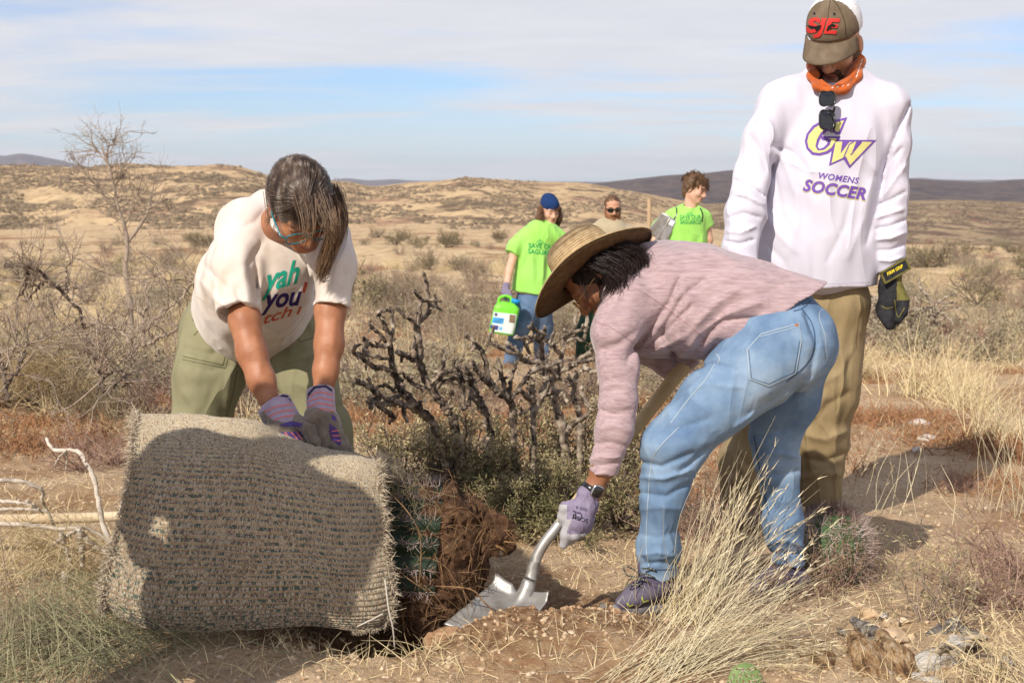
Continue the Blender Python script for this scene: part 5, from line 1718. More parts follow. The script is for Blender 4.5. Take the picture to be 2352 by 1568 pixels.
    hs.cone(L(-.07, -.03, -.01), .026, L(.07, -.03, -.01), .026)
    hs.cone(L(0, -.07, -.02), .05, L(0, -.06, -.075), .04)
    hs.ell(L(0, .115, -.02), np.array((.085, .075, .085)), Rm, .01, 's')
    hs.ell(L(0, .035, -.11), np.array((.12, .10, .085)), Rm, .01, 's')
    hs.wrinkle(30, .012, (1, 1, .6), 17)
    hr = link('hair', hs.build('hair'), BROWN_HAIR, o)
    A = Acc()
    for k in range(46):
        a, e = rng.uniform(-3.1, 3.1), rng.uniform(-.25, 1.2)
        v = np.array((math.sin(a) * math.cos(e) * .088, -.02 + .1 * math.cos(a) * math.cos(e), .046 + .088 * math.sin(e)))
        q0, q1 = L(*v), L(*(v * (1.06, 1.06, 1.0) + np.array((.012 * math.sin(a), .02 * math.cos(a), -.028))))
        lock(A, [q0, (q0 + q1) / 2 + Rm @ np.array((0, 0, .012)), q1 + np.array((0, 0, -.012))], .008, .008, 9, .002, 6, .01, 200 + k)
    link('tufts', A.me('tufts'), BROWN_HAIR, hr)
    ts = bvh(sh)
    press('lettering', [place_text('SAVE OUR', (1562, 503), (48, 1), (0, -10), .018, 0, 1.05), place_text('SAGUAROS', (1562, 514), (48, 1), (0, -10), .018, 0, 1.02)], ts, PRINT_G, sh, .003, 6)
    press('emblem', [stroke([(1576, 492), (1584, 488), (1592, 492)], 2), stroke([(1578, 494), (1592, 494)], 2)], ts, mat('green_print_pale', [(.10, .45, .10)]), sh, .003, 6)
    press('pack_strap', [stroke(spline([(1553, 472), (1554, 490), (1547, 506)], 8), 3), stroke(spline([(1608, 478), (1614, 492), (1612, 510)], 8), 3)], ts, DARK_PLASTIC, sh, .006, 6)


def onlooker():
    """Someone just outside the frame to the left, whose shadow lies on the carpet."""
    x, y, q0 = -1.265, 2.66, 1.05
    W_ = lambda dx, dy, z_: np.array((x + dx * q0, y + dy * q0, z_ * q0))
    b = Sdf(.010, .02)
    Rm = frame((.45, .85, -.35), (0, 0, 1))
    hd = W_(.03, .05, 1.55)
    L = head_prims(b, hd, Rm, 1.05, .014)
    b.cone(L(0, -.02, -.05), .055, W_(0, 0, 1.36), .06, .03)
    b.cone(W_(0, 0, 1.3), .09, W_(0, 0, .95), .11)
    arms = {-1: ((-.15, .09, 1.31), (-.20, .12, 1.06), (-.12, .20, .90)), 1: ((.15, -.09, 1.31), (.16, -.07, 1.06), (.12, .10, .90))}
    for q, (s1, e, h) in arms.items():
        s1, e, h = W_(*s1), W_(*e), W_(*h)
        b.cone(s1, .045, e, .038)
        b.cone(e, .036, h, .028)
        b.cone(h, .032, h + np.array((-.05 * q, .03, -.01)), .028)
    o = link('person', b.build('person'), SKIN_FAIR, label='onlooker just beyond the left of the picture whose shadow lies across the carpet', cat='person')
    s = Sdf(.010, .03)
    s.cone(W_(-.14, .09, 1.31), .085, W_(.13, -.08, 1.31), .085)
    s.cone(W_(0, 0, 1.25), .16, W_(0, 0, .86), .17, cap=True)
    for q in (-1, 1):
        s.cone(W_(*arms[q][0]), .075, W_(*(np.array(arms[q][0]) * .3 + np.array(arms[q][1]) * .7)), .062, cap=True)
    link('shirt', s.build('shirt'), RANGER, o)
    p = Sdf(.011, .03)
    p.cone(W_(-.06, .03, .86), .15, W_(.05, -.03, .86), .15)
    for q in (-1, 1):
        p.cone(W_(.09 * q, -.05 * q, .80), .10, W_(.11 * q, -.07 * q, .10), .07, cap=True)
    link('trousers', p.build('trousers'), SAGE, o)
    hs = Sdf(.008, .02)
    hs.ell(L(0, -.012, .035), np.array((.088, .107, .092)), Rm)
    hs.ell(L(0, .10, -.02), np.array((.08, .07, .09)), Rm, .01, 's')
    link('hair', hs.build('hair'), BROWN_HAIR, o)
    A = Acc()
    th = np.linspace(0, 2 * math.pi, 41)[:-1]
    A.grid([[L(r_ * math.cos(a), r_ * math.sin(a) - .01, z_ - .02 * math.cos(2 * a) * (r_ > .2)) for a in th] for r_, z_ in ((.01, .16), (.07, .155), (.095, .12), (.10, .055), (.16, .05), (.25, .045), (.252, .040), (.16, .044), (.098, .048))], wrap_u=True)
    link('sun_hat', A.me('sun_hat'), mat('pale_sun_hat', [(.5, .4, .26)]), o)
    for q in (-1, 1):
        t = Sdf(.010, .02)
        t.cone(W_(.11 * q, -.07 * q - .02, .06), .055, W_(.11 * q + .04, -.07 * q + .14, .045), .045)
        link('boot', t.build('boot'), DARK_PLASTIC, o)


woman_left()
woman_digging()
man_standing()
people_far()
onlooker()
# ------------------------------------------------------------------ the rolled carpet, the cactus in it, the shovels
def coons(u, w, left, right, bottom, top):
    l, r = spline(left, 200), spline(right, 200)
    b, t = spline(bottom, 200), spline(top, 200)

    def at(c, k):
        x = np.clip(k, 0, 1) * 199
        i = np.minimum(x.astype(int), 198)
        f = (x - i)[..., None]
        return c[i] * (1 - f) + c[i + 1] * f
    c = (1 - u)[..., None] * at(l, w) + u[..., None] * at(r, w) + (1 - w)[..., None] * at(b, u) + w[..., None] * at(t, u)
    c -= ((1 - u) * (1 - w))[..., None] * l[0] + (u * (1 - w))[..., None] * r[0] + ((1 - u) * w)[..., None] * l[-1] + (u * w)[..., None] * r[-1]
    return c


def carpet_material():
    m = bpy.data.materials.new('loop_pile_carpet')
    m.use_nodes = True
    N, K = m.node_tree.nodes, m.node_tree.links
    b = N['Principled BSDF']
    b.inputs['Roughness'].default_value = 1.0
    b.inputs['Specular IOR Level'].default_value = .05
    b.inputs['Sheen Weight'].default_value = .2
    uv = nd(N, 'ShaderNodeUVMap', uv_map='UVMap')
    sp = nd(N, 'ShaderNodeSeparateXYZ')
    K.new(uv.outputs[0], sp.inputs[0])

    def mth(op, a, b_=None):
        n = nd(N, 'ShaderNodeMath', operation=op)
        for i, v in enumerate((a, b_)):
            if v is None:
                continue
            if isinstance(v, (int, float)):
                n.inputs[i].default_value = v
            else:
                K.new(v, n.inputs[i])
        return n.outputs[0]

    def cell(fx, fy):
        c = nd(N, 'ShaderNodeCombineXYZ')
        K.new(mth('FLOOR', mth('MULTIPLY', sp.outputs[0], fx)), c.inputs[0])
        K.new(mth('FLOOR', mth('MULTIPLY', sp.outputs[1], fy)), c.inputs[1])
        w = nd(N, 'ShaderNodeTexWhiteNoise', noise_dimensions='2D')
        K.new(c.outputs[0], w.inputs['Vector'])
        return w.outputs['Value']
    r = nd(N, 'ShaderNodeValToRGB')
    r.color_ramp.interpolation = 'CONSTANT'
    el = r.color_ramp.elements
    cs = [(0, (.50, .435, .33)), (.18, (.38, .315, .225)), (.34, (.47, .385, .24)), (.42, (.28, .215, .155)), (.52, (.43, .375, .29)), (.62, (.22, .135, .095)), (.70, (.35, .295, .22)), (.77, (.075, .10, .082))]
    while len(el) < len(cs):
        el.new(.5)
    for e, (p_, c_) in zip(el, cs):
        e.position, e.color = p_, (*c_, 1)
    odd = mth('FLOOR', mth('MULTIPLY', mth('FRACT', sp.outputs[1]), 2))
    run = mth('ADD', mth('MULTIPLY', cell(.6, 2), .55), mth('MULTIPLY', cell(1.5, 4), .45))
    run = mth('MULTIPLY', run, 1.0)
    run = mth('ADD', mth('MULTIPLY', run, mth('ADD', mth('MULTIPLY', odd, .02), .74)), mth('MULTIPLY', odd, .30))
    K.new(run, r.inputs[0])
    K.new(r.outputs[0], b.inputs['Base Color'])
    nb = nd(N, 'ShaderNodeTexNoise', i_Scale=2.2, i_Detail=2.0)
    K.new(uv.outputs[0], nb.inputs['Vector'])
    bp = nd(N, 'ShaderNodeBump')
    bp.inputs['Strength'].default_value, bp.inputs['Distance'].default_value = .6, .003
    K.new(nb.outputs['Fac'], bp.inputs['Height'])
    K.new(bp.outputs[0], b.inputs['Normal'])
    return m


def carpet():
    nu, nv, rows, loops = 430, 520, 92, 260
    U, VV = np.meshgrid(np.linspace(0, 1, nu), np.linspace(0, 1, nv))
    a = R(-28) + VV * R(28 + 165)
    s0 = math.sin(R(-28))
    w = (np.sin(a) - s0) / (1 - s0)
    left = [(246, 1396), (238, 1372), (247, 1300), (266, 1232), (290, 1140), (303, 1060), (308, 1000), (316, 955)]
    right = [(880, 1424), (896, 1395), (898, 1330), (884, 1270), (880, 1190), (872, 1110), (868, 1075), (866, 1060)]
    top = [(316, 955), (400, 958), (520, 962), (590, 968), (640, 996), (700, 1022), (760, 1038), (820, 1048), (866, 1060)]
    bot = [(246, 1396), (330, 1432), (430, 1444), (560, 1444), (700, 1438), (800, 1444), (850, 1440), (880, 1424)]
    px = coons(U, w, left, right, bot, top)
    depth = 3.64 + .30 * (1 - np.cos(a)) + .10 * (U - .5) - .0 * w + .05 * np.sin(U * 3.1) * 0
    depth = depth - .03 * np.sin(math.pi * U) * (1 - w) + .012 * np.sin(U * 9 + 2) * w
    vv = FWD + ((px[..., 0] - 1176) * S)[..., None] * np.array((1, 0, 0)) - ((px[..., 1] - 784) * S)[..., None] * UPV
    pts = EYE + vv * (depth / vv[..., 1])[..., None]
    pts[..., 2] -= np.where(a > math.pi / 2, (1 - np.sin(a)) * .02, 0)
    # soft dents and pinches towards the hands
    pts += fbm(pts.reshape(-1, 3), 5, 3, seed=2).reshape(nv, nu)[..., None] * np.array((0, .035, .012))
    du, dv = np.gradient(pts, axis=1), np.gradient(pts, axis=0)
    nrm = np.cross(du, dv)
    nrm /= np.linalg.norm(nrm, axis=2, keepdims=True)
    rowc = VV * rows
    ph = (np.floor(rowc) % 2) * .5
    jit = fbm(np.stack([U * 40, VV * 40, U * 0], -1).reshape(-1, 3), 1, 2, seed=4).reshape(nv, nu)
    row_h = np.abs(np.sin(math.pi * rowc)) ** .6
    lp = np.abs(np.sin(math.pi * (U * loops + ph + jit * .5))) ** .7
    hgt = .0072 * row_h * (.8 + .2 * lp) * (1 + .9 * jit)
    pts = pts + nrm * hgt[..., None] * np.sign((nrm[nv // 4, nu // 2] @ -FWD))
    A = Acc()
    A.grid(pts)
    v, q = A.v[0], A.q[0]
    uv = np.stack([U * loops + ph, VV * rows], -1).reshape(-1, 2)
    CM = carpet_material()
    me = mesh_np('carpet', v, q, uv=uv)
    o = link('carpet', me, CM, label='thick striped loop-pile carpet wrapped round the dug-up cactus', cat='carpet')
    # backing
    back = pts - nrm * .012 * np.sign((nrm[nv // 4, nu // 2] @ -FWD))
    A = Acc()
    A.grid(back[::6, ::6], flip=True)
    link('backing', A.me('backing'), mat('jute_backing', [(.23, .17, .11), (.34, .27, .18)], scale=120, rough=1), o)
    # frayed edges
    g = np.random.default_rng(11)
    A = Acc()
    for col, sx in ((nu - 1, 1), (0, -1)):
        e = pts[:, col]
        n = 2600
        i = g.integers(0, nv - 60, n)
        base = e[i] + g.normal(size=(n, 3)) * .0045
        d = np.array((sx * .8, -.25, -.15)) + g.normal(size=(n, 3)) * .75
        A.ribbons(base, d, .008 + .014 * g.random(n), .0035, .1, 3, g.normal(size=(n, 3)) * .5)
    base = pts[2, 40::2]
    base = np.repeat(base[len(base) * 7 // 10:], 6, 0)
    A.ribbons(base, np.array((.1, -.3, -.5)) + g.normal(size=base.shape) * .7, .014, .003, .1, 3)
    # a fluffy tuft at the upper corner
    n = 700
    base = P(884, 1072, 3.93) + g.normal(size=(n, 3)) * np.array((.022, .02, .014))
    A.ribbons(base, g.normal(size=(n, 3)) + np.array((.6, 0, .2)), .010 + .016 * g.random(n), .0022, .1, 4, g.normal(size=(n, 3)) * .8)
    fr = link('fringe', A.me('fringe'), mat('frayed_yarn', [(.36, .28, .19), (.55, .47, .36), (.24, .20, .15)], scale=160, detail=1, rough=1), o, kind='stuff')
    A = Acc()
    A.tube(spline([P(884, 1330, 3.66), P(893, 1400, 3.64), P(902, 1440, 3.64), P(907, 1490, 3.66)], 14), .0022, 5)
    A.tube(spline([P(880, 1408, 3.64), P(850, 1424, 3.63), P(820, 1438, 3.63)], 10), .0022, 5)
    link('loose_yarn', A.me('loose_yarn'), mat('pale_yarn', [(.5, .46, .4)]), fr, kind='stuff')
    for _o in (fr,):
        pass


def transplant():
    GREEN = mat('shaded_saguaro_skin', [(.009, .018, .010), (.018, .032, .016)], scale=20, rough=.6)  # skin colour darkened to stand in for the carpet's shade
    base = empty('saguaro', P(980, 1330, 3.95), 'dug-up young saguaro with an earthy root ball poking out of the carpet', 'cactus')
    a, b = P(560, 1230, 3.96), P(1010, 1268, 3.96)
    ax = unit(b - a)
    e1 = unit(np.cross(ax, (0, 0, 1)))
    e2 = np.cross(ax, e1)
    th = np.linspace(0, 2 * math.pi, 121)[:-1]
    rows = []
    for t in np.linspace(0, 1, 40):
        r0 = .185 * (1 if t > .2 else math.sin(t / .2 * math.pi / 2) ** .6 + .01)
        rad = r0 * (1 + .16 * np.abs(np.cos(th * 9)) ** .7 - .10)
        rows.append(a + (b - a) * t + rad[:, None] * (np.cos(th)[:, None] * e1 + np.sin(th)[:, None] * e2))
    A = Acc()
    A.grid(rows, wrap_u=True)
    st = link('stem', A.me('stem'), GREEN, base)
    A = Acc()
    g = np.random.default_rng(3)
    for k in range(18):
        an = k * 2 * math.pi / 18 + .0
        rd = math.cos(an) * e1 + math.sin(an) * e2
        if rd @ np.array((0, -1, .5)) < -.5:
            continue
        for t in np.linspace(.62, .97, 16):
            c = a + (b - a) * t + rd * .192
            d = rd * 1.0 + g.normal(size=(9, 3)) * .65
            A.ribbons(np.repeat(c[None], 9, 0), d, .022 + .022 * g.random(9), .0022, .0, 1)
    link('spines', A.me('spines'), mat('greyish_spine', [(.26, .19, .18), (.46, .38, .34)], scale=40), st, kind='stuff')
    # root ball
    s = Sdf(.007, .05)
    s.ell(P(992, 1262, 3.96), (.135, .16, .19), None, .04)
    s.ell(P(985, 1340, 3.93), (.13, .15, .15), None, .05)
    s.ell(P(1035, 1232, 3.95), (.09, .12, .12), None, .05)
    s.ell(P(990, 1400, 3.96), (.10, .12, .09), None, .05)
    s.chain([(1075, 1215, 3.93, 32), (1120, 1212, 3.92, 24), (1150, 1228, 3.91, 22), (1160, 1240, 3.91, 14)], k=.03)
    s.wrinkle(12, .018, seed=5).wrinkle(30, .016, seed=6).wrinkle(62, .011, seed=8)
    SOIL = mat('root_soil', [(.030, .015, .008), (.080, .042, .022), (.155, .09, .048)], scale=34, detail=7, rough=1, bump=.9, bscale=140, bdist=.006, lo=.3, hi=.7)
    rb = link('root_ball', s.build('root_ball'), SOIL, base)
    tr = bvh(rb)
    A = Acc()
    for _ in range(150):                       # grass stems and spines caught on the ribs
        px, py = g.uniform(880, 985), g.uniform(1085, 1420)
        c = P(px, py, 3.80 + .02 * g.random() + abs(py - 1260) * .0002)
        A.tube(spline([c, c + g.normal(size=3) * .02, c + g.normal(size=3) * (.05, .015, .06)], 5), .0009, 4, False)
    link('caught_stems', A.me('caught_stems'), mat('dull_stem', [(.10, .085, .04), (.26, .2, .12)], scale=60), st, kind='stuff')
    A = Acc()
    n = 0
    while n < 300:
        px, py = g.uniform(905, 1165), g.uniform(1090, 1460)
        d = (V(px, py, 4) - Vector(EYE)).normalized()
        h = tr.ray_cast(Vector(EYE), d)
        n += 1
        if h[0] is None:
            continue
        c = np.array(h[0])
        t = unit(np.cross(np.array(h[1]), g.normal(size=3)))
        L = g.uniform(.02, .10)
        p2 = c + t * L * .5 + np.array(h[1]) * g.uniform(.005, .03)
        p3 = c + t * L + np.array(h[1]) * g.uniform(-.01, .03) - np.array((0, 0, .3 * L))
        A.tube(spline([c, p2, p3], 6), np.linspace(.0010, .0004, 6) * g.uniform(.6, 1.5), 4, False)
    for pts_ in ([(925, 1010 + 80, 3.80), (975, 1330, 3.76), (1090, 1345, 3.76), (1170, 1445, 3.74)],):
        pass
    A.tube(spline([P(1000, 1345, 3.78), P(1080, 1352, 3.74), P(1110, 1380, 3.74), P(1150, 1420, 3.74), P(1172, 1448, 3.76)], 20), .0022, 5)
    A.tube(spline([P(905, 1300, 3.74), P(940, 1330, 3.72), P(985, 1360, 3.74)], 12), .0016, 5)
    A.tube(spline([P(905, 1140, 3.76), P(940, 1180, 3.73), P(966, 1240, 3.74), P(962, 1360, 3.74)], 14), .0016, 5)
    link('rootlets', A.me('rootlets'), mat('rootlet', [(.11, .058, .03), (.30, .185, .095)], scale=50, rough=.9), rb, kind='stuff')
    A = Acc()
    c = P(1142, 1230, 3.91)
    d = np.array((.9, -.1, -.45)) + g.normal(size=(160, 3)) * .35
    A.ribbons(c + g.normal(size=(160, 3)) * .014, d, .02 + .03 * g.random(160), .003, .1, 3)
    link('root_end', A.me('root_end'), mat('torn_root_fibre', [(.24, .13, .055), (.42, .26, .12)], scale=60), rb, kind='stuff')


def shovel_blade(acc, A_, B_, C_, D_, dish, step):
    """A square-point blade: rear corners A B, front corners C D; dish presses the middle down, step rolls the rear edge up."""
    n = 28
    A_, B_, C_, D_ = map(np.asarray, (A_, B_, C_, D_))
    nrm = unit(np.cross(B_ - A_, D_ - A_))
    if nrm[2] < 0:
        nrm = -nrm
    rows = []
    for i in range(n):
        v = i / (n - 1)
        row = []
        for j in range(n):
            u = j / (n - 1)
            p = (A_ * (1 - u) + B_ * u) * (1 - v) + (D_ * (1 - u) + C_ * u) * v
            x = abs(2 * u - 1)
            z = dish * (x ** 3) - dish * .3 * (1 - v) * (1 - x)
            z += step * np.clip((.09 - v) / .09, 0, 1) ** .7 * np.clip((x - .30) / .1, 0, 1)
            row.append(p + nrm * z)
        rows.append(row)
    acc.grid(rows)
    return nrm


def shovel():
    STEEL = mat('worn_steel', [(.20, .145, .10), (.30, .28, .255), (.37, .355, .335), (.42, .405, .385)], scale=13, detail=7, rough=.45, lo=.28, hi=.6, metal=.55, spec=.5, bump=.08, bscale=60, bdist=.002)
    WOOD = mat('pale_ash_handle', [(.54, .39, .185), (.66, .50, .27)], scale=16, stretch=(1, 1, .2), rough=.55)
    o = empty('shovel', P(1180, 1440, 3.86), 'steel square-point shovel with a pale wooden handle digging into the soil', 'shovel')
    A = Acc()
    Al, Bl, Cl, Dl = P(1144, 1340, 3.93), P(1264, 1384, 3.82), P(1206, 1462, 3.69), P(1022, 1444, 3.77)
    nr = shovel_blade(A, Al, Bl, Cl, Dl, .018, .022)
    bl = link('blade', A.me('blade'), STEEL, o)
    mo = bl.modifiers.new('thickness', 'SOLIDIFY')
    mo.thickness, mo.offset = .003, 0
    A = Acc()
    pts = np.array([(1128, 1448, 3.765, 3), (1160, 1422, 3.80, 9), (1188, 1392, 3.85, 16), (1206, 1364, 3.875, 20), (1214, 1340, 3.885, 17), (1221, 1318, 3.89, 14.5), (1228, 1290, 3.895, 13.5),
                    (1242, 1260, 3.90, 13), (1258, 1236, 3.905, 12.5), (1274, 1216, 3.91, 12), (1286, 1200, 3.915, 12)])
    q = spline(pts, 40)
    A.tube([P(*r_[:3]) for r_ in q], q[:, 3] * S * q[:, 2], 16)
    so = link('socket', A.me('socket'), STEEL, o)
    A = Acc()
    q = spline(np.array([(1284, 1203, 3.914, 11.5), (1310, 1168, 3.935, 12), (1380, 1080, 4.0, 13), (1450, 996, 4.10, 14.5), (1520, 905, 4.24, 16.5), (1590, 815, 4.38, 17.5), (1640, 750, 4.46, 17)]), 40)
    A.tube([P(*r_[:3]) for r_ in q], q[:, 3] * S * q[:, 2], 14)
    link('handle', A.me('handle'), WOOD, o)
    # clod of soil on the blade's edge
    s = Sdf(.006, .03)
    s.chain([(1050, 1486, 3.70, 26), (1110, 1486, 3.68, 26), (1180, 1474, 3.68, 18)], k=.03)
    s.chain([(1000, 1476, 3.74, 20), (1035, 1470, 3.73, 20), (1085, 1468, 3.72, 14)], k=.03)
    s.wrinkle(16, .012, seed=3).wrinkle(40, .006, seed=5).wrinkle(80, .004, seed=6)
    link('soil_clod', s.build('soil_clod'), mat('crumbly_soil', [(.21, .115, .06), (.33, .20, .115), (.43, .29, .18)], scale=40, detail=6, rough=1, bump=.8, bscale=200, bdist=.004), None,
         'crumbly heap of reddish soil against the tip of the shovel blade', 'soil heap')

    # the shovel the youth holds up
    o = empty('shovel', P(1520, 560, 11.9), 'shovel held upright by the youth, its grey blade with a white sticker', 'shovel')
    A = Acc()
    Al, Bl, Cl, Dl = P(1488, 536, 11.86), P(1534, 560, 11.72), P(1557, 509, 11.62), P(1525, 488, 11.76)
    n = 14
    rows = []
    nr = unit(np.cross(np.array(Bl) - Al, np.array(Dl) - Al))
    if nr @ FWD > 0:
        nr = -nr
    for i in range(n):
        v = i / (n - 1)
        rows.append([(Al * (1 - u) + Bl * u) * (1 - v) + (Dl * (1 - u) + Cl * u) * v + nr * (.03 * abs(2 * u - 1) ** 2.5) for u in np.linspace(0, 1, n)])
    A.grid(rows)
    bl = link('blade', A.me('blade'), STEEL, o)
    mo = bl.modifiers.new('thickness', 'SOLIDIFY')
    mo.thickness = .004
    c = P(1535, 512, 11.7)
    ex, ey = unit(np.array(Dl) - Al), unit(np.array(Bl) - Al)
    A = Acc()
    A.tube([P(1540, 500, 11.69), P(1524, 528, 11.76), P(1510, 550, 11.80), P(1498, 572, 11.86)], [.006, .016, .022, .02], 8)
    link('socket', A.me('socket'), STEEL, o)
    A = Acc()
    A.tube([P(1498, 572, 11.86), P(1470, 625, 11.95), P(1420, 720, 12.1), P(1372, 812, 12.3)], .018, 8)
    link('handle', A.me('handle'), WOOD, o)
    press('sticker', [[(1547, 494), (1557, 499), (1545, 520), (1535, 515)][::1], ], bvh_of(rows), mat('white_sticker', [(.72, .72, .72)], rough=.6), o, .012, 20)


def bvh_of(rows):
    A = Acc()
    A.grid(rows)
    return BVHTree.FromPolygons([tuple(map(float, v)) for v in A.v[0]], [tuple(map(int, q)) for q in A.q[0]])


def jug():
    D = 13.2
    LG = mat('lime_plastic', [(.16, .62, .03), (.20, .68, .05)], rough=.4, spec=.4)
    o = empty('jug', P(1150, 770, D), 'lime green plastic jug with a blue cap hanging from the gloved hand', 'jug')
    s = Sdf(.006, .016)
    ax_ = pxdir(-.16, .98)
    tl = P(1166, 700, D)
    bt = P(1151, 766, D)
    sx = unit(pxdir(.98, .16))
    u = unit(bt - tl)
    Rj = np.stack([sx, np.cross(u, sx) * -1, -u], 1)
    hgt = np.linalg.norm(bt - tl)
    # rounded box body from a grid of rings
    A = Acc()
    rings = []
    prof = [(0, .3, .3), (.0, .86, .8), (.02, .97, .95), (.06, 1, 1), (.72, 1, 1), (.80, .98, .96), (.86, .86, .86), (.92, .62, .7), (.955, .5, .6), (.955, .05, .05)]
    W_, D_ = .118, .078
    for zf, fx, fy in prof:
        c = bt - u * 0 + (-u) * zf * (hgt + .04)
        rings.append([c + Rj @ np.array((math.copysign(abs(math.cos(a)) ** .42, math.cos(a)) * W_ * fx, math.copysign(abs(math.sin(a)) ** .42, math.sin(a)) * D_ * fy, 0)) for a in np.linspace(0, 2 * math.pi, 41)[:-1]])
    A.grid(rings, wrap_u=True)
    bd = link('body', A.me('body'), LG, o)
    top = bt - u * (hgt + .04) * .93
    A = Acc()
    A.tube(spline([top + Rj @ np.array((-.085, 0, -.03)), top + Rj @ np.array((-.085, 0, .035)), top + Rj @ np.array((-.03, 0, .062)), top + Rj @ np.array((.02, 0, .045)), top + Rj @ np.array((.03, 0, -.01))], 16), .015, 8)
    link('handle', A.me('handle'), LG, o)
    A = Acc()
    c0 = top + Rj @ np.array((.066, 0, -.02))
    A.tube([c0, c0 + Rj @ np.array((0, 0, .032)), c0 + Rj @ np.array((0, 0, .034)), c0 + Rj @ np.array((0, 0, .066))], [.034, .034, .046, .044], 16)
    link('cap', A.me('cap'), mat('blue_cap', [(.015, .26, .62)], rough=.4), o)
    tb = bvh(bd)
    LB = mat('pale_label', [(.62, .70, .68), (.70, .76, .74)], scale=20, rough=.6)
    lab = press('label', [[(1134, 716), (1187, 722), (1180, 768), (1128, 760)]], tb, LB, o, .002, 5)
    press('label_panel', [[(1133, 728), (1158, 731), (1155, 744), (1130, 741)]], tb, mat('label_blue', [(.05, .33, .68)]), lab, .004, 5)
    press('label_panel', [[(1127, 745), (1145, 748), (1143, 758), (1125, 754)]], tb, mat('label_indigo', [(.06, .06, .25)]), lab, .004, 5)
    press('label_panel', [[(1147, 750), (1154, 751), (1153, 758), (1146, 757)]], tb, mat('label_sky', [(.15, .45, .75)]), lab, .004, 5)
    press('label_panel', [[(1171, 722), (1184, 724), (1182, 742), (1169, 740)]], tb, mat('label_picture', [(.10, .10, .08), (.35, .22, .12)], scale=90), lab, .004, 5)
    press('label_mark', [[(1139 + 4 * math.cos(a), 722 + 4 * math.sin(a)) for a in np.linspace(0, 6.28, 11)[:-1]], stroke([(1147, 734), (1155, 735)], 1.4), stroke([(1136, 737), (1150, 739)], 2)], tb, mat('label_ink', [(.10, .13, .2)]), lab, .0055, 5)


def small_things():
    # sunglasses hanging from the man's collar
    FR = DARK_PLASTIC
    o = empty('sunglasses', P(1899, 254, 4.93), 'black sunglasses hanging from the collar of the white shirt', 'sunglasses')
    ax = unit(pxdir(.0, 1) + np.array((0, -.10, 0)))
    sx = np.array((1.0, 0, 0))
    nn = np.cross(ax, sx)
    if nn @ FWD > 0:
        nn = -nn
    for cx, cy, hw, hh, nmx in ((1900, 227, 17.5, 17, 0), (1899, 275, 16.5, 22, 1)):
        c = P(cx, cy, 4.965 - .0 * nmx)
        k = S * 4.965
        A = Acc()
        pr = [(math.copysign(abs(math.cos(a)) ** .55, math.cos(a)) * hw * k, math.copysign(abs(math.sin(a)) ** .55, math.sin(a)) * hh * k) for a in np.linspace(0, 2 * math.pi, 33)]
        A.tube([c + sx * x + ax * y for x, y in pr], .0034, 6, False)
        fr = link('rim', A.me('rim'), FR, o)
        A = Acc()
        A.grid([[c + sx * x * f + ax * y * f + nn * (.004 * (1 - f * f)) for x, y in pr[:-1]] for f in (1, .7, .4, .02)], wrap_u=True)
        link('lens', A.me('lens'), LENS_DARK, fr)
    k = 4.96
    A = Acc()
    A.tube([P(1912, 240, k - .01), P(1917, 248, k - .012), P(1914, 258, k - .01)], .0042, 6)
    link('bridge', A.me('bridge'), FR, o)
    A = Acc()
    A.tube([P(1916, 262, k - .005), P(1918, 290, k), P(1914, 304, k + .005), P(1908, 303, k + .01)], .0035, 6)
    A.tube([P(1906, 298, k), P(1908, 302, k + .005)], .003, 6)
    link('temple', A.me('temple'), FR, o)
    # wooden stake behind
    A = Acc()
    b = P(1491, 640, 15.5)
    A.tube([b, P(1491, 456, 15.5)], .022, 7)
    link('wooden_stake', A.me('wooden_stake'), mat('weathered_stake', [(.36, .24, .14), (.46, .33, .2)], scale=10, stretch=(1, 1, .2)), None, 'thin wooden stake standing between the bearded man and the youth', 'stake')
    # pole lying on the ground at the left
    A = Acc()
    pts = spline([P(-120, 1193, 4.62), P(60, 1191, 4.60), P(200, 1188, 4.58), P(300, 1184, 4.56)], 20)
    A.tube(pts, .0165, 12)
    pole = link('wooden_pole', A.me('wooden_pole'), mat('bleached_pole', [(.46, .35, .22), (.62, .50, .345)], scale=14, stretch=(.15, 1, 1), rough=.8, bump=.2, bscale=60, bstretch=(.1, 1, 1)), None,
                'smooth pale wooden pole lying on the ground behind the carpet at the left', 'pole')


carpet()
transplant()
shovel()
jug()
small_things()
# ------------------------------------------------------------------ plants
TWIG = mat('dry_grey_twig', [(.25, .19, .145), (.42, .335, .26)], scale=30, rough=.95)
TWIG_D = mat('dark_dead_twig', [(.075, .055, .045), (.19, .145, .115)], scale=20, rough=.95)
TWIG_PALE = mat('bleached_branch', [(.40, .34, .28), (.60, .53, .45), (.16, .13, .11)], scale=14, rough=.9, bump=.4, bscale=80, lo=.3, hi=.75)
TWIG_PINK = mat('pinkish_brown_twig', [(.27, .165, .125), (.40, .27, .21)], scale=30, rough=.95)
STRAW_B = mat('straw_blade', [(.55, .44, .25), (.70, .58, .36)], scale=25, rough=.8)
STRAW_P = mat('pale_straw_blade', [(.62, .53, .34), (.78, .69, .48)], scale=25, rough=.75)
GREENSTEM = mat('grey_green_stem', [(.17, .18, .10), (.30, .29, .17), (.42, .35, .22)], scale=20, rough=.85)
LEAF_OL = mat('dull_olive_leaf', [(.17, .145, .075), (.34, .285, .155), (.52, .435, .26)], scale=9, rough=.85)
LEAF_G = mat('dark_green_leaf', [(.105, .10, .045), (.215, .19, .09), (.38, .31, .17)], scale=9, rough=.8)
LEAF_BR = mat('brown_dry_leaf', [(.17, .115, .065), (.30, .215, .13)], scale=9, rough=.9)
RED_PL = mat('rusty_ground_plant', [(.24, .11, .055), (.36, .20, .10)], scale=12, rough=.95)
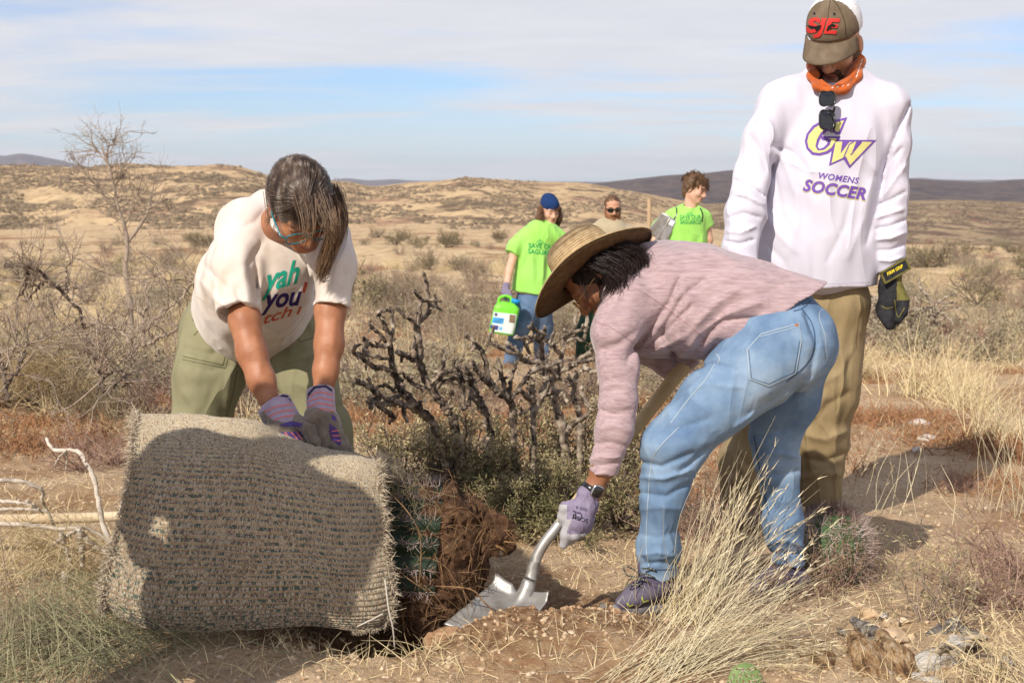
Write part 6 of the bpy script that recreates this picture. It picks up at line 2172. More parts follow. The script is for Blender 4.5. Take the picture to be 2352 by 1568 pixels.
SAGE_L = mat('grey_sage_leaf', [(.235, .205, .13), (.37, .325, .215)], scale=8, rough=.9)
CHAR = mat('charred_cholla_bark', [(.030, .024, .020), (.11, .085, .067), (.30, .235, .18), (.50, .42, .33)], scale=30, detail=6, rough=.95, bump=.8, bscale=110, bdist=.006, lo=.36, hi=.68)
GREYB = mat('weathered_cholla_bark', [(.05, .038, .03), (.20, .155, .12), (.40, .33, .255), (.50, .43, .34)], scale=30, detail=6, rough=.95, bump=.8, bscale=110, bdist=.006, lo=.34, hi=.68)


def wander(g, p, d, L, n, jit, grav=0.0):
    pts = [np.asarray(p, float)]
    d = unit(d)
    for _ in range(n):
        d = unit(d + g.normal(size=3) * jit + np.array((0, 0, grav)))
        pts.append(pts[-1] + d * L / n)
    return np.array(pts)


def branchy(g, acc, p, d, L, r, depth, sides=5, kids=(3, 5), jit=.22, spread=.7, shrink=.62, tips=None, up=.05, minr=.0007):
    n = 5 if depth > 0 else 3
    pts = wander(g, p, d, L, n, jit, up)
    acc.tube(pts, np.linspace(r, max(r * .5, minr), n + 1), sides if depth > 0 else 3, False)
    if tips is not None and depth <= 1:
        tips.append(pts)
    if depth > 0:
        for _ in range(g.integers(*kids)):
            t = g.uniform(.25, 1)
            i = min(int(t * n), n - 1)
            q = pts[i] + (pts[i + 1] - pts[i]) * (t * n - i)
            dd = unit(pts[i + 1] - pts[i]) + g.normal(size=3) * spread
            branchy(g, acc, q, dd, L * shrink * g.uniform(.6, 1.2), max(r * .55, minr), depth - 1, max(3, sides - 1), kids, jit, spread, shrink, tips, up, minr)


def leafy(g, tips, n, L, W, droop=-.2, pinnate=True):
    A = Acc()
    tips = [t for t in tips]
    k = g.integers(0, len(tips), n)
    pos, dr = [], []
    for i in k:
        t = tips[i]
        f = g.uniform(0, len(t) - 1.001)
        j = int(f)
        pos.append(t[j] + (t[j + 1] - t[j]) * (f - j))
        dr.append(unit(t[j + 1] - t[j]))
    pos, dr = np.array(pos), np.array(dr)
    d = dr * .5 + g.normal(size=(n, 3)) * .8 + np.array((0, 0, droop))
    A.leaves(pos + g.normal(size=(n, 3)) * L * .5, d, L * g.uniform(.6, 1.4, n), W * g.uniform(.7, 1.3, n))
    return A


class Plant:
    """One plant kind: meshes standing at the origin, copied about with their parts."""

    def __init__(s, name, parts, cat):
        s.name, s.parts, s.cat = name, parts, cat

    def put(s, x, y, label, group=None, scale=1.0, rot=None, z=None, sink=.01, tilt=0.0):
        o = bpy.data.objects.new(s.name, None)
        C.objects.link(o)
        o.location = (x, y, (gz(x, y) if z is None else z) - sink)
        o.rotation_euler = (tilt, 0, rng.uniform(0, 6.28) if rot is None else rot)
        o.scale = (scale, scale, scale * rng.uniform(.88, 1.1))
        o['label'], o['category'] = label, s.cat
        if group:
            o['group'] = group
        for nm, me, stuff in s.parts:
            c = bpy.data.objects.new(nm, me)
            C.objects.link(c)
            c.parent = o
            if stuff:
                c['kind'] = 'stuff'
        return o


def wm(me, m):
    me.materials.append(m)
    return me


def dry_shrub(seed, h, w, m, n=16, depth=2, leaf=None, nleaf=0, L=.02, W=.006, r=.006, kids=(3, 6)):
    g = np.random.default_rng(seed)
    A, tips = Acc(), []
    for _ in range(n):
        a, e = g.uniform(0, 6.28), g.uniform(.25, 1.4)
        d = np.array((math.cos(a) * math.cos(e) * w / h * 1.4, math.sin(a) * math.cos(e) * w / h * 1.4, math.sin(e)))
        branchy(g, A, g.normal(size=3) * (.04 * w, .04 * w, 0), d, h * g.uniform(.45, .75), r * g.uniform(.6, 1.2), depth, 4, kids, .2, .6, .55, tips)
    out = [('twigs', wm(A.me('twigs'), m), True)]
    if leaf:
        out.append(('leaves', wm(leafy(g, tips, nleaf, L, W).me('leaves', False), leaf), True))
    return out


def tuft(seed, h, w, m, n=160, bw=.004, droop=.35, spread=.55):
    g = np.random.default_rng(seed)
    A = Acc()
    base = g.normal(size=(n, 3)) * (w * .3, w * .3, 0)
    d = np.stack([g.normal(size=n) * spread, g.normal(size=n) * spread, np.ones(n)], 1)
    A.ribbons(base, d, h * g.uniform(.45, 1.1, n), bw, droop * g.random(n), 3)
    return [('blades', wm(A.me('blades', False), m), True)]


# ---- the dead cholla behind the diggers: branches followed one by one
def zc(pts, d0, d1=None):
    d1 = d0 if d1 is None else d1
    n = len(pts)
    return np.array([P((820 + a / 3.136) * .98, (600 + c / 3.136) * .98, d0 + (d1 - d0) * i / max(n - 1, 1)) for i, (a, c) in enumerate(pts)])


def cholla_branch(A, pts, r0, r1, g, knob=True):
    pts = np.asarray(pts)
    L = np.linalg.norm(np.diff(pts, axis=0), axis=1).sum()
    n = max(6, int(L / .011))
    c = spline(pts, n) + g.normal(size=(n, 3)) * .0022
    t = np.linspace(0, 1, n)
    sides = 9
    rad = (r0 + (r1 - r0) * t) * (1 + .10 * g.normal(size=n))
    rad[-1] *= .7
    m = len(c)
    tan = np.gradient(c, axis=0)
    tan /= np.linalg.norm(tan, axis=1, keepdims=True)
    a = np.cross(tan, np.array((.3, .9, .2)))
    a /= np.linalg.norm(a, axis=1, keepdims=True)
    b = np.cross(tan, a)
    th = np.arange(sides) * 2 * math.pi / sides
    i, j = np.meshgrid(np.arange(m), np.arange(sides), indexing='ij')
    # tubercles stand in spirals
    k = 1 + .22 * np.sin(i * 1.05 + j * 2 * math.pi * 3 / sides) + .12 * g.normal(size=(m, sides))
    rr = rad[:, None] * k
    v = c[:, None] + rr[..., None] * (np.cos(th)[None, :, None] * a[:, None] + np.sin(th)[None, :, None] * b[:, None])
    q = np.stack([i[:-1] * sides + j[:-1], i[:-1] * sides + (j[:-1] + 1) % sides, (i[:-1] + 1) * sides + (j[:-1] + 1) % sides, (i[:-1] + 1) * sides + j[:-1]], -1).reshape(-1, 4)
    v = np.concatenate([v.reshape(-1, 3), c[-1:]])
    e = (m - 1) * sides
    kk = np.arange(sides)
    A.add(v, q, np.stack([e + kk, e + (kk + 1) % sides, np.full(sides, m * sides)], 1))


def chollas():
    g = np.random.default_rng(17)
    k = S * 5.5 * .98 / 3.136           # zoomed points to metres
    left = [  # points, start radius, end radius, depth start, end
        ([(830, 1640), (780, 1280), (700, 1110), (620, 1010), (545, 880), (505, 760)], 34, 26, 5.5, 5.45), ([(505, 760), (515, 700), (500, 600), (490, 495)], 30, 24, 5.45, 5.42),
        ([(490, 500), (510, 420), (522, 320)], 18, 14, 5.42, 5.4), ([(500, 495), (560, 440), (600, 380), (640, 368)], 17, 12, 5.42, 5.5), ([(585, 400), (578, 290), (560, 190), (535, 108)], 14, 11, 5.46, 5.42),
        ([(590, 325), (630, 330), (668, 328)], 14, 13, 5.45, 5.4), ([(590, 330), (530, 315), (490, 285), (465, 258)], 13, 10, 5.45, 5.36), ([(484, 492), (440, 465), (395, 440), (335, 372)], 14, 12, 5.42, 5.32),
        ([(500, 770), (420, 740), (332, 698)], 20, 17, 5.45, 5.3), ([(780, 1640), (640, 1300), (520, 1130), (390, 1000), (340, 890), (310, 800)], 30, 22, 5.5, 5.3),
        ([(310, 800), (300, 680), (285, 580), (250, 500), (235, 452), (193, 412)], 21, 12, 5.3, 5.2), ([(300, 640), (316, 560), (312, 430), (302, 390), (250, 406), (198, 393)], 13, 10, 5.28, 5.34),
        ([(290, 660), (200, 662), (125, 632), (93, 592)], 15, 11, 5.27, 5.1), ([(125, 640), (112, 668), (118, 694)], 12, 10, 5.12, 5.08), ([(310, 840), (220, 820), (140, 790), (90, 740), (30, 702), (42, 655)], 17, 13, 5.3, 5.1),
        ([(295, 745), (180, 742), (100, 728), (40, 715)], 14, 12, 5.3, 5.2), ([(275, 640), (200, 560), (138, 502)], 14, 11, 5.28, 5.2), ([(390, 1000), (380, 930), (345, 890)], 16, 14, 5.3, 5.4),
        ([(500, 1140), (370, 1085), (220, 1082), (148, 1040)], 20, 20, 5.45, 5.15), ([(400, 1030), (260, 1045), (150, 970), (58, 912)], 16, 17, 5.35, 5.1), ([(330, 1195), (250, 1130), (180, 1075), (150, 1110)], 16, 20, 5.3, 5.1),
        ([(330, 1000), (260, 940), (180, 970), (130, 895)], 13, 10, 5.3, 5.2), ([(540, 990), (430, 900), (360, 850)], 16, 12, 5.4, 5.3), ([(590, 940), (680, 870), (760, 838), (805, 845)], 17, 13, 5.45, 5.3),
        ([(655, 885), (690, 765), (706, 688)], 16, 14, 5.4, 5.45), ([(620, 980), (680, 915), (780, 925), (865, 905)], 17, 18, 5.45, 5.4), ([(420, 1230), (395, 1130), (380, 1060)], 15, 13, 5.3, 5.3),
        ([(760, 830), (765, 780), (765, 740)], 10, 8, 5.35, 5.35), ([(800, 840), (802, 790)], 12, 9, 5.3, 5.3), ([(700, 1110), (740, 1060), (760, 1010)], 13, 10, 5.5, 5.5)]
    right = [
        ([(1040, 1640), (1010, 1240), (940, 1060), (890, 960), (882, 890), (825, 815)], 34, 24, 5.6, 5.5), ([(880, 900), (800, 885), (740, 895)], 18, 15, 5.5, 5.3), ([(900, 980), (870, 1090), (830, 1130)], 16, 14, 5.5, 5.3),
        ([(835, 1100), (832, 1030), (838, 955)], 16, 13, 5.4, 5.4), ([(1230, 1640), (1200, 1180), (1170, 1060), (1100, 1010), (1020, 930), (960, 870), (892, 792)], 26, 16, 5.5, 5.25),
        ([(1085, 1000), (1020, 880), (1000, 780), (960, 680), (900, 622), (848, 572)], 18, 13, 5.4, 5.3), ([(900, 630), (905, 670), (885, 700)], 12, 11, 5.32, 5.28), ([(1160, 1050), (1130, 920), (1100, 810), (1088, 745)], 18, 14, 5.5, 5.5),
        ([(1172, 1040), (1190, 890), (1215, 820), (1245, 755)], 14, 10, 5.5, 5.6), ([(1185, 1050), (1270, 940), (1330, 850)], 17, 14, 5.5, 5.6), ([(1180, 1170), (1240, 1150), (1300, 1140)], 16, 14, 5.5, 5.4)]
    big = [
        ([(1620, 1640), (1560, 1270), (1520, 1120), (1482, 980), (1440, 880), (1410, 800)], 34, 24, 5.75, 5.7), ([(1360, 1640), (1345, 1080), (1345, 980), (1340, 900)], 24, 15, 5.65, 5.65),
        ([(1355, 1080), (1290, 1020), (1245, 985)], 22, 16, 5.65, 5.5), ([(1340, 1180), (1430, 980), (1500, 900), (1535, 840)], 28, 22, 5.65, 5.6), ([(1535, 845), (1560, 720), (1572, 600), (1650, 540), (1662, 430)], 22, 12, 5.6, 5.6),
        ([(1572, 640), (1660, 600), (1720, 612), (1742, 440)], 16, 12, 5.6, 5.65), ([(1415, 800), (1410, 680), (1422, 560), (1440, 515)], 22, 13, 5.7, 5.6), ([(1410, 640), (1350, 590), (1280, 605), (1208, 598)], 17, 12, 5.65, 5.5),
        ([(1440, 580), (1340, 530), (1315, 520)], 15, 12, 5.62, 5.5), ([(1520, 880), (1420, 790), (1290, 770), (1240, 715), (1150, 630)], 20, 14, 5.6, 5.4), ([(1240, 715), (1130, 685), (1025, 622), (1062, 510)], 17, 12, 5.45, 5.35),
        ([(1540, 850), (1640, 800), (1740, 725), (1805, 672)], 22, 17, 5.6, 5.6), ([(1600, 810), (1700, 770), (1800, 760)], 17, 14, 5.6, 5.5), ([(1640, 1030), (1655, 900), (1720, 820), (1762, 720)], 19, 15, 5.7, 5.7),
        ([(1330, 840), (1420, 815), (1500, 790), (1560, 765)], 20, 14, 5.5, 5.6), ([(1350, 600), (1300, 655), (1330, 730)], 12, 10, 5.6, 5.6), ([(1280, 605), (1290, 660), (1330, 720)], 13, 11, 5.55, 5.6),
        ([(1590, 1280), (1700, 1200), (1790, 1135)], 18, 13, 5.5, 5.35), ([(1760, 1110), (1700, 1000), (1710, 960)], 20, 17, 5.5, 5.5), ([(1830, 1120), (1850, 1000), (1830, 900)], 22, 18, 5.6, 5.6),
        ([(1500, 660), (1480, 600), (1500, 560)], 14, 11, 5.6, 5.6), ([(1640, 560), (1700, 540), (1720, 500)], 12, 10, 5.6, 5.55), ([(1560, 720), (1510, 690), (1490, 640)], 14, 12, 5.6, 5.5),
        ([(1720, 820), (1780, 850), (1860, 830)], 16, 14, 5.7, 5.6), ([(1655, 930), (1600, 900), (1570, 940)], 14, 12, 5.7, 5.6), ([(1680, 1640), (1690, 1200), (1640, 1030)], 24, 20, 5.7, 5.7),
        ([(1480, 980), (1560, 1010), (1600, 1080)], 15, 12, 5.7, 5.6), ([(1430, 620), (1470, 640), (1500, 690)], 13, 12, 5.6, 5.65)]
    for nm, br, m, lab in (('cholla_skeleton', left, CHAR, 'blackened dead cholla with forked stumpy arms right of the woman in cream'), ('cholla_skeleton', right, CHAR, 'smaller charred dead cholla standing between the two bigger ones'),
                           ('cholla_skeleton', big, GREYB, 'tangled grey dead cholla behind the straw hat and pink sleeve')):
        x, y = P((820 + br[0][0][0][0] / 3.136) * .98, 1100, br[0][3])[:2]
        root = empty(nm, (x, y, gz(x, y)), lab, 'dead cholla')
        for pts, r0, r1, d0, d1 in br:
            A = Acc()
            w = zc(pts, d0, d1)
            if pts[0][1] > 1600:
                w[0][2] = gz(w[0][0], w[0][1]) - .02
            cholla_branch(A, w, r0 * k * 1.0, r1 * k * 1.05, g)
            # short stubs along the arm
            for _ in range(max(1, len(pts) - 1)):
                i = g.integers(0, len(w) - 1)
                p = w[i] + (w[i + 1] - w[i]) * g.random()
                cholla_branch(A, [p, p + unit(g.normal(size=3) + (0, 0, .5)) * .03], r1 * k * .8, r1 * k * .6, g)
            link('branch', A.me('branch'), m, root)


# ---- leafy low shrubs in front of the cholla, and in the right foreground
def near_shrubs():
    kinds = []
    for sd, h, leaf, nl in ((1, .42, LEAF_OL, 3600), (2, .36, LEAF_G, 4200), (3, .40, LEAF_OL, 3000)):
        kinds.append(Plant('leafy_shrub', dry_shrub(sd, h, .34, TWIG_D, 18, 2, leaf, nl, .020, .0055, .0045), 'shrub'))
    spots = [(905, 1135, 1.0, 0, 'olive shrub with dry pods beside the carpet corner'), (1010, 1150, 1.1, 0, 'olive leafed shrub under the blackened cholla behind the root ball'),
             (1130, 1165, 1.1, 1, 'dark green low shrub behind the torn root end'), (1235, 1225, 1.0, 1, 'green shrub directly above the shovel socket'), (1330, 1238, .9, 1, 'green low shrub behind the gloved hand on the shovel'),
             (1420, 1215, 1.0, 2, 'dull olive shrub next to the front trouser leg of the digging woman'), (1080, 1100, 1.15, 2, 'pale olive shrub between two charred cholla stems'), (1250, 1110, 1.2, 2, 'pale leafed shrub under the grey cholla'),
             (1400, 1120, 1.2, 0, 'tall olive shrub crossing behind the shovel handle'), (1165, 1235, .75, 1, 'small green shrub at the rim of the hole by the root end')]
    for px, py, s_, k, lab in spots:
        q = on(px, py)
        kinds[k].put(q[0], q[1], lab, None, s_)
    br = [Plant('thorny_shrub', dry_shrub(21, .30, .34, TWIG_PINK, 12, 2, LEAF_BR, 420, .022, .005, .0032, (2, 5)), 'shrub'),
          Plant('sparse_shrub', dry_shrub(22, .34, .3, TWIG, 9, 2, LEAF_OL, 260, .022, .005, .003, (2, 4)), 'shrub'),
          Plant('dry_bush', dry_shrub(23, .40, .45, TWIG_PINK, 26, 2, None, 0, r=.0035, kids=(3, 6)), 'bush')]
    for px, py, s_, k, lab in [(1800, 1390, .72, 0, 'brown leafed thorny shrub over the far purple shoe'), (1880, 1372, .80, 0, 'thorny twiggy shrub growing in front of the hedgehog cactus'), (1945, 1352, .72, 0, 'thorny shrub veiling the lower right side of the hedgehog cactus'), (1850, 1330, .7, 0, 'thorny shrub between the far trouser leg and the hedgehog cactus'),
                               (1985, 1330, .62, 0, 'leaning thorny twigs at the right of the hedgehog cactus'), (2120, 1425, .95, 1, 'sparse grey twigs rising behind the white weathered log'),
                               (2185, 1440, .85, 1, 'sparse feathery twigs beside the small rocks'), (2060, 1330, .6, 1, 'thin pale stems on bare sand right of the man in white'),
                               (2330, 1400, 1.0, 2, 'dense brown bush cut by the right edge'), (2390, 1330, 1.1, 2, 'tall dry bush at the right edge above the dense brown one'), (2255, 1385, .55, 2, 'small dry bush left of the dense brown one'),
                               (1745, 1440, .6, 0, 'low brown twigs among the straw grass below the far shoe'), (1640, 1230, .7, 2, 'brown twiggy bush between the legs of the two standing figures'),
                               (1590, 1240, .8, 2, 'reddish twiggy bush behind the front trouser leg')]:
        q = on(px, py)
        br[k].put(q[0], q[1], lab, None, s_)


def hedgehog():
    q = on(1915, 1325)
    o = empty('barrel_cactus', (q[0], q[1], gz(*q[:2])), 'spiny green hedgehog cactus behind the far trouser leg at the right', 'cactus')
    g = np.random.default_rng(8)
    A = Acc()
    th = np.linspace(0, 2 * math.pi, 97)[:-1]
    rows, H_, R_ = [], .235, .098
    for t in np.linspace(0, 1, 30):
        r_ = R_ * (max(1 - (max(t - .45, 0) / .55) ** 2.4, 0)) ** .5 * (.86 + .14 * min(t / .3, 1)) + .002
        rows.append(np.stack([r_ * np.cos(th) * (1 + .10 * np.abs(np.cos(th * 8)) - .05), r_ * np.sin(th) * (1 + .10 * np.abs(np.cos(th * 8)) - .05), np.full(96, H_ * t - .02)], 1))
    A.grid(rows, wrap_u=True)
    c = np.array(o.location)
    A.v[0] = A.v[0] + c
    st = link('stem', A.me('stem'), mat('hedgehog_skin', [(.028, .075, .022), (.055, .12, .04)], scale=18, rough=.5), o)
    A, B = Acc(), Acc()
    for k in range(16):
        a = k * 2 * math.pi / 16
        for i, t in enumerate(np.linspace(.08, .97, 15)):
            r_ = R_ * (max(1 - (max(t - .45, 0) / .55) ** 2.4, 0)) ** .5 * 1.03
            p = c + np.array((r_ * math.cos(a), r_ * math.sin(a), H_ * t - .02))
            out = unit((math.cos(a) * (1 - .7 * t), math.sin(a) * (1 - .7 * t), .15 + .9 * max(t - .6, 0) * 2))
            n = 16
            d = out + g.normal(size=(n, 3)) * .75
            (B if t > .86 else A).ribbons(np.repeat(p[None], n, 0), d, (.030 + .03 * g.random(n)), .0021, 0, 2, g.normal(size=(n, 3)) * .1)
    link('spines', A.me('spines', False), mat('pale_pinkish_spine', [(.40, .29, .26), (.62, .52, .47)], scale=50), st, kind='stuff')
    link('crown_spines', B.me('crown_spines', False), mat('dark_red_spine', [(.12, .07, .065), (.25, .16, .14)], scale=50), st, kind='stuff')
    # prickly pear pad in the lower edge
    q = on(1712, 1600)
    o = empty('prickly_pear', (q[0], q[1], gz(*q[:2])), 'single green prickly pear pad peeking up at the bottom edge', 'cactus')
    c = P(1712, 1572, q[1])
    A = Acc()
    u = np.linspace(0, math.pi, 22)
    v_ = np.linspace(0, 2 * math.pi, 33)[:-1]
    A.grid([[c + np.array((.044 * math.sin(a) * math.cos(b), -.014 * math.sin(a) * math.sin(b) + .008 * math.cos(a),   .052 * math.cos(a) * (1 if math.cos(a) > 0 else 1.2))) for b in v_] for a in u], wrap_u=True)
    pad = link('pad', A.me('pad'), mat('prickly_pear_skin', [(.13, .20, .065), (.19, .26, .10)], scale=14, rough=.55), o)
    A, B = Acc(), Acc()
    for i in range(-3, 4):
        for j in range(-3, 5):
            x, z = (i + .5 * (j % 2)) * .0145, j * .0135
            k = 1 - (x / .042) ** 2 - (z / .05) ** 2
            if k < .03:
                continue
            p = c + np.array((x, -.014 * math.sqrt(k) + .006 * z / .06, z))
            A.ribbons(np.repeat(p[None], 4, 0), np.array((0, -1, .1)) + g.normal(size=(4, 3)) * .6, .020, .0016, 0, 1)
            B.tube([p + (0, .001, 0), p - (0, .002, 0)], .0022, 6)
    link('spines', A.me('spines', False), mat('white_spine', [(.6, .5, .4)]), pad, kind='stuff')
    link('areoles', B.me('areoles'), mat('rusty_areole', [(.25, .10, .05)]), pad, kind='stuff')


# ---- straw bunchgrass in the right foreground, traced from root to tip
def fan(name, label, root, spread, tips, n, m, w=.0022, sd=0, sag=.05, heads=True):
    """root: picture point; tips: picture points (with depth) along the arc of the blade ends."""
    g = np.random.default_rng(sd)
    q = on(*root)
    o = empty(name, (q[0], q[1], gz(*q[:2])), label, 'grass')
    tp = spline(np.array(tips, float), 200)
    A, H_ = Acc(), Acc()
    paths = []
    for _ in range(n):
        b = np.array(q) + g.normal(size=3) * (spread, spread * .7, 0)
        b[2] = gz(b[0], b[1])
        t = tp[g.integers(0, 200)]
        ln = g.uniform(.45, 1.0) ** .6
        e = P(t[0] + g.normal() * 38, t[1] + g.normal() * 38, t[2] + g.normal() * .10)
        e = b + (e - b) * ln
        mid = (b + e) / 2 + np.array((0, 0, 1)) * sag * np.linalg.norm(e - b) * g.uniform(-.4, 1.6) + g.normal(size=3) * .018
        paths.append(spline([b, mid, e], 9))
    strand_mesh(A, np.array(paths), w * .62)
    link('blades', A.me('blades'), m, o, kind='stuff')
    if heads:
        hp = []
        for p in paths[::2]:
            c = spline(p, 26)[17:]
            k = g.integers(5, 12)
            base = c[g.integers(0, len(c), k)]
            H_.ribbons(base, unit(c[-1] - c[0]) + g.normal(size=(k, 3)) * .16, .018 + .014 * g.random(k), .0030, .1, 2)
        link('seed_heads', H_.me('seed_heads', False), m, o, kind='stuff')
    return o


def foreground_grass():
    fan('bunchgrass', 'tall pale straw bunchgrass rising past the far trouser leg', (1590, 1420), .05, [(1600, 1200, 3.95), (1640, 1090, 3.95), (1740, 1010, 3.95), (1820, 1060, 3.95), (1880, 1120, 3.95), (1900, 1200, 3.9)], 95, STRAW_P, .0016, 31, .05)
    fan('bunchgrass', 'straw bunchgrass leaning far to the right along the bottom edge', (1500, 1560), .07, [(1700, 1250, 3.7), (1860, 1230, 3.72), (1930, 1310, 3.7), (1960, 1400, 3.66), (1990, 1490, 3.62), (2000, 1570, 3.6)], 165, STRAW_P, .0016, 32, .06)
    fan('bunchgrass', 'short dense straw tuft against the front purple shoe', (1565, 1430), .05, [(1500, 1330, 3.95), (1560, 1260, 3.95), (1640, 1250, 3.95), (1700, 1310, 3.95)], 90, STRAW_B, .0018, 33, .02, False)
    fan('bunchgrass', 'few tall straw stems at the right edge', (2330, 1180), .10, [(2215, 900, 5.3), (2260, 850, 5.3), (2330, 830, 5.3), (2370, 900, 5.3)], 26, STRAW_P, .0026, 34, .03)
    fan('bunchgrass', 'sparse straw stems on the sand right of the man', (2060, 1190), .12, [(2010, 1000, 5.2), (2080, 960, 5.2), (2130, 1010, 5.2)], 14, STRAW_P, .0026, 35, .03)
    fan('bunchgrass', 'pale yellow grass clump in front of the dead branches at the left', (70, 925), .20, [(-40, 780, 7.2), (60, 740, 7.2), (130, 740, 7.2), (200, 790, 7.1), (230, 850, 7.0)], 300, STRAW_B, .0028, 36, .06)
    fan('bunchgrass', 'dry grass in the bottom right corner over the white log', (2330, 1590), .10, [(2130, 1530, 3.5), (2200, 1450, 3.5), (2300, 1420, 3.5), (2380, 1440, 3.5)], 70, STRAW_B, .0020, 37, .03)
    fan('bunchgrass', 'wispy straw bent over the front of the carpet hole', (1000, 1530), .10, [(880, 1490, 3.55), (1000, 1500, 3.6), (1120, 1490, 3.6), (1240, 1470, 3.62)], 36, STRAW_B, .0018, 38, .02, False)
    fan('bunchgrass', 'single tall straw stalk in front of the trousers behind the carpet', (528, 1120), .02, [(536, 880, 4.35), (541, 890, 4.35)], 3, STRAW_P, .0035, 39, .01, False)
    # grey-green rushes at the left foreground
    for i, (px, py, sp, tips, n, m, lab) in enumerate([
        (60, 1560, .22, [(-60, 1330, 3.6), (60, 1300, 3.7), (200, 1330, 3.7), (300, 1390, 3.65), (380, 1440, 3.6), (460, 1500, 3.55)], 260, GREENSTEM, 'grey-green wiry rushes sprawling at the bottom left'),
        (200, 1480, .20, [(0, 1340, 3.75), (120, 1290, 3.8), (240, 1290, 3.8), (330, 1360, 3.7), (420, 1430, 3.62), (520, 1470, 3.6)], 300, GREENSTEM, 'green wiry stems lapping the lower left corner of the carpet'),
        (120, 1330, .20, [(-60, 1200, 4.1), (60, 1150, 4.1), (200, 1160, 4.1), (300, 1240, 4.0)], 260, STRAW_B, 'straw and green stems under the fallen white branches'),
        (-40, 1450, .16, [(0, 1280, 3.8), (120, 1330, 3.7), (260, 1480, 3.55), (330, 1540, 3.5)], 200, TWIG, 'greyish dry stems at the left edge below the branches')]):
        fan('rush', lab, (px, py), sp, tips, n, m, .0019, 50 + i, .05, False)


def sticks():
    for lab, m, lines in (
        ('bleached forked branch lying left of the carpet', TWIG_PALE, [([(265, 1262), (240, 1215), (228, 1160), (222, 1120), (196, 1060), (184, 1040), (160, 1033), (128, 1033), (112, 1020), (107, 1005)], 6.5), ([(152, 1034), (154, 1050), (152, 1078)], 2.5), ([(196, 1060), (190, 1048), (178, 1040)], 3), ([(150, 1036), (132, 1056), (126, 1070)], 2.2)]),
        ('white twisted stick propped against the carpet edge', TWIG_PALE, [([(276, 1180), (282, 1150), (294, 1108), (300, 1092)], 4.5)]),
        ('long pale branches fanning in from the left edge', TWIG_PALE, [([(-60, 1104), (40, 1104), (80, 1116), (100, 1130), (96, 1146), (108, 1170), (124, 1205)], 5.5), ([(-60, 1150), (50, 1154), (90, 1172)], 5), ([(-60, 1172), (40, 1168), (110, 1172)], 5), ([(-50, 1202), (60, 1205), (140, 1214), (200, 1212), (262, 1250)], 6), ([(60, 1150), (80, 1160), (100, 1180)], 3.5)]),
        ('short pale stick standing below the pole at the left', TWIG_PALE, [([(184, 1216), (188, 1260), (190, 1300)], 9), ([(182, 1214), (205, 1245), (250, 1272)], 7), ([(180, 1215), (150, 1232), (120, 1250)], 5.5), ([(140, 1225), (155, 1270), (165, 1300)], 6), ([(150, 1320), (155, 1350), (172, 1375)], 10)])):
        A0 = None
        x, y = on(lines[0][0][0][0], lines[0][0][0][1] + 40)[:2]
        root = empty('dead_branch', (x, y, gz(x, y)), lab, 'branch')
        for pts, r in lines:
            A = Acc()
            d = 4.15
            w = spline([P(a, b, d + .02 * i) for i, (a, b) in enumerate(pts)], 28) + np.random.default_rng(1).normal(size=(28, 3)) * .0015
            A.tube(w, np.linspace(r, r * .6, 28) * S * d * (1 + .1 * rng.normal(size=28)), 8, True, .12)
            link('limb', A.me('limb'), m, root)


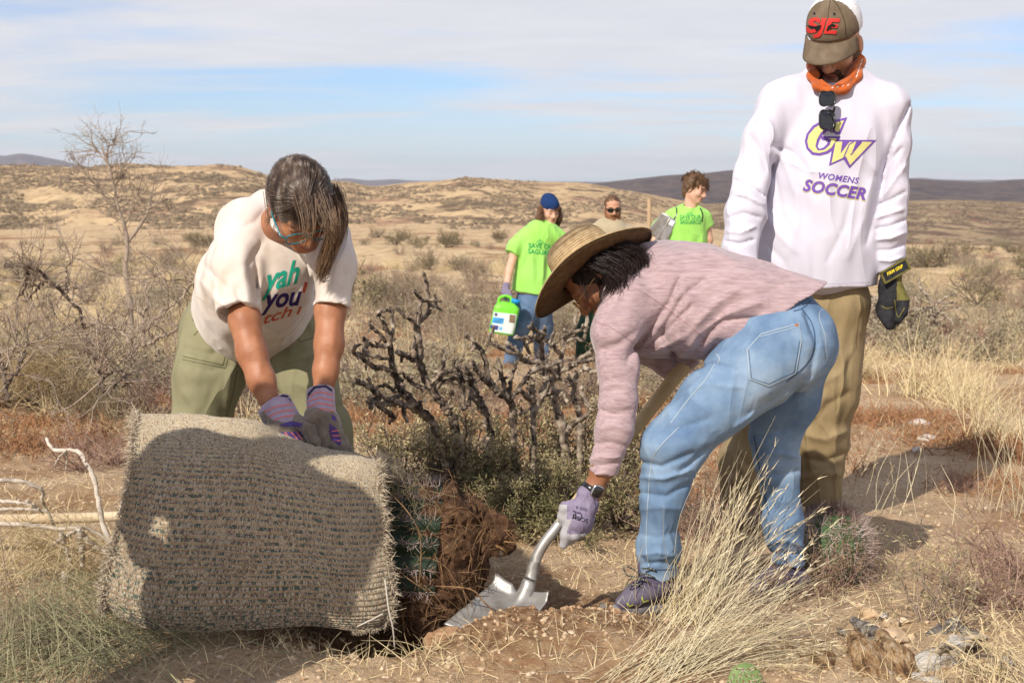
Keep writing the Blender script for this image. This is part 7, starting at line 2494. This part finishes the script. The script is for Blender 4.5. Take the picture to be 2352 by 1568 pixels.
# ---- rotten wood and stones, right foreground
def logs_rocks():
    BROWN_W = mat('rotten_orange_wood', [(.10, .055, .028), (.30, .175, .085), (.46, .31, .17), (.55, .45, .33)], scale=34, detail=10, rough=1, bump=1.0, bscale=48, bdist=.03, stretch=(1.5, .4, 1), bstretch=(2, .5, 1.4), lo=.36, hi=.64, bdetail=9)
    WHITE_W = mat('white_weathered_wood', [(.06, .05, .045), (.36, .26, .155), (.52, .46, .38), (.64, .60, .54)], scale=26, detail=10, rough=1, bump=1.0, bscale=50, bdist=.03, stretch=(.5, 1.3, 1.3), bstretch=(.5, 1.5, 1.5), lo=.38, hi=.58, bdetail=9)
    GREY_W = mat('grey_bark', [(.07, .06, .055), (.21, .185, .165), (.36, .33, .30)], scale=36, detail=10, rough=1, bump=1.0, bscale=60, bdist=.03, stretch=(.6, 1.4, 1.4), lo=.36, hi=.62, bdetail=9)
    for nm, m, lab, ch in (
        ('rotten_log', BROWN_W, 'orange-brown rotten log split by a dark crack at the bottom right', [[(1965, 1480, 3.74, 34), (1990, 1530, 3.60, 54), (2010, 1600, 3.48, 64)], [(2020, 1470, 3.76, 28), (2065, 1540, 3.58, 50), (2080, 1600, 3.48, 50)]]),
        ('rotten_log', BROWN_W, 'shorter brown rotten log under the straw grass', [[(1850, 1490, 3.70, 30), (1888, 1540, 3.60, 46), (1900, 1600, 3.48, 50)], [(1790, 1480, 3.74, 24), (1835, 1545, 3.6, 40)]]),
        ('weathered_log', WHITE_W, 'white weathered log with a dark hollow in the bottom right corner', [[(2125, 1540, 3.56, 44), (2205, 1520, 3.58, 50), (2290, 1540, 3.56, 46)], [(2180, 1478, 3.70, 24), (2260, 1482, 3.70, 28)], [(2105, 1580, 3.48, 38), (2180, 1600, 3.46, 44)]]),
        ('bark_slab', GREY_W, 'grey curved slab of bark behind the white weathered log', [[(2130, 1475, 3.82, 24), (2190, 1455, 3.84, 26), (2250, 1478, 3.80, 26)], [(2090, 1490, 3.76, 18), (2140, 1500, 3.74, 24)]]),
        ('weathered_log', WHITE_W, 'small hollow white log end on the sand by the right edge bush', [[(2180, 1300, 4.36, 15), (2215, 1282, 4.36, 18), (2260, 1298, 4.34, 22)], [(2260, 1298, 4.34, 20), (2320, 1300, 4.32, 18)]]),
        ('bark_slab', GREY_W, 'pale crumbling wood between the straw grass and the stones', [[(1960, 1440, 3.86, 26), (2000, 1470, 3.80, 30)], [(1930, 1462, 3.84, 18), (1980, 1500, 3.74, 22)]]),
        ('bark_slab', GREY_W, 'flat grey stump piece in front of the purple shoe toe', [[(1380, 1388, 3.99, 22), (1420, 1412, 3.93, 20), (1450, 1424, 3.9, 18)]]),
        ('bark_slab', BROWN_W, 'pale broken wood chunk under the grass below the front shoe', [[(1560, 1470, 3.78, 16), (1590, 1490, 3.74, 22), (1610, 1520, 3.7, 18)]])):
        s = Sdf(.005, .022)
        if 'stump' not in lab and 'hollow white log end' not in lab:
            ch = [[(p_[0], p_[1] - 16, p_[2], p_[3] * 1.3) for p_ in c] for c in ch]
        for c in ch:
            s.chain(c)
        q_ = max(.75, 1) * min(1.25, .35 + max(p_[3] for c in ch for p_ in c) / 40)
        s.wrinkle(11, -.012 * q_, (1, 1, 1), len(lab)).wrinkle(26, -.010 * q_, (1, .45, 1), 3).wrinkle(60, -.006 * q_, (1, .4, 1), 6)
        if 'hollow' in lab:
            c0 = ch[0]
            s.chain([(c0[1][0] - 10, c0[1][1] + 12, c0[1][2] - .10, c0[1][3] * .45), (c0[2][0] - 20, c0[2][1] + 14, c0[2][2] - .02, c0[2][3] * .5)], op='s', k=.012)
        link(nm, s.build(nm), m, None, lab, 'dead wood')
    ROCK = mat('tan_stone', [(.40, .27, .16), (.54, .39, .25), (.62, .49, .34)], scale=14, detail=6, rough=.95, bump=.5, bscale=60, bdist=.006)
    GREYR = mat('pale_grey_stone', [(.42, .36, .31), (.54, .48, .42)], scale=14, rough=.95, bump=.5, bscale=60, bdist=.006)
    g = np.random.default_rng(5)
    for px, py, r, m, lab in [(2052, 1470, 40, ROCK, 'largest tan stone of the group by the weathered log'), (1998, 1415, 26, ROCK, 'flat tan stone at the back left of the stone group'), (2046, 1430, 24, ROCK, 'rounded stone in the middle of the stone group'),
                              (2075, 1425, 15, ROCK, 'small upright stone right in the stone group'), (2015, 1440, 16, ROCK, 'small stone touching the pale crumbling wood'), (2030, 1412, 14, GREYR, 'small pale stone on top of the stone group'),
                              (2112, 975, 30, GREYR, 'grey boulder half in the shadow cast by the man'), (2132, 1012, 22, GREYR, 'flat pale stone inside the shadow of the man'), (2106, 1034, 18, GREYR, 'thin flat stone nearest the man in his shadow'),
                              (1975, 1398, 13, ROCK, 'little stone left behind the stone group'), (2096, 1462, 12, ROCK, 'pebble right of the largest tan stone')]:
        q = on(px, py)
        bm = bmesh.new()
        bmesh.ops.create_icosphere(bm, subdivisions=3, radius=1)
        sc_ = np.array((1, .8, .55)) * r * S * q[1] * g.uniform(.85, 1.15, 3)
        vv = np.array([v.co[:] for v in bm.verts])
        f = 1 + fbm(vv + g.uniform(0, 9, 3), 1.6, 3, seed=2) * .9
        # flat facets
        for _ in range(5):
            d = unit(g.normal(size=3))
            k = vv @ d
            vv = np.where((k > .62)[:, None], vv - d * (k - .62)[:, None] * .85, vv)
        vv = vv * f[:, None] * sc_
        a = g.uniform(0, 6.28)
        rot = np.array(((math.cos(a), -math.sin(a), 0), (math.sin(a), math.cos(a), 0), (0, 0, 1)))
        vv = vv @ rot.T + np.array((q[0], q[1], gz(*q[:2]) + sc_[2] * .35))
        for v, c in zip(bm.verts, vv):
            v.co = c
        me = bpy.data.meshes.new('stone')
        bm.to_mesh(me)
        bm.free()
        for p in me.polygons:
            p.use_smooth = True
        link('stone', me, m, None, lab, 'stone')


# ---- the dead tree and the tangle of branches at the left
def dead_tree():
    g = np.random.default_rng(77)
    D = 8.6
    q = on(300, 880)
    D = q[1]
    root = empty('dead_tree', tuple(q), 'tall leafless dead tree left of the woman in cream, against the golden hill', 'tree')
    T = lambda pts, d=0, dd=0: [P(a, b, D + d + dd * i) for i, (a, b) in enumerate(pts)]
    k = S * D
    A = Acc()
    trunk = spline(T([(302, 900), (300, 740), (298, 690), (288, 620), (292, 570), (286, 520), (272, 480), (262, 430), (250, 380), (236, 340)]), 60)
    trunk[0][2] = q[2] - .03
    A.tube(trunk, np.interp(np.linspace(0, 1, 60), [0, .3, .6, 1], [8.0, 6.5, 4.5, 1.2]) * k * (1 + .08 * g.normal(size=60)), 8)
    link('trunk', A.me('trunk'), TWIG, root)
    limbs = [([(290, 560), (320, 520), (338, 490), (345, 460), (350, 440)], 5), ([(340, 480), (372, 462), (385, 455)], 2.5), ([(275, 490), (240, 450), (215, 420), (200, 408)], 3.2), ([(262, 430), (285, 400), (300, 370)], 2), ([(250, 380), (225, 350), (200, 340)], 2), ([(246, 360), (262, 330), (255, 312)], 1.6),
             ([(285, 520), (310, 470), (320, 440)], 2.2), ([(268, 460), (225, 430), (190, 380)], 2)]
    A = Acc()
    B = Acc()
    for pts, r in limbs:
        w = spline(T(pts, 0, g.uniform(-.08, .08)), 20)
        A.tube(w, np.linspace(r, r * .4, 20) * k, 6)
        for _ in range(9):
            i = g.integers(4, 20)
            branchy(g, B, w[i], unit(w[i] - w[i - 2]) + g.normal(size=3) * .6, .32 * g.uniform(.5, 1.1), .004, 2, 4, (2, 4), .22, .5, .6, None, .03, .0012)
    for i in range(10, 60):
        for _ in range(2 if i > 40 else (1 if i % 2 else 0)):
            branchy(g, B, trunk[i], g.normal(size=3) * (1, .8, .45) + (0, 0, .55), .30 * g.uniform(.4, 1.2), .0034, 2, 4, (2, 4), .22, .55, .6, None, .04, .0010)
    link('limbs', A.me('limbs'), TWIG, root)
    link('twigs', B.me('twigs'), TWIG, root, kind='stuff')
    # fallen tangles
    for lab, m, lines, d in (('dark fallen limb arching through the brush at the left', TWIG_D, [([(10, 612), (70, 612), (110, 640), (150, 680), (180, 715), (195, 760), (215, 830)], 7), ([(110, 640), (90, 660), (60, 690)], 4), ([(185, 730), (140, 760), (80, 790)], 3), ([(60, 612), (62, 650), (40, 690)], 4), ([(150, 680), (155, 640), (150, 610)], 3)], 8.2),
                             ('grey forked branch leaning beside the dead tree', TWIG, [([(330, 800), (328, 740), (336, 700), (332, 650)], 6), ([(330, 760), (370, 720), (410, 690), (450, 640)], 5), ([(340, 790), (400, 760), (440, 730)], 5), ([(300, 790), (270, 760), (230, 745), (190, 740)], 4)], 8.0),
                             ('low black burnt stems in the sage brush left of the trousers', TWIG_D, [([(225, 900), (235, 870), (270, 850), (290, 862), (285, 890)], 4), ([(255, 890), (280, 870), (300, 880)], 4), ([(240, 900), (230, 860), (232, 830)], 4)], 7.0),
                             ('burnt stump stems at the left edge inside the yellow grass', TWIG_D, [([(20, 920), (10, 860), (0, 820), (-10, 790)], 6), ([(15, 880), (40, 850), (60, 800), (66, 770)], 5)], 6.9)):
        x, y = on(lines[0][0][0][0], 880)[:2]
        rt = empty('fallen_branch', P(*lines[0][0][-1], d), lab, 'branch')
        A, B = Acc(), Acc()
        for pts, r in lines:
            w = spline([P(a, b, d + .05 * i) for i, (a, b) in enumerate(pts)], 24)
            w += g.normal(size=w.shape) * .006
            A.tube(w, np.linspace(r, r * .45, 24) * S * d * (1 + .1 * g.normal(size=24)), 6, True, .1)
            for _ in range(9):
                i = g.integers(5, 24)
                branchy(g, B, w[i], g.normal(size=3) + (0, 0, .5), .34 * g.uniform(.5, 1.2), .005, 2, 4, (2, 5), .25, .6, .6, None, .03, .0016)
        link('limb', A.me('limb'), m, rt)
        link('twigs', B.me('twigs'), TWIG, rt, kind='stuff')
    # the grey pile of dead cholla behind the man
    rt = empty('dead_cholla_pile', tuple(on(2085, 800)), 'heap of bleached grey dead cholla stems behind the hanging work glove', 'dead cholla')
    y0 = on(2085, 800)[1]
    A = Acc()
    for _ in range(70):
        b = P(g.uniform(2000, 2150), g.uniform(690, 800), y0 + g.uniform(-.25, .35))
        b[2] = max(b[2], gz(b[0], b[1]))
        cholla_branch(A, wander(g, b, g.normal(size=3) * (1, .6, .7) + (0, 0, .35), g.uniform(.15, .45), 4, .35), .017, .011, g)
    link('stems', A.me('stems'), GREYB, rt, kind='stuff')


# ---- shrubs and tufts scattered over the middle distance
def scatter():
    g = np.random.default_rng(99)
    kinds = {
        'brown_shrub': [Plant('dry_shrub', dry_shrub(s_, .55, .55, TWIG, 20, 2, LEAF_BR, 500, .028, .009, .006), 'shrub') for s_ in (101, 102, 103)],
        'sage': [Plant('sage_bush', dry_shrub(s_, .5, .5, TWIG, 18, 2, SAGE_L, 1500, .032, .011, .005), 'bush') for s_ in (111, 112, 113)],
        'pink': [Plant('pinkish_shrub', dry_shrub(s_, .42, .5, TWIG_PINK, 24, 2, None, 0, r=.005, kids=(3, 6)), 'shrub') for s_ in (121, 122)],
        'grass': [Plant('grass_tuft', tuft(s_, .45, .35, STRAW_B, 220, .006), 'grass') for s_ in (131, 132, 133)],
        'red': [Plant('rusty_plant', tuft(s_, .13, .6, RED_PL, 420, .006, .3, 1.1), 'plant') for s_ in (141, 142)],
        'dark': [Plant('dark_shrub', dry_shrub(s_, .6, .6, TWIG_D, 18, 2, LEAF_G, 900, .034, .012, .007), 'shrub') for s_ in (151, 152)]}
    LAB = {'brown_shrub': ('greyish brown dry shrub on the plain', 'brown shrubs on the plain'), 'sage': ('grey-green sage bush on the plain', 'sage bushes on the plain'),
           'pink': ('pinkish brown leafless shrub on the plain', 'pinkish shrubs on the plain'), 'grass': ('pale straw grass tuft on the plain', 'straw tufts on the plain'),
           'red': ('low rusty red plant hugging the sand', 'rusty ground plants'), 'dark': ('dark green-brown shrub on the plain', 'dark shrubs on the plain')}
    # near singles with a place of their own
    single = [('pink', 2262, 790, 1.0, 'pinkish leafless shrub right of the grey cholla heap'), ('brown_shrub', 2170, 610, 1.3, 'round brown shrub in the pale grass above the work glove'), ('dark', 1083, 742, .8, 'small dark leafless bush left of the green jug'),
              ('sage', 330, 905, 1.15, 'sage bush against the trousers of the woman in cream'), ('sage', 250, 930, 1.0, 'sage bush under the dead tree'), ('brown_shrub', 120, 960, .9, 'brown brush clump behind the pale pole'), ('pink', 260, 1065, .75, 'reddish brown brush directly left of the carpet top'),
              ('pink', 190, 1080, .7, 'reddish brush left of the carpet beside the forked branch'), ('sage', 400, 900, .9, 'grey sage clump touching the trousers at the left'), ('brown_shrub', 30, 880, 1.1, 'brown brush at the left edge behind the yellow grass'), ('sage', 10, 690, 1.0, 'green bush at the left edge under the dark limb'),
              ('sage', 560, 1090, .8, 'grey sage between the legs of the woman in cream'), ('grass', 620, 1010, .8, 'fluffy pale grass between the legs of the woman in cream'), ('sage', 850, 960, 1.0, 'pale sage right of the trousers behind the carpet'), ('grass', 900, 870, .8, 'pale grass behind the charred cholla'), ('pink', 1130, 960, .9, 'pinkish brush behind the charred cholla stems'),
              ('brown_shrub', 350, 700, 1.2, 'brown brush behind the dead tree trunk'), ('brown_shrub', 200, 700, 1.3, 'tangled brown brush in the middle of the left side'), ('brown_shrub', 90, 720, 1.2, 'brown brush under the arching dark limb'), ('brown_shrub', 150, 850, 1.0, 'tan brush behind the yellow grass clump at the left'), ('brown_shrub', 400, 800, 1.0, 'tan brush touching the side of the trousers at the left'), ('brown_shrub', 250, 845, .9, 'tan brush in front of the dead tree foot'), ('pink', 330, 960, .9, 'pinkish brush just above the carpet top'), ('grass', 200, 900, 1.0, 'straw tuft below the dead tree'), ('brown_shrub', 60, 790, 1.3, 'tall tan brush at the left edge behind the yellow grass'), ('brown_shrub', 420, 640, 1.2, 'brown brush left of the cream T-shirt'), ('brown_shrub', 300, 780, 1.1, 'brown brush around the foot of the dead tree'),
              ('grass', 2300, 1010, .8, 'straw tuft on the sand beyond the shadow of the man'), ('grass', 2220, 940, .9, 'wide straw tuft above the shadow of the man'), ('pink', 2200, 1130, .4, 'tiny pinkish plant alone on the sand at the right'), ('red', 2300, 1120, .8, 'rusty plant on the sand near the right edge')]
    for k, px, py, s_, lab in single:
        q = on(px, py)
        kinds[k][g.integers(len(kinds[k]))].put(q[0], q[1], lab, None, s_)
    def place_words(px, y):
        a = ('at the far left', 'beyond the dead tree', 'past the woman in cream', 'left of the jug', 'near the young people', 'behind the pink top', 'past the man in white', 'at the far right')[int(np.clip((px + 80) / 2510 * 8, 0, 7))]
        return ', ' + a + (', near' if y < 9 else ', midway' if y < 18 else ', distant' if y < 35 else ', very distant')
    n_of = {'brown_shrub': 190, 'sage': 150, 'pink': 105, 'grass': 200, 'red': 140, 'dark': 130}
    for k, n in n_of.items():
        c = 0
        while c < n:
            px = g.uniform(-330, 2680)
            y = {'red': g.uniform(5.6, 22), 'dark': g.uniform(22, 85), 'grass': g.uniform(7, 50)}.get(k, 8.3 * (7.4 ** g.random()))
            x = (px - 1176) * S * y
            # leave bare patches and room for the people
            if vnoise(np.array([[x, y, 0]]), .33, hash(k) % 1 + len(k))[0] < .38:
                continue
            if k not in ('red', 'grass') and y < 13 and px > 1850 and g.random() < .8:
                continue
            if k != 'red' and y < 10 and px < 1000 and g.random() < .45:
                continue
            if y < 7.2 and 350 < px < 1000:
                continue
            if 9.5 < y < 14.5 and 1080 < px < 1480 and k != 'red':
                continue
            if k != 'red' and y < 9 and 820 < px < 1500:
                continue
            s_ = g.uniform(.6, 1.35) * {'dark': 1.3}.get(k, 1)
            kinds[k][g.integers(len(kinds[k]))].put(x, y, LAB[k][0] + place_words(px, y), LAB[k][1], s_)
            c += 1
    # far brush that reads as one mass, on the plain and the hills
    A = Acc()
    dg = bpy.context.evaluated_depsgraph_get()
    hills = [o for o in C.objects if o.name.split('.')[0] in ('hill', 'ground')]
    trees = [BVHTree.FromObject(o, dg) for o in hills]
    cnt = 0
    bm = bmesh.new()
    bmesh.ops.create_icosphere(bm, subdivisions=1, radius=1)
    iv = np.array([v.co[:] for v in bm.verts])
    it = np.array([[v.index for v in f.verts] for f in bm.faces])
    bm.free()
    eye = Vector(EYE)
    for _ in range(26000):
        px, py = g.uniform(-400, 2750), 418 + 150 * g.random() ** 1.2 - 40
        if vnoise(np.array([[px / 90, py / 14, 0]]), 1, 3)[0] < .37:
            continue
        d = (V(px, py, 4) - eye).normalized()
        hit, dist = None, 1e9
        for t in trees:
            h = t.ray_cast(eye, d)
            if h[0] is not None and h[3] < dist:
                hit, dist = h[0], h[3]
        if hit is None or dist < 60 or dist > 700:
            continue
        r = g.uniform(.12, .46) * (dist / 250) ** .5
        v = iv * np.array((r * 1.3, r, r * .8)) * (1 + .5 * (g.random((len(iv), 1)) - .5)) + np.array(hit)
        A.add(v, None, it)
        cnt += 1
    link('distant_brush', A.me('distant_brush', False), mat('distant_brush', [(.12, .09, .062), (.19, .145, .098), (.25, .19, .125)], scale=.3, rough=1), None,
         'dark brush dotted over the plain and the golden hills', None, None, 'stuff')
    # litter of dry grass and rusty growth on the near ground
    for nm, m, n, h, w_, yl, yh, thr, frq, lab in (('dry_grass', STRAW_B, 18000, .085, .0026, 3.4, 13, .50, .9, 'thin short dry grass scattered on the sand'), ('rusty_growth', RED_PL, 31000, .045, .0036, 3.6, 16, .50, .55, 'low rusty red growth in patches on the sand'),
                                                  ('pale_grass', STRAW_B, 55000, .26, .006, 12, 75, .42, .22, 'pale yellow grass covering the plain'), ('grey_litter', TWIG, 9000, .06, .0028, 3.4, 10, .45, 1.3, 'grey twig litter strewn over the sand')):
        px = g.uniform(-330, 2680, n)
        y = yl * (yh / yl) ** g.random(n)
        x = (px - 1176) * S * y
        keep = vnoise(np.stack([x, y, np.zeros(n)], 1), frq, len(nm)) > thr
        hole = np.hypot((x - (HOLE_A[0] + HOLE_B[0]) / 2) / .55, (y - (HOLE_A[1] + HOLE_B[1]) / 2) / .30) < 1
        keep &= ~hole
        x, y = x[keep], y[keep]
        z = ground_z(x, y)
        flat = .35 if nm != 'grey_litter' else -.0
        d = np.stack([g.normal(size=len(x)), g.normal(size=len(x)), np.abs(g.normal(size=len(x))) * (1.2 if flat else .12) + flat], 1)
        A = Acc()
        A.ribbons(np.stack([x, y, z], 1), d, h * g.uniform(.4, 1.3, len(x)), w_, .3 if flat else 0, 2)
        link(nm, A.me(nm, False), m, None, lab, None, None, 'stuff')
    # gravel
    n = 14000
    y = 3.3 * (8 / 3.3) ** g.random(n)
    x = (g.uniform(-60, 2420, n) - 1176) * S * y
    z = ground_z(x, y)
    r = .0020 + .009 * g.random(n) ** 5
    A = Acc()
    ov, ot = iv, it
    v = ov[None] * r[:, None, None] * (.75 + .5 * g.random((n, 12, 1))) * np.array((1, 1, .7)) + np.stack([x, y, z], 1)[:, None]
    A.add(v.reshape(-1, 3), None, (ot[None] + 12 * np.arange(n)[:, None, None]).reshape(-1, 3))
    link('gravel', A.me('gravel', False), mat('gravel', [(.36, .24, .14), (.50, .37, .245), (.58, .46, .33)], scale=60, detail=1, rough=.95), None, 'fine gravel strewn over the sand', None, None, 'stuff')
    # crumbs of dug soil round the hole
    n = 1300
    c = (HOLE_A + HOLE_B) / 2
    x, y = c[0] + .05 + g.normal(size=n) * .30, c[1] - .10 + g.normal(size=n) * .13
    z = ground_z(x, y)
    r = .0018 + .008 * g.random(n) ** 5
    v = ov[None] * r[:, None, None] * (.7 + .6 * g.random((n, 12, 1))) + np.stack([x, y, z], 1)[:, None]
    A = Acc()
    A.add(v.reshape(-1, 3), None, (ot[None] + 12 * np.arange(n)[:, None, None]).reshape(-1, 3))
    link('soil_crumbs', A.me('soil_crumbs', False), mat('soil_crumb', [(.24, .135, .07), (.37, .235, .14), (.46, .32, .20)], scale=50, detail=1, rough=1), None, 'reddish crumbs of dug soil round the hole', None, None, 'stuff')


chollas()
near_shrubs()
hedgehog()
foreground_grass()
sticks()
logs_rocks()
dead_tree()
scatter()
